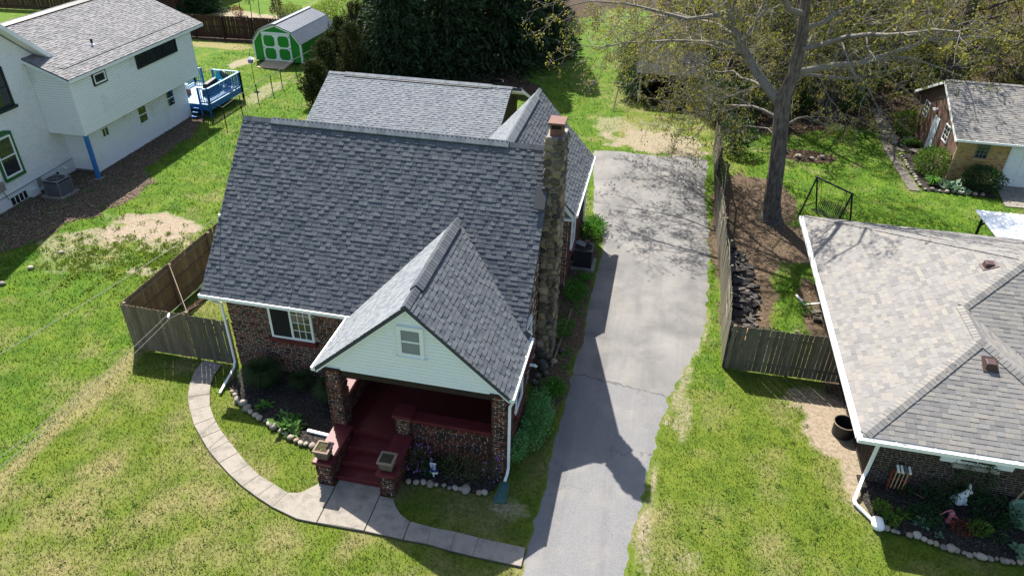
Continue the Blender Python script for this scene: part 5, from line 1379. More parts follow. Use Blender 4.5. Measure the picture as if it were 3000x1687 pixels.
window(rgw, (k0 - .03, 41.85, 1.45), (0, -1, 0), (-1, 0, 0), .85, .9, fw=.06, nx=2, ny=3, depth=.04)
sd = MB().box(k0 - .07, k0 - .028, 42.88, 43.8, .1, 2.15).build('side_door', material('pale blue door', [(.42, .50, .54)], rough=.5, fine=None, bump=None), rgw)
MB().lathe((k0 - .11, 43.0, 1.05), [(.03, -.03), (.045, 0), (.03, .03)], 10).build('handle', m_black, sd)
fl = MB().box(k0 - .12, k0 - .03, 43.75, 43.9, 2.4, 2.5).build('flood_light', m_gutter, rgw)
for y in (43.7, 43.95): MB().tube([(k0 - .1, y, 2.47), (k0 - .26, y, 2.4)], [.04, .08], 10).build('lamp_head', m_gutter, fl)
# apron and path
tag(MB().prism([(17.6, 36.8), (30, 37.4), (30, 39.45), (17.9, 39.45)], -.05, .03).build('driveway_apron', m_concrete), kind='structure')
m_pathstone = material('shaded path slab', [(.11, .098, .08), (.15, .135, .11)], rough=.95, fine=(30, .3))  # tree shade over the path is put into this darker colour
PTH = [(14.2, 50.8), (13.9, 47), (13.45, 43.45), (13.5, 40), (13.55, 37.6), (14.1, 37.3), (17.6, 37.3)]
gp = bpy.data.objects.new('garden_path', None); link(gp); gp.location = (14, 43, 0); ORG[gp.name] = Vector((14, 43, 0)); tag(gp, kind='structure')
for a, b in zip(PTH[:4], PTH[1:5]):
    n = 6
    for k in range(n):
        p = Vector((*a, 0)) + (Vector((*b, 0)) - Vector((*a, 0))) * (k / n); q = Vector((*a, 0)) + (Vector((*b, 0)) - Vector((*a, 0))) * ((k + .96) / n)
        MB().bar(p + Vector((0, 0, .01)), q + Vector((0, 0, .01)), .55, .05).build('slab', m_pathstone, gp)
MB().bar((13.6, 43.6, .012), (15.4, 43.5, .012), .6, .05).build('slab', m_pathstone, gp)
tag(MB().prism([(14.0, 37.75), (17.5, 37.75), (17.5, 39.45), (15.45, 39.45), (15.45, 42.9), (13.95, 42.9)], -.05, .025).build('garden_bed', m_mulch), kind='structure')
tag(MB().prism([(13.95, 44.0), (15.45, 44.0), (15.45, 47.6), (14.4, 48)], -.05, .025).build('garden_bed', m_mulch), kind='structure')

# ------------------------------------------------------------------ open shed at the back, patio canopy
CP = thing('open_shed', (.4, 49, 0), 'small open fronted shed with dark roof and white posts under the oak', 'shed')
MB().hexa([(-1.75, 47.7, 1.95), (2.7, 47.7, 1.95), (2.7, 51.6, 2.6), (-1.75, 51.6, 2.6), (-1.75, 47.7, 2.03), (2.7, 47.7, 2.03), (2.7, 51.6, 2.68), (-1.75, 51.6, 2.68)]).build('roof', material('black tarred roof', [(.012, .013, .016), (.022, .024, .028)], rough=.95, fine=(20, .2)), CP)
for x in (-1.42, 2.27): MB().box(x - .05, x + .05, 48.05, 48.15, 0, 1.95).build('post', m_white, CP)
MB().box(-1.6, 2.5, 51.3, 51.4, 0, 2.5).build('back_wall', m_darkbrown, CP)
for x in (-1.6, 2.45): MB().box(x, x + .06, 48.2, 51.3, 0, 2.0).build('side_wall', m_darkbrown, CP)
MB().box(-1.3, 2.15, 48.1, 48.16, .35, .45).build('rail', m_darkbrown, CP)
PC = thing('patio_canopy', (16, 30, 0), 'white corrugated patio canopy on dark posts behind the tan roofed house', 'canopy')
mb = MB(); n = 60
for k in range(n):
    x = 13.62 + 6.4 * k / n; w = 6.4 / n
    mb.hexa([(x, 27.9, 2.36), (x + w, 27.9, 2.36), (x + w, 30.75, 2.28), (x, 30.75, 2.28), (x, 27.9, 2.40 if k % 2 else 2.38), (x + w, 27.9, 2.38 if k % 2 else 2.40), (x + w, 30.75, 2.30 if k % 2 else 2.33), (x, 30.75, 2.33 if k % 2 else 2.30)])
mb.build('corrugated_roof', m_gutter, PC)
MB().box(13.75, 20, 30.4, 30.48, 2.14, 2.28).build('beam', m_black, PC); MB().box(13.8, 13.88, 27.95, 30.4, 2.14, 2.27).build('beam', m_black, PC)
for x in (13.85, 17): MB().box(x, x + .09, 30.38, 30.47, 0, 2.14).build('post', m_black, PC)
MB().bar((13.9, 30.42, 1.75), (14.3, 30.42, 2.15), .06).build('brace', m_black, PC)
# brown house far behind
FH = thing('far_house', (-47, 70, 0), 'brown timber house corner at the top edge beyond the picket fence', 'house')
MB().box(-56, -44.5, 62.6, 72, 0, 5).build('wall', material('orange brown siding', [(.16, .065, .03), (.2, .085, .04)], fine=(10, .2), bump=None), FH)
MB().extrude([(-57, 62, 4.9), (-57, 67, 7.5), (-57, 67, 7.3), (-57, 62, 4.7)], (13.5, 0, 0)).build('roof', m_slate_base, FH)
for x in (-54, -50, -46.5): MB().box(x, x + .15, 62.4, 62.55, 0, 4.8).build('post', m_darkbrown, FH)
# ------------------------------------------------------------------ plants
def leaf_arrays(P, D, S, Wd, r):
    """diamond leaves: base P, direction D, length S, width Wd"""
    n = len(P)
    D = D / np.linalg.norm(D, axis=1, keepdims=True)
    q = r.normal(size=(n, 3)); side = np.cross(D, q); side /= np.linalg.norm(side, axis=1, keepdims=True) + 1e-9
    mid = P + D * (S * .5)[:, None]; tip = P + D * S[:, None] + np.array([0, 0, -.12]) * S[:, None]
    return np.stack([P, mid + side * (Wd / 2)[:, None], tip, mid - side * (Wd / 2)[:, None]], 1).reshape(-1, 3)
def leaf_mesh(name, P, D, S, Wd, mat, r):
    V = leaf_arrays(P, D, S, Wd, r)
    return fast_mesh(name, V, np.arange(len(V)).reshape(-1, 4), mat)
def bush_parts(parent, rx, ry, h, n, leaf, mat, seed, upright=.3, lumps=.35, stems=5, part='foliage', z0=0.0, shell=.55, aspect=.5):
    r = np.random.default_rng(seed)
    d = r.normal(size=(n, 3)); d /= np.linalg.norm(d, axis=1, keepdims=True)
    k = r.normal(size=(7, 3)); k /= np.linalg.norm(k, axis=1, keepdims=True)
    lump = 1 + lumps * (np.max(d @ k.T, 1) - .72) + lumps * .35 * np.sin(d[:, 0] * 9 + seed) * np.cos(d[:, 2] * 7)
    rad = (shell + (1 - shell) * r.uniform(0, 1, n) ** .6) * lump
    P = d * rad[:, None] * np.array([rx, ry, h / 2]); P[:, 2] += h / 2 + z0
    P[:, 2] = np.maximum(P[:, 2], z0 + .02)
    D = d * (1 - upright) + r.normal(size=(n, 3)) * .45 + np.array([0, 0, upright * 1.6])
    S = leaf * r.uniform(.6, 1.3, n)
    mesh_obj(part, leaf_mesh(part, P, D, S, S * aspect, mat, r), parent)
    if stems:
        mb = MB(); R = random.Random(seed)
        for i in range(stems):
            a = R.uniform(0, 6.28); q = R.uniform(.2, .7)
            mb.tube([(R.uniform(-.05, .05), R.uniform(-.05, .05), 0), (math.cos(a) * rx * q * .5, math.sin(a) * ry * q * .5, h * .4), (math.cos(a) * rx * q, math.sin(a) * ry * q, h * .75)], [max(.012, h * .018), h * .012, h * .005], 5)
        me = bpy.data.meshes.new('stems'); me.from_pydata(mb.v, [], mb.f); me.materials.append(m_bark2); mesh_obj('stem', me, parent)
def bush(name, loc, rx, ry, h, n, leaf, mat, label, cat='shrub', group=None, seed=1, **kw):
    o = thing(name, (loc[0], loc[1], loc[2] if len(loc) > 2 else 0), label, cat, group)
    ORG[o.name] = Vector((0, 0, 0))
    bush_parts(o, rx, ry, h, n, leaf, mat, seed, **kw)
    ORG[o.name] = Vector(o.location)
    return o
def blades(name, loc, rad, h, n, mat, label, cat='plant', seed=1, w=.018, group=None, spread=.8):
    o = thing(name, loc if len(loc) > 2 else (*loc, .03), label, cat, group)
    r = np.random.default_rng(seed)
    a = r.uniform(0, 2 * np.pi, n); k = r.uniform(.1, 1, n) * spread; L = h * r.uniform(.6, 1.15, n)
    b = np.stack([np.cos(a) * rad * .25 * r.uniform(0, 1, n), np.sin(a) * rad * .25 * r.uniform(0, 1, n), np.zeros(n)], 1)
    o1 = np.stack([np.cos(a), np.sin(a), np.zeros(n)], 1); sd = np.stack([-np.sin(a), np.cos(a), np.zeros(n)], 1)
    m1 = b + o1 * (rad * k * .45)[:, None] + np.array([0, 0, 1]) * (L * .75)[:, None]
    t = b + o1 * (rad * k * 1.05)[:, None] + np.array([0, 0, 1]) * (L * (1 - .45 * k))[:, None]
    ww = w * r.uniform(.6, 1.2, n)[:, None]
    V = np.stack([b - sd * ww, b + sd * ww, m1 + sd * ww * .8, m1 - sd * ww * .8, m1 - sd * ww * .8, m1 + sd * ww * .8, t + sd * ww * .1, t - sd * ww * .1], 1).reshape(-1, 3)
    me = fast_mesh('blades', V, np.arange(len(V)).reshape(-1, 4), mat)
    ORG[o.name] = Vector((0, 0, 0)); mesh_obj('foliage', me, o); return o
def rosette(name, loc, rad, n, mat, label, seed=1, z=.04, h=.25, aspect=.55, group=None):
    o = thing(name, (*loc, z), label, 'plant', group); r = np.random.default_rng(seed)
    a = r.uniform(0, 2 * np.pi, n); e = r.uniform(.15, 1.1, n)
    D = np.stack([np.cos(a) * np.cos(e), np.sin(a) * np.cos(e), np.sin(e)], 1); P = D * (rad * .25) * r.uniform(.3, 1.4, n)[:, None] + r.normal(size=(n, 3)) * np.array([rad * .25, rad * .25, .02]); P[:, 2] = np.abs(P[:, 2])
    S = rad * r.uniform(.45, .85, n)
    ORG[o.name] = Vector((0, 0, 0)); mesh_obj('foliage', leaf_mesh('foliage', P, D, S, S * aspect, mat, r), o); return o

# --- flower bed planting
blades('ornamental_grass', (-11.45, 15.9, .03), .85, .95, 3000, m_tuft, 'drooping dark green grass clump in bed under the front window', seed=2, w=.007)
blades('ornamental_grass', (-8.9, 15.65, .03), .72, 1.0, 3000, m_tuft, 'drooping dark green grass clump beside the porch pillar', seed=3, w=.007)
blades('ornamental_grass', (-10.2, 16.1, .03), .55, .55, 1200, m_tuft, 'low grass clump between the two tall grass clumps', seed=4, w=.007)
rosette('leafy_plant', (-9.75, 14.38), .46, 60, m_hosta, 'pale green broad leaved plant behind the stones near the steps', 5)
rosette('leafy_plant', (-10.12, 14.62), .30, 34, m_hosta, 'smaller broad leaved plant just left of the pale green one', 6)
rosette('leafy_plant', (-9.45, 14.12), .30, 30, m_hosta, 'broad leaved plant nearest the white pipe in the bed', 8)
rosette('leafy_plant', (-10.95, 15.0), .30, 30, m_weed, 'small leafy plant in front of the left grass clump', 7)
a1 = bush('azalea_bush', (-5.38, 13.62), .38, .38, .85, 900, .06, m_azalea, 'rounded azalea with purple blossoms beside the porch steps', seed=11, shell=.4)
ORG[a1.name] = Vector((0, 0, 0)); bush_parts(a1, .38, .36, .85, 90, .075, m_purple, 12, stems=0, part='blossom', shell=.85, aspect=.9); ORG[a1.name] = Vector(a1.location)
bush('azalea_bush', (-3.95, 13.58), .72, .40, .85, 1500, .055, m_azalea, 'broad straggly bronze leaved azalea in front of the porch wall', seed=13, shell=.35, lumps=.6)
a2 = bush('azalea_bush', (-3.22, 13.72), .26, .26, .85, 420, .055, m_azalea, 'thin azalea with few purple blossoms beside the right porch pillar', seed=14, shell=.4)
ORG[a2.name] = Vector((0, 0, 0)); bush_parts(a2, .26, .26, .85, 38, .075, m_purple, 15, stems=0, part='blossom', shell=.8, aspect=.9); ORG[a2.name] = Vector(a2.location)
bush('leafy_plant', (-5.02, 13.55), .28, .26, .45, 260, .10, m_shrubdk, 'low green leafy plant around the striped hat ornament', 'plant', seed=16)
bush('leafy_plant', (-4.5, 13.75), .26, .24, .42, 220, .10, m_shrubdk, 'low green leafy plant behind the bronze azalea', 'plant', seed=17)
def cover(loc, rx, ry, h, n, mat, label, seed, leaf=.06):
    o = bush('ground_cover', loc, rx, ry, h, n, leaf, mat, label, 'ground cover', seed=seed, stems=0, lumps=.6, shell=.3, upright=.5, aspect=.8); return o
cover((-2.45, 16.1), .52, 1.35, .55, 6000, m_mint, 'large mint green creeper patch beside the right porch wall', 21, .055)
cover((-2.72, 14.75), .24, .6, .7, 1200, m_mint, 'mint green creeper climbing by the right porch pillar', 22, .055)
cover((-2.15, 17.85), .42, .5, .35, 1500, m_weed, 'bright green weed clump at the driveway edge above the creeper', 23)
cover((-2.25, 23.8), .48, .75, .3, 1700, m_weed, 'bright green weed clump between chimney and air conditioner', 24)
cover((-2.2, 29.05), .55, .95, .6, 2200, m_weed, 'bright leafy weed mound at rear wing corner beside driveway', 25, .08)
cover((-2.35, 21.2), .35, .7, .22, 700, m_weed, 'sparse weeds along the foot of the stone chimney', 26)
cover((-2.0, 24.95), .25, .3, .22, 450, m_weed, 'small weed tuft in front of the black air conditioner', 27)
def stone_row(pts, label, group, big=(), seed=1, base=.13, mat=None):
    R = random.Random(seed); ms = []
    for i in range(5):
        me = stone_meshes[i].copy(); me.materials.clear(); me.materials.append(mat or m_rivstone); ms.append(me)
    for i, (x, y) in enumerate(pts):
        s = base * R.uniform(.75, 1.25) * (1.45 if i in big else 1)
        o = bpy.data.objects.new('edging_stone', R.choice(ms)); link(o)
        o.location = (x, y, .04 + s * .18); o.scale = (s * R.uniform(1, 1.35), s * R.uniform(.9, 1.15), s * .8); o.rotation_euler = (0, 0, R.uniform(0, 6.28))
        tag(o, label, 'stone', group)
stone_row(ROCK1, 'pale round stone edging the bed under the front window', 'stones edging the left flower bed', (2, 3, 4, 10, 11, 13), 1, .17)
stone_row(ROCK2, 'pale round stone edging the bed before the porch wall', 'stones edging the porch flower bed', (3, 9), 2, .15)
stone_row(ROCK3, 'round stone edging the dark bed beside the brown brick house', 'stones edging the right flower bed', (0, 4, 9, 14, 18), 3, .135)
R = random.Random(31)
stone_row([(13.95 + R.uniform(-.05, .05), 42.6 - k * .33) for k in range(14)] + [(14.1 + k * .34, 37.85 + R.uniform(-.05, .05)) for k in range(9)], 'small stone edging the bed by the buff brick garage', 'stones edging the garage bed', (), 4, .2)
stone_row([(13.9, 45.2), (13.95, 44.8), (14.05, 46.0), (13.98, 44.4), (14.2, 46.6)], 'grey rock beside the path below the dark shrub', 'rocks by the garage path', (1,), 5, .34)
stone_row([(7.4, 41.4), (8.1, 40.7), (8.8, 40.6), (9.4, 40.9)], 'rough rock in the leaf heap behind the oak', 'rocks in the leaf heap', (), 6, .3)
for (x, y), l in (((-23.88, 21.64), 'pale rock at the edge of the chip strip nearest the sandy patch'), ((-24.2, 20.3), 'pale rock in the shade below the white house'), ((-24.37, 19.03), 'pale rock at far left edge of the shaded strip')):
    o = bpy.data.objects.new('rock', stone_meshes[int(-x) % 5].copy()); o.data.materials.clear(); o.data.materials.append(m_rivstone); link(o); o.location = (x, y, .04); o.scale = (.26, .22, .17); tag(o, l, 'rock')
o = bpy.data.objects.new('rock', stone_meshes[3].copy()); o.data.materials.clear(); o.data.materials.append(m_white); link(o); o.location = (7.2, 14.5, .12); o.scale = (.38, .46, .30); tag(o, 'large white painted rock at the corner of the dark bed', 'rock')

# --- right bed planting
for i, (x, y, rx, h, n, lf, mt, lb) in enumerate((
        (7.41, 15.05, .24, .32, 380, .08, m_boxleaf, 'bright green mound plant nearest the right downspout'), (7.55, 14.68, .22, .28, 300, .08, m_boxleaf, 'bright green mound plant beside the white rock'),
        (9.8, 14.85, .27, .36, 420, .08, m_boxleaf, 'bright green mound plant below the rabbit statue'), (9.0, 15.8, .48, .6, 1200, .06, m_shrubdk, 'dark clipped shrub left of the rabbit statue'),
        (8.19, 15.85, .22, .3, 260, .07, m_shrubdk, 'small dark shrub beside the croquet stand'), (10.35, 15.5, .62, .5, 1100, .08, m_shrubdk, 'low dark spreading shrub right of the rabbit statue'),
        (8.55, 15.05, .45, .28, 700, .08, m_shrubdk, 'low dark spreading plant in the middle of the bed'), (9.35, 14.85, .28, .25, 260, .06, m_redleaf, 'small reddish dark plant below the pink pump'),
        (10.2, 14.75, .25, .25, 220, .07, m_shrubdk, 'small dark plant near the right end of the stones'))):
    bush('bed_shrub', (x, y, .03), rx, rx * .9, h, n, lf, mt, lb, seed=40 + i, stems=2)
rosette('leafy_plant', (7.93, 15.0), .26, 40, m_boxleaf, 'spiky yellow green plant in the dark bed', 51)
rosette('leafy_plant', (8.38, 14.78), .20, 40, m_sedum, 'grey green succulent near the edging stones', 52, aspect=.8)
rosette('leafy_plant', (8.72, 14.5), .14, 22, m_sedum, 'tiny grey green succulent close to the stones', 53, aspect=.8)
rosette('leafy_plant', (10.7, 14.4), .30, 34, m_sedum, 'grey green broad leaved plant at right picture edge', 54, aspect=.8)
bush('climbing_shrub', (9.75, 15.95, .03), .45, .22, 1.7, 1100, .07, m_shrubdk, 'tall dark shrub climbing in front of the shuttered window', seed=55)

def weeds(name, label, spots, mat, seed, rad=.16, per=16):
    r = np.random.default_rng(seed); P, D = [], []
    for x, y in spots:
        a = r.uniform(0, 2 * np.pi, per); e = r.uniform(.3, 1.2, per)
        P.append(np.stack([x + r.normal(0, rad * .5, per), y + r.normal(0, rad * .5, per), np.full(per, .0)], 1)); D.append(np.stack([np.cos(a) * np.cos(e), np.sin(a) * np.cos(e), np.sin(e)], 1))
    P = np.concatenate(P); D = np.concatenate(D); S = rad * r.uniform(.4, 1, len(P))
    tag(mesh_obj(name, leaf_mesh(name, P, D, S, S * .45, mat, r)), label, 'weeds', kind='stuff')
m_limeweed = material('yellow green weed', [(.12, .19, .014), (.17, .23, .02), (.09, .16, .014), (.21, .25, .03)], rnd=True, rough=.7, fine=None, bump=None, trans=.35)
wr_ = np.random.default_rng(5)
sp = [(-22.2 + wr_.normal(0, 1.6), 21.7 + wr_.normal(0, .9)) for _ in range(170)] + [(-19.3 + wr_.normal(0, .8), 22.2 + wr_.normal(0, 1.1)) for _ in range(130)] + [(-21.8 + wr_.normal(0, 2.2), 24.2 + wr_.normal(0, 1.2)) for _ in range(40)]
weeds('weeds', 'yellow green weed clumps around the sandy patch', sp, m_limeweed, 1)
sp = [(wr_.uniform(-29, -24.6), wr_.uniform(19, 36)) for _ in range(110)] + [(wr_.uniform(-2.9, -1.9), wr_.uniform(17, 28)) for _ in range(90)]
weeds('weeds', 'dark weeds sprouting in the gravel strips', sp, m_weed, 2, .13)
sp = [(wr_.uniform(1.9, 6.2), wr_.uniform(10, 19)) for _ in range(70)] + [(wr_.uniform(-16, -9), wr_.uniform(8, 11.2)) for _ in range(50)]
sp = [q for q in sp if q[0] > 2.6 or q[0] < 0 or q[1] < 17]
weeds('clover_clumps', 'green clover clumps in the front lawns', sp, m_boxleaf, 3, .11, 12)
# --- yews, conifers
def spray_tree(name, loc, h, r0, n, leaf, mat, label, seed, trunk_r=.15, low=.03, droop=.0, up=.0, cat='tree', group=None, power=.75, proto=None):
    if proto is not None:
        o = copy_tree(proto[0], (*loc, 0), proto[1], proto[2]); tag(o, label, cat, group); return o
    o = thing(name, (*loc, 0), label, cat, group); ORG[o.name] = Vector((0, 0, 0)); r = np.random.default_rng(seed)
    t = low + (1 - low) * r.uniform(0, 1, n) ** 1.25
    nb = 9
    a = (r.integers(0, nb, n) / nb * 2 * np.pi + np.floor(t * h / .42) * 1.9 + r.normal(0, .22, n))
    R0 = r0 * (1 - t) ** power * (.75 + .35 * np.sin(a * 3 + np.floor(t * h / .42) * 2.1)) + .08
    q = r.uniform(.25, 1, n) ** .6
    P = np.stack([np.cos(a) * R0 * q, np.sin(a) * R0 * q, t * h - droop * R0 * q * q + r.normal(0, .10, n)], 1); P[:, 2] = np.maximum(P[:, 2], .05)
    D = np.stack([np.cos(a), np.sin(a), np.full(n, -droop * .9 + up)], 1) + r.normal(size=(n, 3)) * .38
    S = leaf * r.uniform(.6, 1.35, n)
    mesh_obj('crown', leaf_mesh('crown', P, D, S, S * .34, mat, r), o)
    mb = MB(); mb.tube([(0, 0, -.1), (0, 0, h * .35), (0, 0, h * .93)], [trunk_r * 1.25, trunk_r * .85, .02], 9)
    RR = random.Random(seed)
    for k in range(int(h * 4)):
        z = h * (low + .85 * RR.random()); aa = RR.uniform(0, 6.28); L = r0 * max(.01, 1 - z / h) ** power * .8
        mb.tube([(0, 0, z), (math.cos(aa) * L * .6, math.sin(aa) * L * .6, z - droop * L * .3), (math.cos(aa) * L, math.sin(aa) * L, z - droop * L)], [.035, .022, .008], 4)
    me = bpy.data.meshes.new('trunk'); me.from_pydata(mb.v, [], mb.f); me.materials.append(m_bark2); mesh_obj('trunk', me, o)
    ORG[o.name] = Vector(o.location); return o
ev = 'tall dark evergreens behind the rear garage'
c1 = spray_tree('evergreen_tree', (-18.6, 48.8), 11, 3.3, 17000, .34, m_needle, 'dark evergreen right behind the left end of the rear garage', 61, .2, .02, .25, group=ev)
c2 = spray_tree('evergreen_tree', (-15.6, 51.0), 13, 3.6, 17000, .36, m_needle, 'broad dark evergreen behind the middle of the rear garage', 62, .24, .05, .3, group=ev)
for i, (x, y, s, lb) in enumerate(((-20.6, 53, 1.05, 'dark evergreen between the green shed and the broad one'), (-17.8, 56, 1.15, 'dark evergreen second row behind the broad one'), (-12.4, 54.5, (1.35, 1.35, 1.3), 'tall dark evergreen at right end of the row'),
                                  (-14.6, 61, 1.1, 'dark evergreen far back near the top edge, left of the worn grass'), (-19.5, 62, 1.1, 'dark evergreen far back at the top edge above the yews'), (-13.0, 68.5, 1.0, 'farthest dark evergreen beside the worn grass track'), (-16.2, 68, 1.1, 'dark evergreen at the top edge in the third row'), (-13.6, 74, 1.0, 'dark evergreen at the very top edge right of the third row'), (-11.2, 58.5, (1.3, 1.3, 1.35), 'dark evergreen overhanging the shaded grass left of the track'), (-12.8, 62, 1.1, 'slender dark evergreen behind the one overhanging the grass'))):
    spray_tree('evergreen_tree', (x, y), 0, 0, 0, 0, None, lb, 0, group=ev, proto=((c1, c2)[i % 2], i * 1.3, s))
yv = 'upright yews beside the rear garage'
for i, (x, y, h, r, lb) in enumerate(((-21.6, 41.9, 2.6, 1.15, 'rounded olive yew nearest the left corner of the rear garage'), (-22.0, 44.4, 3.3, 1.15, 'olive yew just behind the rounded one'), (-21.0, 46.6, 3.9, 1.1, 'tall upright olive yew in the middle of the row'), (-22.9, 47.5, 3.0, 1.1, 'olive yew leaning over the black metal fence'), (-21.8, 49.4, 4.6, 1.3, 'tallest upright olive yew at the back of the row'), (-23.6, 50.6, 3.2, 1.2, 'olive yew beside the right wall of the green shed'))):
    spray_tree('yew_shrub', (x, y), h, r, 6500, .20, m_yew, lb, 70 + i, .06, .0, -.6, .9, 'shrub', yv, .42)

# --- deciduous trees
def limb(mb, tips, pts, r0, r1, level, R, maxl, dens, sides=(9, 6, 4, 3), drop=0.0):
    pts = [Vector(p) for p in pts]; n = len(pts)
    mb.tube(pts, [r0 + (r1 - r0) * i / (n - 1) for i in range(n)], sides[min(level, 3)], cap=False)
    seg = [(pts[i + 1] - pts[i]) for i in range(n - 1)]; L = sum(s.length for s in seg)
    if level >= maxl:
        tips.append((pts[-1], seg[-1].normalized())); tips.append((pts[-2], seg[-1].normalized())); return
    k = max(2, int(L * dens[level]))
    for j in range(k):
        t = (.18 if level == 0 else .12) + .86 * (j + R.random()) / k; t = min(t, .999)
        d = t * L; i = 0
        while i < n - 2 and d > seg[i].length: d -= seg[i].length; i += 1
        p = pts[i] + seg[i].normalized() * min(d, seg[i].length); ax = seg[i].normalized()
        q = Vector((R.gauss(0, 1), R.gauss(0, 1), R.gauss(.1, .75))); q = (q - ax * q.dot(ax)).normalized()
        dirn = (ax * R.uniform(.35, .9) + q * R.uniform(.6, 1.0)).normalized()
        ln = L * R.uniform(.28, .5) * (1.1 - .5 * t) if level == 0 else L * R.uniform(.35, .6) * (1.05 - .4 * t)
        ln = max(ln, .28); rr = (r0 + (r1 - r0) * t) * R.uniform(.3, .5)
        m = 4 if level < 2 else 3; pp = [p]
        dd = dirn
        for s in range(m - 1):
            dd = (dd + Vector((R.gauss(0, .2), R.gauss(0, .2), R.gauss(-drop, .17)))).normalized(); pp.append(pp[-1] + dd * ln / (m - 1))
        limb(mb, tips, pp, max(rr, .012), max(rr * .35, .007), level + 1, R, maxl, dens, sides, drop)
    tips.append((pts[-1], seg[-1].normalized()))
def make_tree(name, loc, label, limbs, mats, leaf, per, seed, dens, maxl, drop=.05, cat='tree', group=None, keep=1.0, aspect=.5):
    o = thing(name, loc, label, cat, group); o0 = Vector(loc); R = random.Random(seed); r = np.random.default_rng(seed)
    mb = MB(); tips = []
    tr = MB()
    for k, (pts, r0, r1) in enumerate(limbs):
        if k > 0:
            q = [Vector(pts[0])]
            for a, b in zip(pts, pts[1:]):
                a, b = Vector(a), Vector(b); L = (b - a).length; n = max(1, int(L / .8))
                for j in range(1, n + 1):
                    jit = Vector((R.gauss(0, .09), R.gauss(0, .09), R.gauss(0, .09))) * min(1, L) * (1.0 if j < n else .6)
                    q.append(a + (b - a) * (j / n) + jit)
            pts = q
        if k == 0:
            n = len(pts); tr.tube([Vector(p) for p in pts], r0, 14, cap=False); continue
        limb(mb, tips, pts, r0, r1, 0, R, maxl, dens, drop=drop)
    tr.build('trunk', mats[0], o, smooth=True)
    mb.build('branches', mats[2] if len(mats) > 2 else mats[0], o, smooth=True)
    if keep < 1: tips = [t for t in tips if R.random() < keep]
    P = np.repeat(np.array([tuple(t[0]) for t in tips]), per, 0) - np.array(o0); A = np.repeat(np.array([tuple(t[1]) for t in tips]), per, 0); n = len(P)
    P += r.normal(size=(n, 3)) * leaf * .75
    D = A * .5 + r.normal(size=(n, 3)) * .7 + np.array([0, 0, -.45]); S = leaf * r.uniform(.55, 1.3, n)
    mesh_obj('crown', leaf_mesh('crown', P, D, S, S * aspect, mats[1], r), o)
    return o
def auto_limbs(base, h, spread, n, seed, r0=.3, low=.3, fork=.55, lean=(0, 0)):
    R = random.Random(seed); b = Vector(base)
    top = b + Vector((lean[0], lean[1], h)); trunk = [b + Vector((0, 0, -.1)), b + Vector((lean[0] * .1, lean[1] * .1, h * .08)), b + (top - b) * .4, b + (top - b) * .75, top]
    L = [(trunk, [r0 * 1.5, r0 * 1.08, r0 * .8, r0 * .45, r0 * .12], 0)]
    for i in range(n):
        t = low + (.97 - low) * (i + R.random()) / n; a = i * 2.4 + R.uniform(-.4, .4); p = b + (top - b) * t; s = spread * (1.15 - .75 * t) * R.uniform(.75, 1.2)
        d = Vector((math.cos(a), math.sin(a), 0))
        L.append(([p, p + d * s * .35 + Vector((0, 0, s * .16)), p + d * s * .7 + Vector((R.uniform(-.4, .4), R.uniform(-.4, .4), s * .26)), p + d * s + Vector((R.uniform(-.5, .5), R.uniform(-.5, .5), s * R.uniform(.15, .45)))], r0 * .36 * (1.15 - t), .02))
    return L
oak_b = (5.88, 32.45, 0)
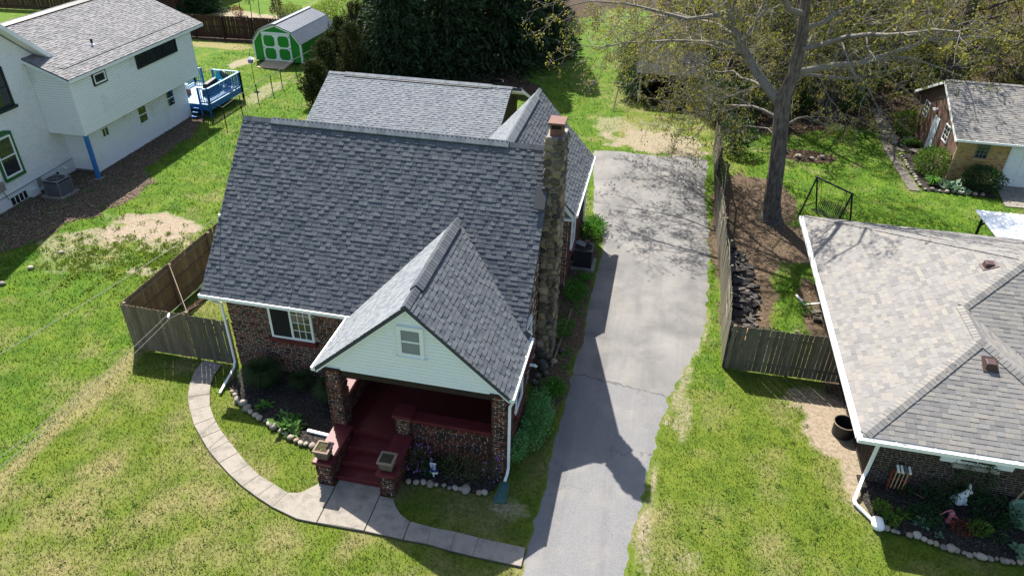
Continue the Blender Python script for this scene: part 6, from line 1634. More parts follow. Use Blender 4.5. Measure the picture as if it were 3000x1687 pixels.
oak = [([(5.88, 32.45, -.1), (5.86, 32.45, .25), (5.8, 32.45, .9), (5.55, 32.42, 3.4), (5.23, 32.4, 5.7), (5.42, 32.4, 6.9), (5.42, 32.4, 8.4), (5.2, 32.45, 10), (5.0, 32.5, 13), (4.8, 32.6, 17)], [.68, .50, .38, .34, .34, .26, .23, .20, .14, .04], 0),
       ([(5.2, 32.45, 5.5), (4.6, 32.6, 6.2), (3.95, 32.8, 6.77), (3.1, 33, 8.0), (2.21, 33.2, 9.42), (1.4, 33.5, 11.2), (.8, 33.6, 13)], .27, .06),
       ([(5.4, 32.4, 6.5), (5.76, 32.6, 6.97), (7.1, 33, 7.2), (9.52, 34, 7.78), (11.83, 35, 8.16), (13.6, 35.6, 8.3)], .19, .04),
       ([(2.4, 33.1, 9.1), (1.6, 33.3, 8.7), (.78, 33.5, 8.57), (-.47, 34, 8.8), (-2.26, 34.5, 8.84), (-3.67, 35, 8.83), (-5.0, 35.5, 8.3)], .13, .02),
       ([(3.6, 32.9, 7.3), (2.0, 34.2, 7.6), (0, 35.4, 7.2), (-2, 36.2, 6.7), (-4.2, 36.3, 6.3)], .10, .02),
       ([(5.3, 32.4, 9.3), (4.0, 31, 10.2), (2.2, 29.6, 11), (.4, 28.6, 11.4)], .15, .03),
       ([(5.4, 32.4, 7.9), (6.8, 30.8, 8.9), (8.4, 29.0, 9.6), (9.6, 27.6, 10)], .14, .03),
       ([(5.2, 32.4, 10), (7.0, 32.2, 11.2), (9.2, 32, 12), (11, 31.5, 12.4)], .15, .03),
       ([(5.2, 32.4, 10.6), (4.2, 34.3, 11.6), (3, 36.4, 12.2), (2, 38.5, 12.5)], .15, .03),
       ([(5.42, 32.4, 7.2), (6.0, 34.4, 7.2), (6.4, 36.6, 6.8), (6.2, 38.8, 6.0)], .12, .02),
       ([(5.3, 32.42, 4.9), (4.2, 33.8, 5.0), (2.6, 35.4, 4.4), (1.2, 37, 3.6), (.1, 38.2, 2.7)], .085, .012),
       ([(5.4, 32.4, 4.5), (6.2, 33.4, 4.6), (7.4, 34.6, 4.2), (8.4, 35.6, 3.5)], .07, .012),
       ([(5.35, 32.4, 5.2), (4.6, 34.6, 5.6), (3.4, 37.2, 5.5), (2.0, 39.6, 5.0), (.4, 41.5, 4.2)], .09, .014),
       ([(5.42, 32.4, 6.8), (7.8, 33.8, 6.4), (9.8, 35.4, 6.6), (11.4, 36.4, 6.6)], .10, .014),
       ([(3.0, 33.0, 8.1), (1.6, 35.2, 8.3), (.2, 37.6, 8.0), (-1.2, 40, 7.2), (-2, 41.6, 6.4)], .09, .014),
       ([(5.5, 32.4, 3.9), (5.0, 33.4, 4.1), (4.2, 34.6, 3.8), (3.7, 35.6, 3.0)], .05, .01),
       ([(5.3, 32.4, 8.8), (7.5, 34.5, 9.4), (9.6, 36.5, 9.8), (11, 38, 9.8)], .12, .014),
       ([(5.1, 32.5, 11), (4.4, 36, 12.4), (3.4, 39.6, 13), (2.8, 43, 12.8)], .13, .02), ([(5.1, 32.5, 11.4), (6, 36, 12.6), (7, 39.6, 13.2), (7.6, 43, 13)], .13, .02), ([(5.0, 32.5, 12), (7.4, 35.4, 13), (9.6, 38, 13.4), (11.2, 40.6, 13.2)], .12, .02), ([(4.9, 32.5, 13), (2.4, 35, 14), (.4, 37.6, 14.4)], .1, .02), ([(5.1, 32.4, 9.8), (6.4, 35.2, 10.4), (7.2, 38.4, 10.6), (9, 41, 10.4)], .11, .02),  # upper limbs out of view, added to shade the right lawn
       ([(5.0, 32.5, 12.5), (3, 31.4, 13.5), (1, 31, 14)], .1, .02), ([(5.0, 32.5, 13), (7, 33, 14), (8.6, 33.6, 14.4)], .1, .02)]
oak = oak[:1] + [(a, r0 * .85, r1) for a, r0, r1 in oak[1:]]
make_tree('oak_tree', oak_b, 'large budding oak with thick grey trunk standing beyond the grey fence', oak, (m_bark, m_oakleaf, m_twig), .135, 6, 81, (1.8, 2.6, 2.8, 5), 3, .06, keep=.42)

wt = 'bare budding trees in the wood'
w1 = make_tree('woodland_tree', (17.7, 50.5, 0), 'thick trunked budding tree directly behind the brown garage', auto_limbs((17.7, 50.5, 0), 15, 7.5, 17, 5, .45, .16), (m_bark2, m_oakleaf), .17, 6, 91, (1.9, 3.0, 3.8), 2, .08, group=wt, keep=.8)
w2 = make_tree('woodland_tree', (9.3, 52.5, 0), 'slim dark tree in the wood behind the oak trunk', auto_limbs((9.3, 52.5, 0), 13, 6.0, 15, 6, .28, .12), (m_bark2, m_woodleaf), .2, 6, 92, (1.9, 3.0, 3.8), 2, .08, group=wt, keep=1.0)
for i, (x, y, s, a, lb) in enumerate(((12.4, 58, 1.0, 1, 'budding tree deep in the wood left of the brown garage'), (22.5, 49.5, .9, 2.2, 'budding tree at the right edge behind the brown garage roof'), (5.2, 55, 1.0, .5, 'budding tree behind the open shed'), (17, 62, 1.1, 3, 'budding tree deep in the wood near the top right'), (25, 58, 1.0, 4, 'budding tree at the far top right corner'), (1.8, 60, .9, 5, 'budding tree right of the worn grass track'), (8, 66, 1.1, .2, 'budding tree at the top edge behind the oak'), (3.6, 52.2, .7, 2.8, 'slight budding tree leaning over the open shed roof'), (7.2, 46.6, .8, 1.7, 'dark slim tree just behind the oak trunk'), (10.8, 49.0, .85, 3.9, 'slim tree between the oak and the brown garage'))):
    o = copy_tree((w1, w2)[(i + 1) % 2], (x, y, 0), a, s); o["label"] = lb
# understorey
us = 'shrubs on the woodland floor'
u1 = bush('woodland_shrub', (4.6, 40.6), 1.0, .9, 2.2, 1900, .16, m_shrubdk, 'dark green shrub at the far end of the grey fence', group=us, seed=101, shell=.35)
u2 = bush('woodland_shrub', (12.0, 49.5), 1.1, 1.0, 2.0, 1500, .17, m_shrubdk, 'green shrub near the top of the garage path', group=us, seed=102, shell=.3)
u3 = bush('woodland_shrub', (-.6, 52.6), 1.5, 1.2, 2.3, 2200, .18, m_woodleaf, 'yellow green shrub at the left corner of the open shed', group=us, seed=103, shell=.3, lumps=.6)
u4 = bush('woodland_shrub', (.8, 47.3), .9, .6, .9, 900, .14, m_woodleaf, 'low scrub in front of the open shed', group=us, seed=104, shell=.3)
R = random.Random(9)
spots = [(-1.9, 48.6), (3.4, 47.2), (1.2, 52.4), (-2.0, 51.5), (-2.4, 55), (2.9, 50.4), (4.6, 48.3), (6.4, 50.6), (3.6, 45.6), (1.4, 54), (7.8, 55.5), (5.6, 60), (10.2, 56), (13.5, 53.2), (11, 61), (14.8, 56.6), (16, 60), (19.2, 54.4), (20.5, 58.2), (23, 54), (25.5, 52), (18.6, 65), (13.2, 66), (8.4, 62.6), (4, 65), (23.6, 63), (27.5, 57.5), (28, 62), (21, 51.2), (-.6, 57.8), (-1, 63), (1.6, 68), (6.5, 70), (11.5, 72), (16.5, 70), (22, 69), (5.4, 46.4), (8.8, 48.6), (9.4, 51), (7.0, 53), (6.4, 57), (3.2, 57), (12.6, 56.2), (17.5, 57), (10, 65), (15, 63.4), (6.8, 65.5), (20, 62), (26, 66), (3.4, 61), (19, 73), (2, 74), (26, 73)]
for i, (x, y) in enumerate(spots):
    o = copy_tree((u1, u2, u1, u3)[i % 4], (x, y, 0), R.uniform(0, 6.28), R.uniform(.85, 1.35)); o["label"] = 'leafy undergrowth shrub among the trees of the wood'
# garden shrubs
bush('clipped_shrub', (14.85, 40.1), .95, .95, 1.55, 3600, .11, m_boxleaf, 'large round bright green shrub at the corner of the brown garage', seed=111, shell=.6)
bush('clipped_shrub', (15.0, 46.4), .85, .95, 1.45, 3200, .10, m_boxleaf, 'boxy clipped shrub against the far part of the brown wall', seed=112, shell=.65, lumps=.15)
bush('clipped_shrub', (16.95, 38.65), 1.0, .8, 1.35, 3400, .10, m_shrubdk, 'dark green spreading shrub before the buff brick wall', seed=113)
blades('grass_tuft', (14.6, 38.6, .03), .5, .5, 260, m_weed, 'grassy tuft at the corner of the garage bed', seed=114, w=.025)
rosette('leafy_plant', (15.5, 38.3), .6, 70, m_sedum, 'pale hosta below the buff brick corner', 115, h=.4)
rosette('leafy_plant', (14.95, 44.5), .6, 60, m_hosta, 'hosta beside the side door of the brown garage', 116)
bush('low_plant', (6.55, 24.75), .3, .3, .3, 200, .09, m_weed, 'small leafy plant by the white elbow pipe', 'plant', seed=117)
bush('low_plant', (4.95, 22.3), .5, .4, .55, 700, .08, m_shrubdk, 'dark low shrub at the near end of the firewood', seed=118)
bush('lime_shrub', (-33.2, 61.5), 1.3, 1.1, 1.6, 2200, .15, m_lime, 'pale lime shrub beyond the picket fence left of the shed roof', seed=121)
bush('lime_shrub', (-30.8, 62.8), 1.3, 1.0, 1.5, 2200, .15, m_lime, 'pale lime shrub peeping over the shed ridge', seed=122)
bush('lime_shrub', (-27.0, 60.0), 2.9, 2.4, 3.3, 8000, .17, m_lime, 'big pale lime shrub behind the right end of the green shed', seed=123)
bush('lime_shrub', (-24.4, 56.5), 1.5, 1.5, 2.4, 3000, .16, m_lime, 'lime shrub between the shed and the dark evergreens', seed=124)
spray_tree('evergreen_shrub', (-43.4, 63.5), 4.0, 2.6, 9000, .26, m_shrubdk, 'broad dark green tree above the white house roof ridge', 125, .12, 0, .1, .1, 'tree')
spray_tree('evergreen_shrub', (-46.8, 62.4), 3.4, 2.0, 6000, .26, m_shrubdk, 'dark green tree at left of the broad one behind the roof', 126, .12, 0, .1, .1, 'tree')
bush('red_shrub', (-39.2, 62.6), .55, .5, .9, 500, .11, m_redleaf, 'small red leaved shrub in the far garden bed', seed=127)
bush('dark_shrub', (-36.9, 59.6), .5, .5, .8, 500, .11, material('maroon leaf', [(.05, .025, .02), (.08, .04, .03)], rnd=True, fine=None, bump=None), 'small maroon shrub near the picket fence', seed=128)
bush('dark_shrub', (-34.9, 64.3), .8, .6, .5, 700, .11, m_shrubdk, 'low dark mound in the far garden bed', seed=129)
bush('bare_shrub', (-33.6, 60.3), .7, .6, 1.6, 700, .10, material('straw leaf', [(.30, .22, .15), (.22, .15, .09)], rnd=True, fine=None, bump=None), 'straw coloured bare shrub beside the pale lime shrub', seed=130)
for i, (x, y, h, lb) in enumerate(((-36.8, 60.8, 2.6, 'thin staked sapling leaning beyond the picket fence'), (-38.6, 62.0, 3.0, 'thin leafy sapling second from the red shrub'), (-37.6, 63.6, 2.8, 'thin leafy sapling at the top edge of the garden'))):
    o = thing('sapling', (x, y, 0), lb, 'tree', 'saplings in the far garden'); ORG[o.name] = Vector((0, 0, 0))
    bush_parts(o, .75, .7, 1.3, 420, .14, m_boxleaf, 131 + i, stems=0, part='crown', z0=h - 1.0)
    me = bpy.data.meshes.new('trunk'); mb = MB().tube([(0, 0, 0), (.05, 0, h * .5), (.1, .02, h)], [.035, .03, .012], 6); me.from_pydata(mb.v, [], mb.f); me.materials.append(m_bark2); mesh_obj('trunk', me, o)
spray_tree('brown_conifer', (-35.0, 62.2), 3.2, .6, 1500, .18, material('brown needle', [(.10, .05, .025), (.14, .075, .04)], rnd=True, fine=None, bump=None), 'narrow browned conifer in the far garden', 134, .04, .2, 0, .6, 'tree', None, .5)
# ------------------------------------------------------------------ small things
def remesh_obj(name, parts, mat, parent=None, vox=.02, loc=None):
    """ellipsoids and tapered limbs fused into one continuous surface"""
    import bmesh
    bm = bmesh.new()
    for c, s, rot in parts:
        M = Matrix.Translation(Vector(c)) @ Matrix.Rotation(rot[2], 4, 'Z') @ Matrix.Rotation(rot[1], 4, 'Y') @ Matrix.Rotation(rot[0], 4, 'X') @ Matrix.Diagonal((*s, 1))
        bmesh.ops.create_icosphere(bm, subdivisions=3, radius=1.0, matrix=M)
    me = bpy.data.meshes.new(name); bm.to_mesh(me); bm.free(); me.materials.append(mat)
    o = mesh_obj(name, me, parent, loc)
    m = o.modifiers.new('fuse', 'REMESH'); m.mode = 'VOXEL'; m.voxel_size = vox; m.use_smooth_shade = True
    s = o.modifiers.new('soft', 'SMOOTH'); s.iterations = 3
    return o
# planters
m_basket = material('aged basket planter', [(.09, .07, .055), (.16, .125, .095), (.14, .085, .06)], nscale=14, rough=.92, fine=(40, .4), bump=(28, .9, .025), stain=((.07, .08, .05), 9, .55, .7))
m_rim = material('planter rim', [(.20, .145, .11), (.25, .185, .14)], nscale=10, rough=.9, fine=(40, .3), bump=(40, .5, .01), stain=((.12, .11, .08), 8, .6, .75))
m_soil = material('potting soil', [(.045, .03, .02), (.075, .05, .03)], nscale=20, rough=.95, fine=(60, .4), bump=(50, .9, .02))
def planter(loc, label, seed, wilt):
    o = thing('planter', loc, label, 'planter', 'planters on the step piers'); ORG[o.name] = Vector((0, 0, 0))
    a, b = .15, .20; h = .30
    bevel(MB().hexa([(-a, -a, 0), (a, -a, 0), (a, a, 0), (-a, a, 0), (-b, -b, h), (b, -b, h), (b, b, h), (-b, b, h)]).build('pot', m_basket, o), .015, 2)
    for k in range(4):
        z = .03 + k * .065; e = a + (b - a) * z / h + .008
        mb = MB()
        for j in range(6):
            t = -e + 2 * e * j / 6
            if (j + k) % 2:
                mb.box(t + .004, t + 2 * e / 6 - .004, -e - .006, -e + .01, z, z + .05); mb.box(e - .01, e + .006, t + .004, t + 2 * e / 6 - .004, z, z + .05); mb.box(-e - .006, -e + .01, t + .004, t + 2 * e / 6 - .004, z, z + .05)
        mb.build('weave', m_basket, o)
    mb = MB(); r0, r1 = b - .03, b + .03
    for q in ((-r1, r1, -r1, -r0), (-r1, r1, r0, r1), (-r1, -r0, -r0, r0), (r0, r1, -r0, r0)): mb.box(*q, h - .01, h + .05)
    bevel(mb.build('rim', m_rim, o), .012, 2)
    MB().box(-r0 + .002, r0 - .002, -r0 + .002, r0 - .002, h + .001, h + .018).build('soil', m_soil, o)
    bush_parts(o, .10, .10, .10, 26, .06, m_weed if wilt else m_shrubdk, seed, stems=0, part='seedling', z0=h + .02)
    ORG[o.name] = Vector(loc)
planter((-7.76, 12.70, .905), 'weathered basket planter on the left step pier in the sun', 1, True)
planter((-5.92, 12.72, .905), 'mossy basket planter on the right step pier in the shade', 2, False)
# splash block
m_teal = material('green plastic', [(.035, .10, .085), (.05, .13, .11)], rough=.6, fine=(20, .15), bump=None)
s = thing('splash_block', (-2.85, 13.35, 0), 'dark green plastic splash block under the porch downspout', 'splash block')
MB().hexa([(-3.02, 12.95, -.01), (-2.66, 12.98, -.01), (-2.74, 13.62, -.01), (-2.96, 13.60, -.01), (-3.02, 12.95, .035), (-2.66, 12.98, .035), (-2.74, 13.62, .06), (-2.96, 13.60, .06)]).build('tray', m_teal, s)
for a, b in (((-3.01, 12.96), (-2.955, 13.6)), ((-2.67, 12.99), (-2.745, 13.62)), ((-2.955, 13.61), (-2.745, 13.615))): MB().bar((a[0], a[1], .07), (b[0], b[1], .085), .025, .06).build('lip', m_teal, s)
# white pipe lying in the bed
s = thing('loose_downspout', (-8.7, 14.2, .05), 'length of white downspout lying in the bed beside the steps', 'pipe')
bevel(MB().bar((-9.12, 14.24, .10), (-8.1, 14.16, .10), .10, .07).build('pipe', m_gutter, s), .01); MB().box(-9.135, -9.115, 14.2, 14.28, .075, .125).build('pipe_mouth', m_dark, s)
# striped hat ornament
s = thing('hat_ornament', (-4.86, 13.42, .04), 'small white garden ornament shaped as a top hat with blue stripes', 'ornament')
m_navy = material('navy stripe', [(.03, .035, .20)], rough=.5, fine=None, bump=None)
y0 = 13.40
MB().extrude([(-4.94, y0, .34), (-4.80, y0, .34), (-4.785, y0, .58), (-4.965, y0, .58)], (0, .03, 0)).build('crown', m_white, s)
for x in (-4.937, -4.894, -4.852, -4.81): MB().extrude([(x, y0 - .003, .345), (x + .018, y0 - .003, .345), (x + .022, y0 - .003, .565), (x + .0, y0 - .003, .565)], (0, .003, 0)).build('stripe', m_navy, s)
MB().box(-5.0, -4.74, y0 - .03, y0 + .05, .30, .338).build('brim', m_navy, s)
MB().extrude([(-4.96, y0, .16), (-4.78, y0, .16), (-4.74, y0, .22), (-4.77, y0, .299), (-4.97, y0, .299), (-5.0, y0, .22)], (0, .03, 0)).build('base_board', m_white, s)
MB().box(-4.89, -4.85, y0 + .005, y0 + .025, -.02, .16).build('stake', m_white, s)
# black air conditioner beside chimney
def ac_unit(name, cx, cy, w, h, label, mbody, fan=True, pad=True):
    o = thing(name, (cx, cy, 0), label, 'air conditioner')
    if pad: MB().box(cx - w * .68, cx + w * .68, cy - w * .68, cy + w * .68, -.02, .08).build('pad', m_concrete, o)
    body = MB().box(cx - w / 2 + .02, cx + w / 2 - .02, cy - w / 2 + .02, cy + w / 2 - .02, .08, h - .04).build('body', m_black, o)
    for k in range(int((h - .2) / .045)):
        z = .12 + k * .045
        MB().box(cx - w / 2, cx + w / 2, cy - w / 2, cy + w / 2, z, z + .02).build('louvre', mbody, body)
    for sx in (-1, 1):
        for sy in (-1, 1):
            x, y = cx + sx * (w / 2 - .02), cy + sy * (w / 2 - .02); MB().box(x - .026, x + .026, y - .026, y + .026, .08, h).build('corner_post', mbody, o)
    t = bevel(MB().box(cx - w / 2 - .01, cx + w / 2 + .01, cy - w / 2 - .01, cy + w / 2 + .01, h - .04, h - .005).build('top_cover', mbody, o), .02, 2); MB().lathe((cx, cy, h - .004), [(w * .46, 0), (w * .45, .003)], 24).build('fan_well', m_dark, o)
    f = MB()
    for k in range(10):
        a = k * math.pi / 5; f.bar((cx + math.cos(a) * .05, cy + math.sin(a) * .05, h + .005), (cx + math.cos(a) * w * .45, cy + math.sin(a) * w * .45, h + .005), .012, .012)
    for rr in (.14, .26, .38):
        f.tube([(cx + math.cos(a) * w * rr, cy + math.sin(a) * w * rr, h + .012) for a in [k * math.pi / 8 for k in range(17)]], .006, 4)
    f.build('fan_guard', mbody, o); MB().lathe((cx, cy, h - .12), [(.09, 0), (.09, .1), (.05, .12)], 12).build('fan_hub', m_black, o)
    return o
m_acgrey = material('grey condenser metal', [(.17, .18, .19), (.21, .22, .23)], rough=.45, fine=(12, .08), bump=None, metal=.3)
m_acblk = material('charcoal condenser metal', [(.022, .023, .025), (.032, .033, .036)], rough=.5, fine=(12, .1), bump=None)
ac_unit('air_conditioner', -27.95, 26.5, .85, .85, 'grey air conditioner on a pad against the whitewashed wall', m_acgrey)
b = ac_unit('air_conditioner', -2.28, 26.1, .78, .88, 'black air conditioner beside the stone chimney', m_acblk)
MB().hexa([(-2.7, 26.25, .90), (-2.25, 26.0, .91), (-2.2, 26.3, .91), (-2.55, 26.5, .92), (-2.7, 26.25, .915), (-2.25, 26.0, .925), (-2.2, 26.3, .935), (-2.55, 26.5, .96)]).build('cover_sheet', m_acgrey, b)
MB().tube([(-2.72, 26.0, .75), (-2.82, 25.9, .5), (-2.75, 25.8, .25), (-2.6, 25.85, .2)], .025, 8).build('hose', m_gutter, b)
tag(bevel(MB().obox((-2.2, 26.42, .965), (.21, .10, .065), Matrix.Rotation(.3, 3, 'Z')).build('loose_brick', m_clay), .006), 'red brick weighing down the sheet on the black air conditioner', 'brick')
MB().box(-2.76, -2.66, 25.05, 25.22, 1.0, 1.3).build('disconnect_box', m_acgrey, b)
tag(MB().bar((-2.42, 19.0, .06), (-2.25, 22.6, .06), .05, .08).build('edging_board', m_fence), 'dark weathered board edging the gravel beside the chimney', 'board')
s = thing('stump', (-2.72, 18.85, 0), 'small weathered log stump at the foot of the stone chimney', 'stump')
MB().lathe((-2.72, 18.85, 0), [(.14, 0), (.12, .15), (.115, .38), (.10, .40)], 12).build('log', m_log, s)
R = random.Random(77)
for k, (x, y) in enumerate(((-2.8, 18.4), (-2.55, 18.6), (-2.85, 18.1), (-2.4, 19.3), (-2.2, 20.0), (-2.65, 19.0))):
    o = bpy.data.objects.new('loose_stone', stone_meshes[k]); link(o); o.location = (x, y, .07); o.scale = (.26, .22, .2); o.rotation_euler = (0, 0, k); tag(o, 'dark rough stone lying at the foot of the chimney', 'stone', 'loose stones by the chimney')
# firewood
def split_log(seed, mat):
    R = random.Random(seed); L = .46; n = 3 + seed % 2
    pr = [(math.cos(2 * math.pi * k / n + R.uniform(-.3, .3)) * R.uniform(.055, .10), math.sin(2 * math.pi * k / n + R.uniform(-.3, .3)) * R.uniform(.05, .09)) for k in range(n)]
    mb = MB().extrude([(-L / 2, y, z) for y, z in pr], (L, 0, 0)); me = bpy.data.meshes.new('log'); me.from_pydata([tuple(p) for p in mb.v], [], mb.f); me.materials.append(mat); return me
lm = [split_log(i, m_log) for i in range(8)]; ln = [split_log(i, m_lognew) for i in range(4)]
for i in range(150):
    y = R.uniform(22.5, 28.6); lay = R.random()
    wd = .35 + .75 * math.sin((y - 22.2) / 6.6 * math.pi) ** .5
    x = 3.62 + R.uniform(.1, wd); z = .06 + R.uniform(0, .55) * max(0, 1 - (x - 3.6) / (wd + .15))
    o = bpy.data.objects.new('firewood_log', R.choice(lm)); link(o); o.location = (x, y, z); s = R.uniform(.85, 1.35); o.scale = (s, s, s)
    o.rotation_euler = (R.uniform(0, 6.28), R.uniform(-.3, .3), R.gauss(0, .45)); tag(o, 'grey split log in the heap along the inside of the fence', 'log', 'grey firewood heap')
for i in range(12):
    o = bpy.data.objects.new('firewood_log', R.choice(ln)); link(o); o.location = (4.0 + R.uniform(-.2, .5), 22.25 + R.uniform(-.25, .35), .1 + R.uniform(0, .3)); o.scale = (1.5, 1.0, 1.0)
    o.rotation_euler = (R.uniform(0, 6.28), R.uniform(-.25, .25), R.gauss(-.5, .3)); tag(o, 'fresh tan split log at the near end of the woodpile', 'log', 'fresh firewood')
# swing
s = thing('porch_swing', (8.4, 32.7, 0), 'black metal garden swing with lattice bench on the shaded lawn', 'swing')
tl, tr_ = Vector((7.7, 33.4, 1.95)), Vector((9.0, 31.9, 1.95)); d = (tr_ - tl).normalized(); pq = Vector((-d.y, d.x, 0))
MB().tube([tl - d * .08, tr_ + d * .08], .045, 8).build('top_bar', m_black, s)
for p in (tl, tr_):
    for sg in (-1, 1): MB().tube([p, (p.x + pq.x * sg * .62, p.y + pq.y * sg * .62, 0)], .04, 8).build('leg', m_black, s)
    MB().tube([(p.x + pq.x * .45, p.y + pq.y * .45, .55), (p.x - pq.x * .45, p.y - pq.y * .45, .55)], .025, 6).build('cross_bar', m_black, s)
a, b = tl + d * .28, tr_ - d * .28
for p in (a, b):
    for sg in (-.28, .28): MB().tube([(p.x, p.y, 1.93), (p.x + pq.x * sg, p.y + pq.y * sg, .55 if sg < 0 else .95)], .009, 5).build('chain', m_black, s)
def lattice(nm, P00, P10, P01, nu, nv):
    mb = MB(); u = P10 - P00; v = P01 - P00
    for i in range(nu + 1): mb.bar(P00 + u * (i / nu), P00 + u * (i / nu) + v, .025, .012)
    for j in range(nv + 1): mb.bar(P00 + v * (j / nv), P00 + v * (j / nv) + u, .025, .012)
    mb.build(nm, m_black, s)
z5 = Vector((0, 0, -1.48))
lattice('seat', a - pq * .25 + z5, b - pq * .25 + z5, a + pq * .22 + z5 + Vector((0, 0, -.05)), 14, 5)
lattice('backrest', a + pq * .23 + z5, b + pq * .23 + z5, a + pq * .36 + z5 + Vector((0, 0, .5)), 14, 5)
# feeder pole, stake, barrel, tub
s = thing('bird_feeder', (-27.44, 44.3, 0), 'thin black pole with a purple bird feeder beside the metal fence', 'bird feeder')
MB().tube([(-27.44, 44.3, 0), (-27.44, 44.3, 2.2), (-27.38, 44.3, 2.3)], .018, 6).build('pole', m_black, s)
m_lilac = material('lilac plastic', [(.30, .2, .42)], rough=.5, fine=None, bump=None)
MB().box(-27.6, -27.34, 44.2, 44.42, 1.55, 1.82).build('seed_box', m_lilac, s); MB().hexa([(-27.66, 44.14, 1.82), (-27.28, 44.14, 1.82), (-27.28, 44.48, 1.82), (-27.66, 44.48, 1.82), (-27.5, 44.28, 1.98), (-27.44, 44.28, 1.98), (-27.44, 44.34, 1.98), (-27.5, 44.34, 1.98)]).build('lid', m_gutter, s)
tag(MB().bar((-2.86, 45.7, 0), (-2.72, 46.6, 1.25), .07, .07).build('leaning_stake', m_rivstone), 'pale leaning wooden stake in the grass behind the rear wing', 'stake')
s = thing('barrel', (-10.95, 46.9, 0), 'dark round barrel standing behind the rear garage ridge', 'barrel')
MB().lathe((-10.95, 46.9, 0), [(.42, 0), (.48, .3), (.5, .6), (.5, .95), (.46, .95), (.45, .5)], 20).build('drum', m_black, s)
s = thing('round_tub', (6.86, 18.0, 0), 'round black metal tub beside the wall of the tan roofed house', 'tub')
MB().lathe((6.86, 18.0, 0), [(.30, 0), (.32, .44), (.335, .45), (.335, .47), (.305, .47), (.29, .04)], 24).build('drum', m_black, s, smooth=False)
MB().tube([(6.86 + .335 * math.cos(k * math.pi / 12), 18.0 + .335 * math.sin(k * math.pi / 12), .465) for k in range(25)], .016, 6).build('rim', m_rim, s)
# croquet stand
s = thing('croquet_stand', (7.94, 16.0, .04), 'red wooden croquet stand with white ended mallets against the brown bricks', 'croquet set')
m_redwood = material('red stained wood', [(.20, .045, .025)], rough=.6, fine=(20, .2), bump=None); m_ash = material('pale mallet wood', [(.42, .32, .18)], rough=.6, fine=(20, .2), bump=None)
for x in (7.72, 8.16):
    MB().box(x - .02, x + .02, 15.85, 16.0, .05, .12).build('foot', m_redwood, s); MB().bar((x, 15.93, .1), (x, 15.97, .75), .04).build('upright', m_redwood, s)
for z in (.14, .42, .70): MB().box(7.72, 8.16, 15.92, 15.97, z, z + .05).build('cross_bar', m_redwood, s)
for k in range(4):
    x = 7.79 + k * .10; m = MB().bar((x, 15.88, .14), (x, 15.9, .86), .022).build('mallet', m_ash, s)
    MB().tube([(x, 15.78, .87), (x, 16.0, .92)], .035, 10).build('mallet_head', m_gutter if k != 2 else m_acgrey, m)
tag(MB().tube([(8.33, 16.0, .07), (8.66, 15.76, .07)], .012, 6).build('striped_stake', m_ash), 'thin striped croquet stake lying in the dark bed', 'stake')
# rabbit, pump, oval planter
s = thing('rabbit_statue', (9.58, 15.85, .03), 'white sitting rabbit statue with upright ears in the dark bed', 'statue'); ORG[s.name] = Vector((0, 0, 0))
remesh_obj('body', [((0, 0, .10), (.20, .13, .10), (0, 0, 0)), ((-.05, 0, .20), (.15, .125, .17), (0, .3, 0)), ((.06, 0, .34), (.10, .095, .16), (0, .25, 0)), ((.12, 0, .50), (.085, .075, .085), (0, 0, 0)), ((.19, 0, .475), (.055, .05, .05), (0, 0, 0)),
                    ((.10, .035, .66), (.025, .03, .12), (.08, -.15, 0)), ((.10, -.035, .66), (.025, .03, .12), (-.08, -.15, 0)), ((.13, .07, .16), (.035, .035, .13), (0, 0, 0)), ((.13, -.07, .16), (.035, .035, .13), (0, 0, 0)),
                    ((-.03, .12, .13), (.12, .05, .11), (0, 0, 0)), ((-.03, -.12, .13), (.12, .05, .11), (0, 0, 0)), ((.16, .06, .045), (.075, .035, .03), (0, 0, 0)), ((.16, -.06, .045), (.075, .035, .03), (0, 0, 0)), ((-.2, 0, .14), (.05, .05, .05), (0, 0, 0))], m_white, s, .016)
for sy in (-1, 1): MB().lathe((.165, sy * .058, .525), [(.008, -.008), (.012, 0), (.008, .008)], 8).build('eye', m_dark, s)
m_pink = material('faded pink metal', [(.36, .11, .13), (.42, .15, .16)], rough=.6, fine=(25, .15), bump=None)
s = thing('pump_ornament', (9.13, 15.1, .04), 'faded pink hand pump ornament in the dark bed', 'ornament')
MB().lathe((9.13, 15.1, .03), [(.10, 0), (.09, .03), (.055, .06), (.05, .28), (.07, .30), (.07, .34), (.03, .38)], 14).build('pump_body', m_pink, s)
MB().tube([(9.16, 15.1, .24), (9.26, 15.1, .25), (9.31, 15.1, .18)], [.03, .028, .025], 8).build('spout', m_pink, s)
MB().tube([(9.17, 15.1, .40), (9.08, 15.1, .47), (8.98, 15.1, .40), (8.88, 15.1, .22)], [.018, .02, .018, .014], 7).build('handle', m_pink, s)
s = thing('oval_planter', (11.15, 15.55, .04), 'green rimmed oval planter tub at the right picture edge', 'planter')
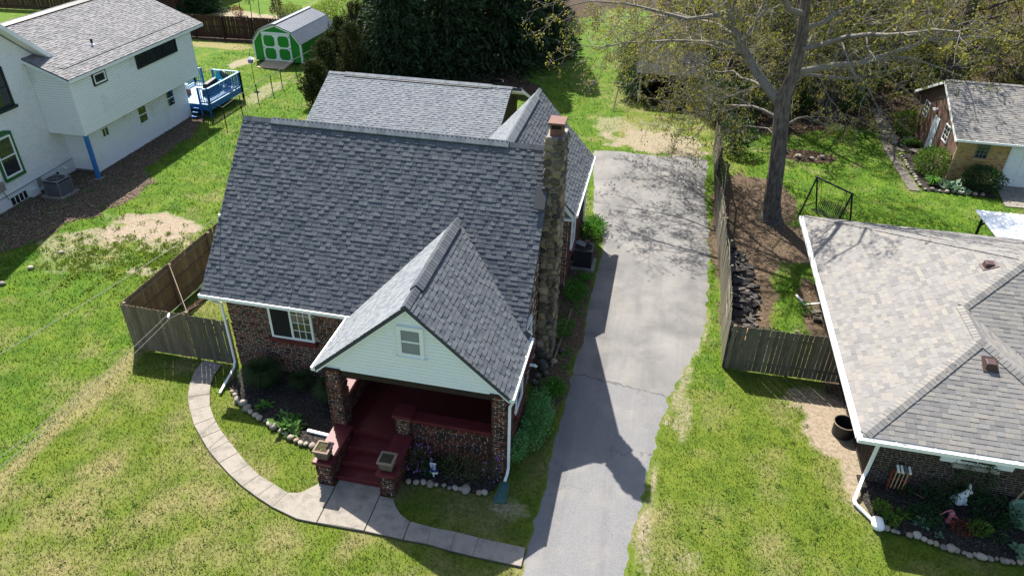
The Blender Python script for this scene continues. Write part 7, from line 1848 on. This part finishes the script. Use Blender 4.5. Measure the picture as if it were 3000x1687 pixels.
MB().lathe((11.15, 15.55, .03), [(.36, 0), (.46, .36), (.47, .38), (.42, .38), (.38, .3)], 20).build('tub', material('sage paint', [(.16, .27, .17)], rough=.7, fine=(20, .15)), s)
MB().lathe((11.15, 15.55, .28), [(.39, 0), (.39, .03)], 20).build('soil', material('red brown bark', [(.09, .04, .025), (.13, .06, .035)], nscale=15, fine=(40, .4)), s)
tag(MB().bar((10.85, 15.9, .03), (11.2, 16.05, 1.2), .03).build('garden_stake', m_ash), 'tan wooden stake leaning on the brown brick wall', 'stake')
tag(MB().obox((6.95, 24.2, .06), (.3, .2, .1)).obox((6.9, 24.55, .16), (.4, .22, .06), Matrix.Rotation(.5, 3, 'Z')).build('loose_board', m_log), 'dark loose boards under the eave by the white elbow pipe', 'board')
# overhead wires
m_wire = material('weathered cable', [(.16, .16, .155)], rough=.6, fine=None, bump=None)
def wire(name, pts, sag, label, r=.006):
    P = []
    for (a, b), sg in zip(zip(pts, pts[1:]), sag):
        a, b = Vector(a), Vector(b)
        for k in range(14):
            t = k / 13; P.append(a + (b - a) * t - Vector((0, 0, sg * 4 * t * (1 - t))))
    tag(MB().tube(P, r, 6).build(name, m_wire), label, 'cable')
wire('overhead_wire', [(-13.28, 18.1, 4.92), (-15.35, 9.0, 4.55), (-18, -4, 6)], (.12, .2), 'single overhead wire crossing the lush lawn to the roof edge', .008)
wire('overhead_wire', [(-13.3, 16.65, 3.25), (-13.68, 15.12, 3.0), (-13.68, 11.88, 3.0), (-14.0, 2, 4.2)], (.01, .03, .2), 'upper of two wires running past the board fence corner')
wire('overhead_wire', [(-12.85, 17.3, 2.75), (-13.55, 15.05, 2.95), (-13.44, 11.94, 3.02), (-13.5, 2, 4.3)], (.02, .03, .2), 'lower of two wires running past the board fence corner')
tag(MB().bar((-13.66, 15.2, 3.0), (-13.6, 15.05, 2.97), .05).build('wire_splice', m_gutter), 'white splice clamp on the wires before the board fence', 'clamp')
MB().lathe((-13.3, 18.1, 4.86), [(.03, 0), (.05, .05), (.03, .1)], 8).build('insulator', m_gutter, H)
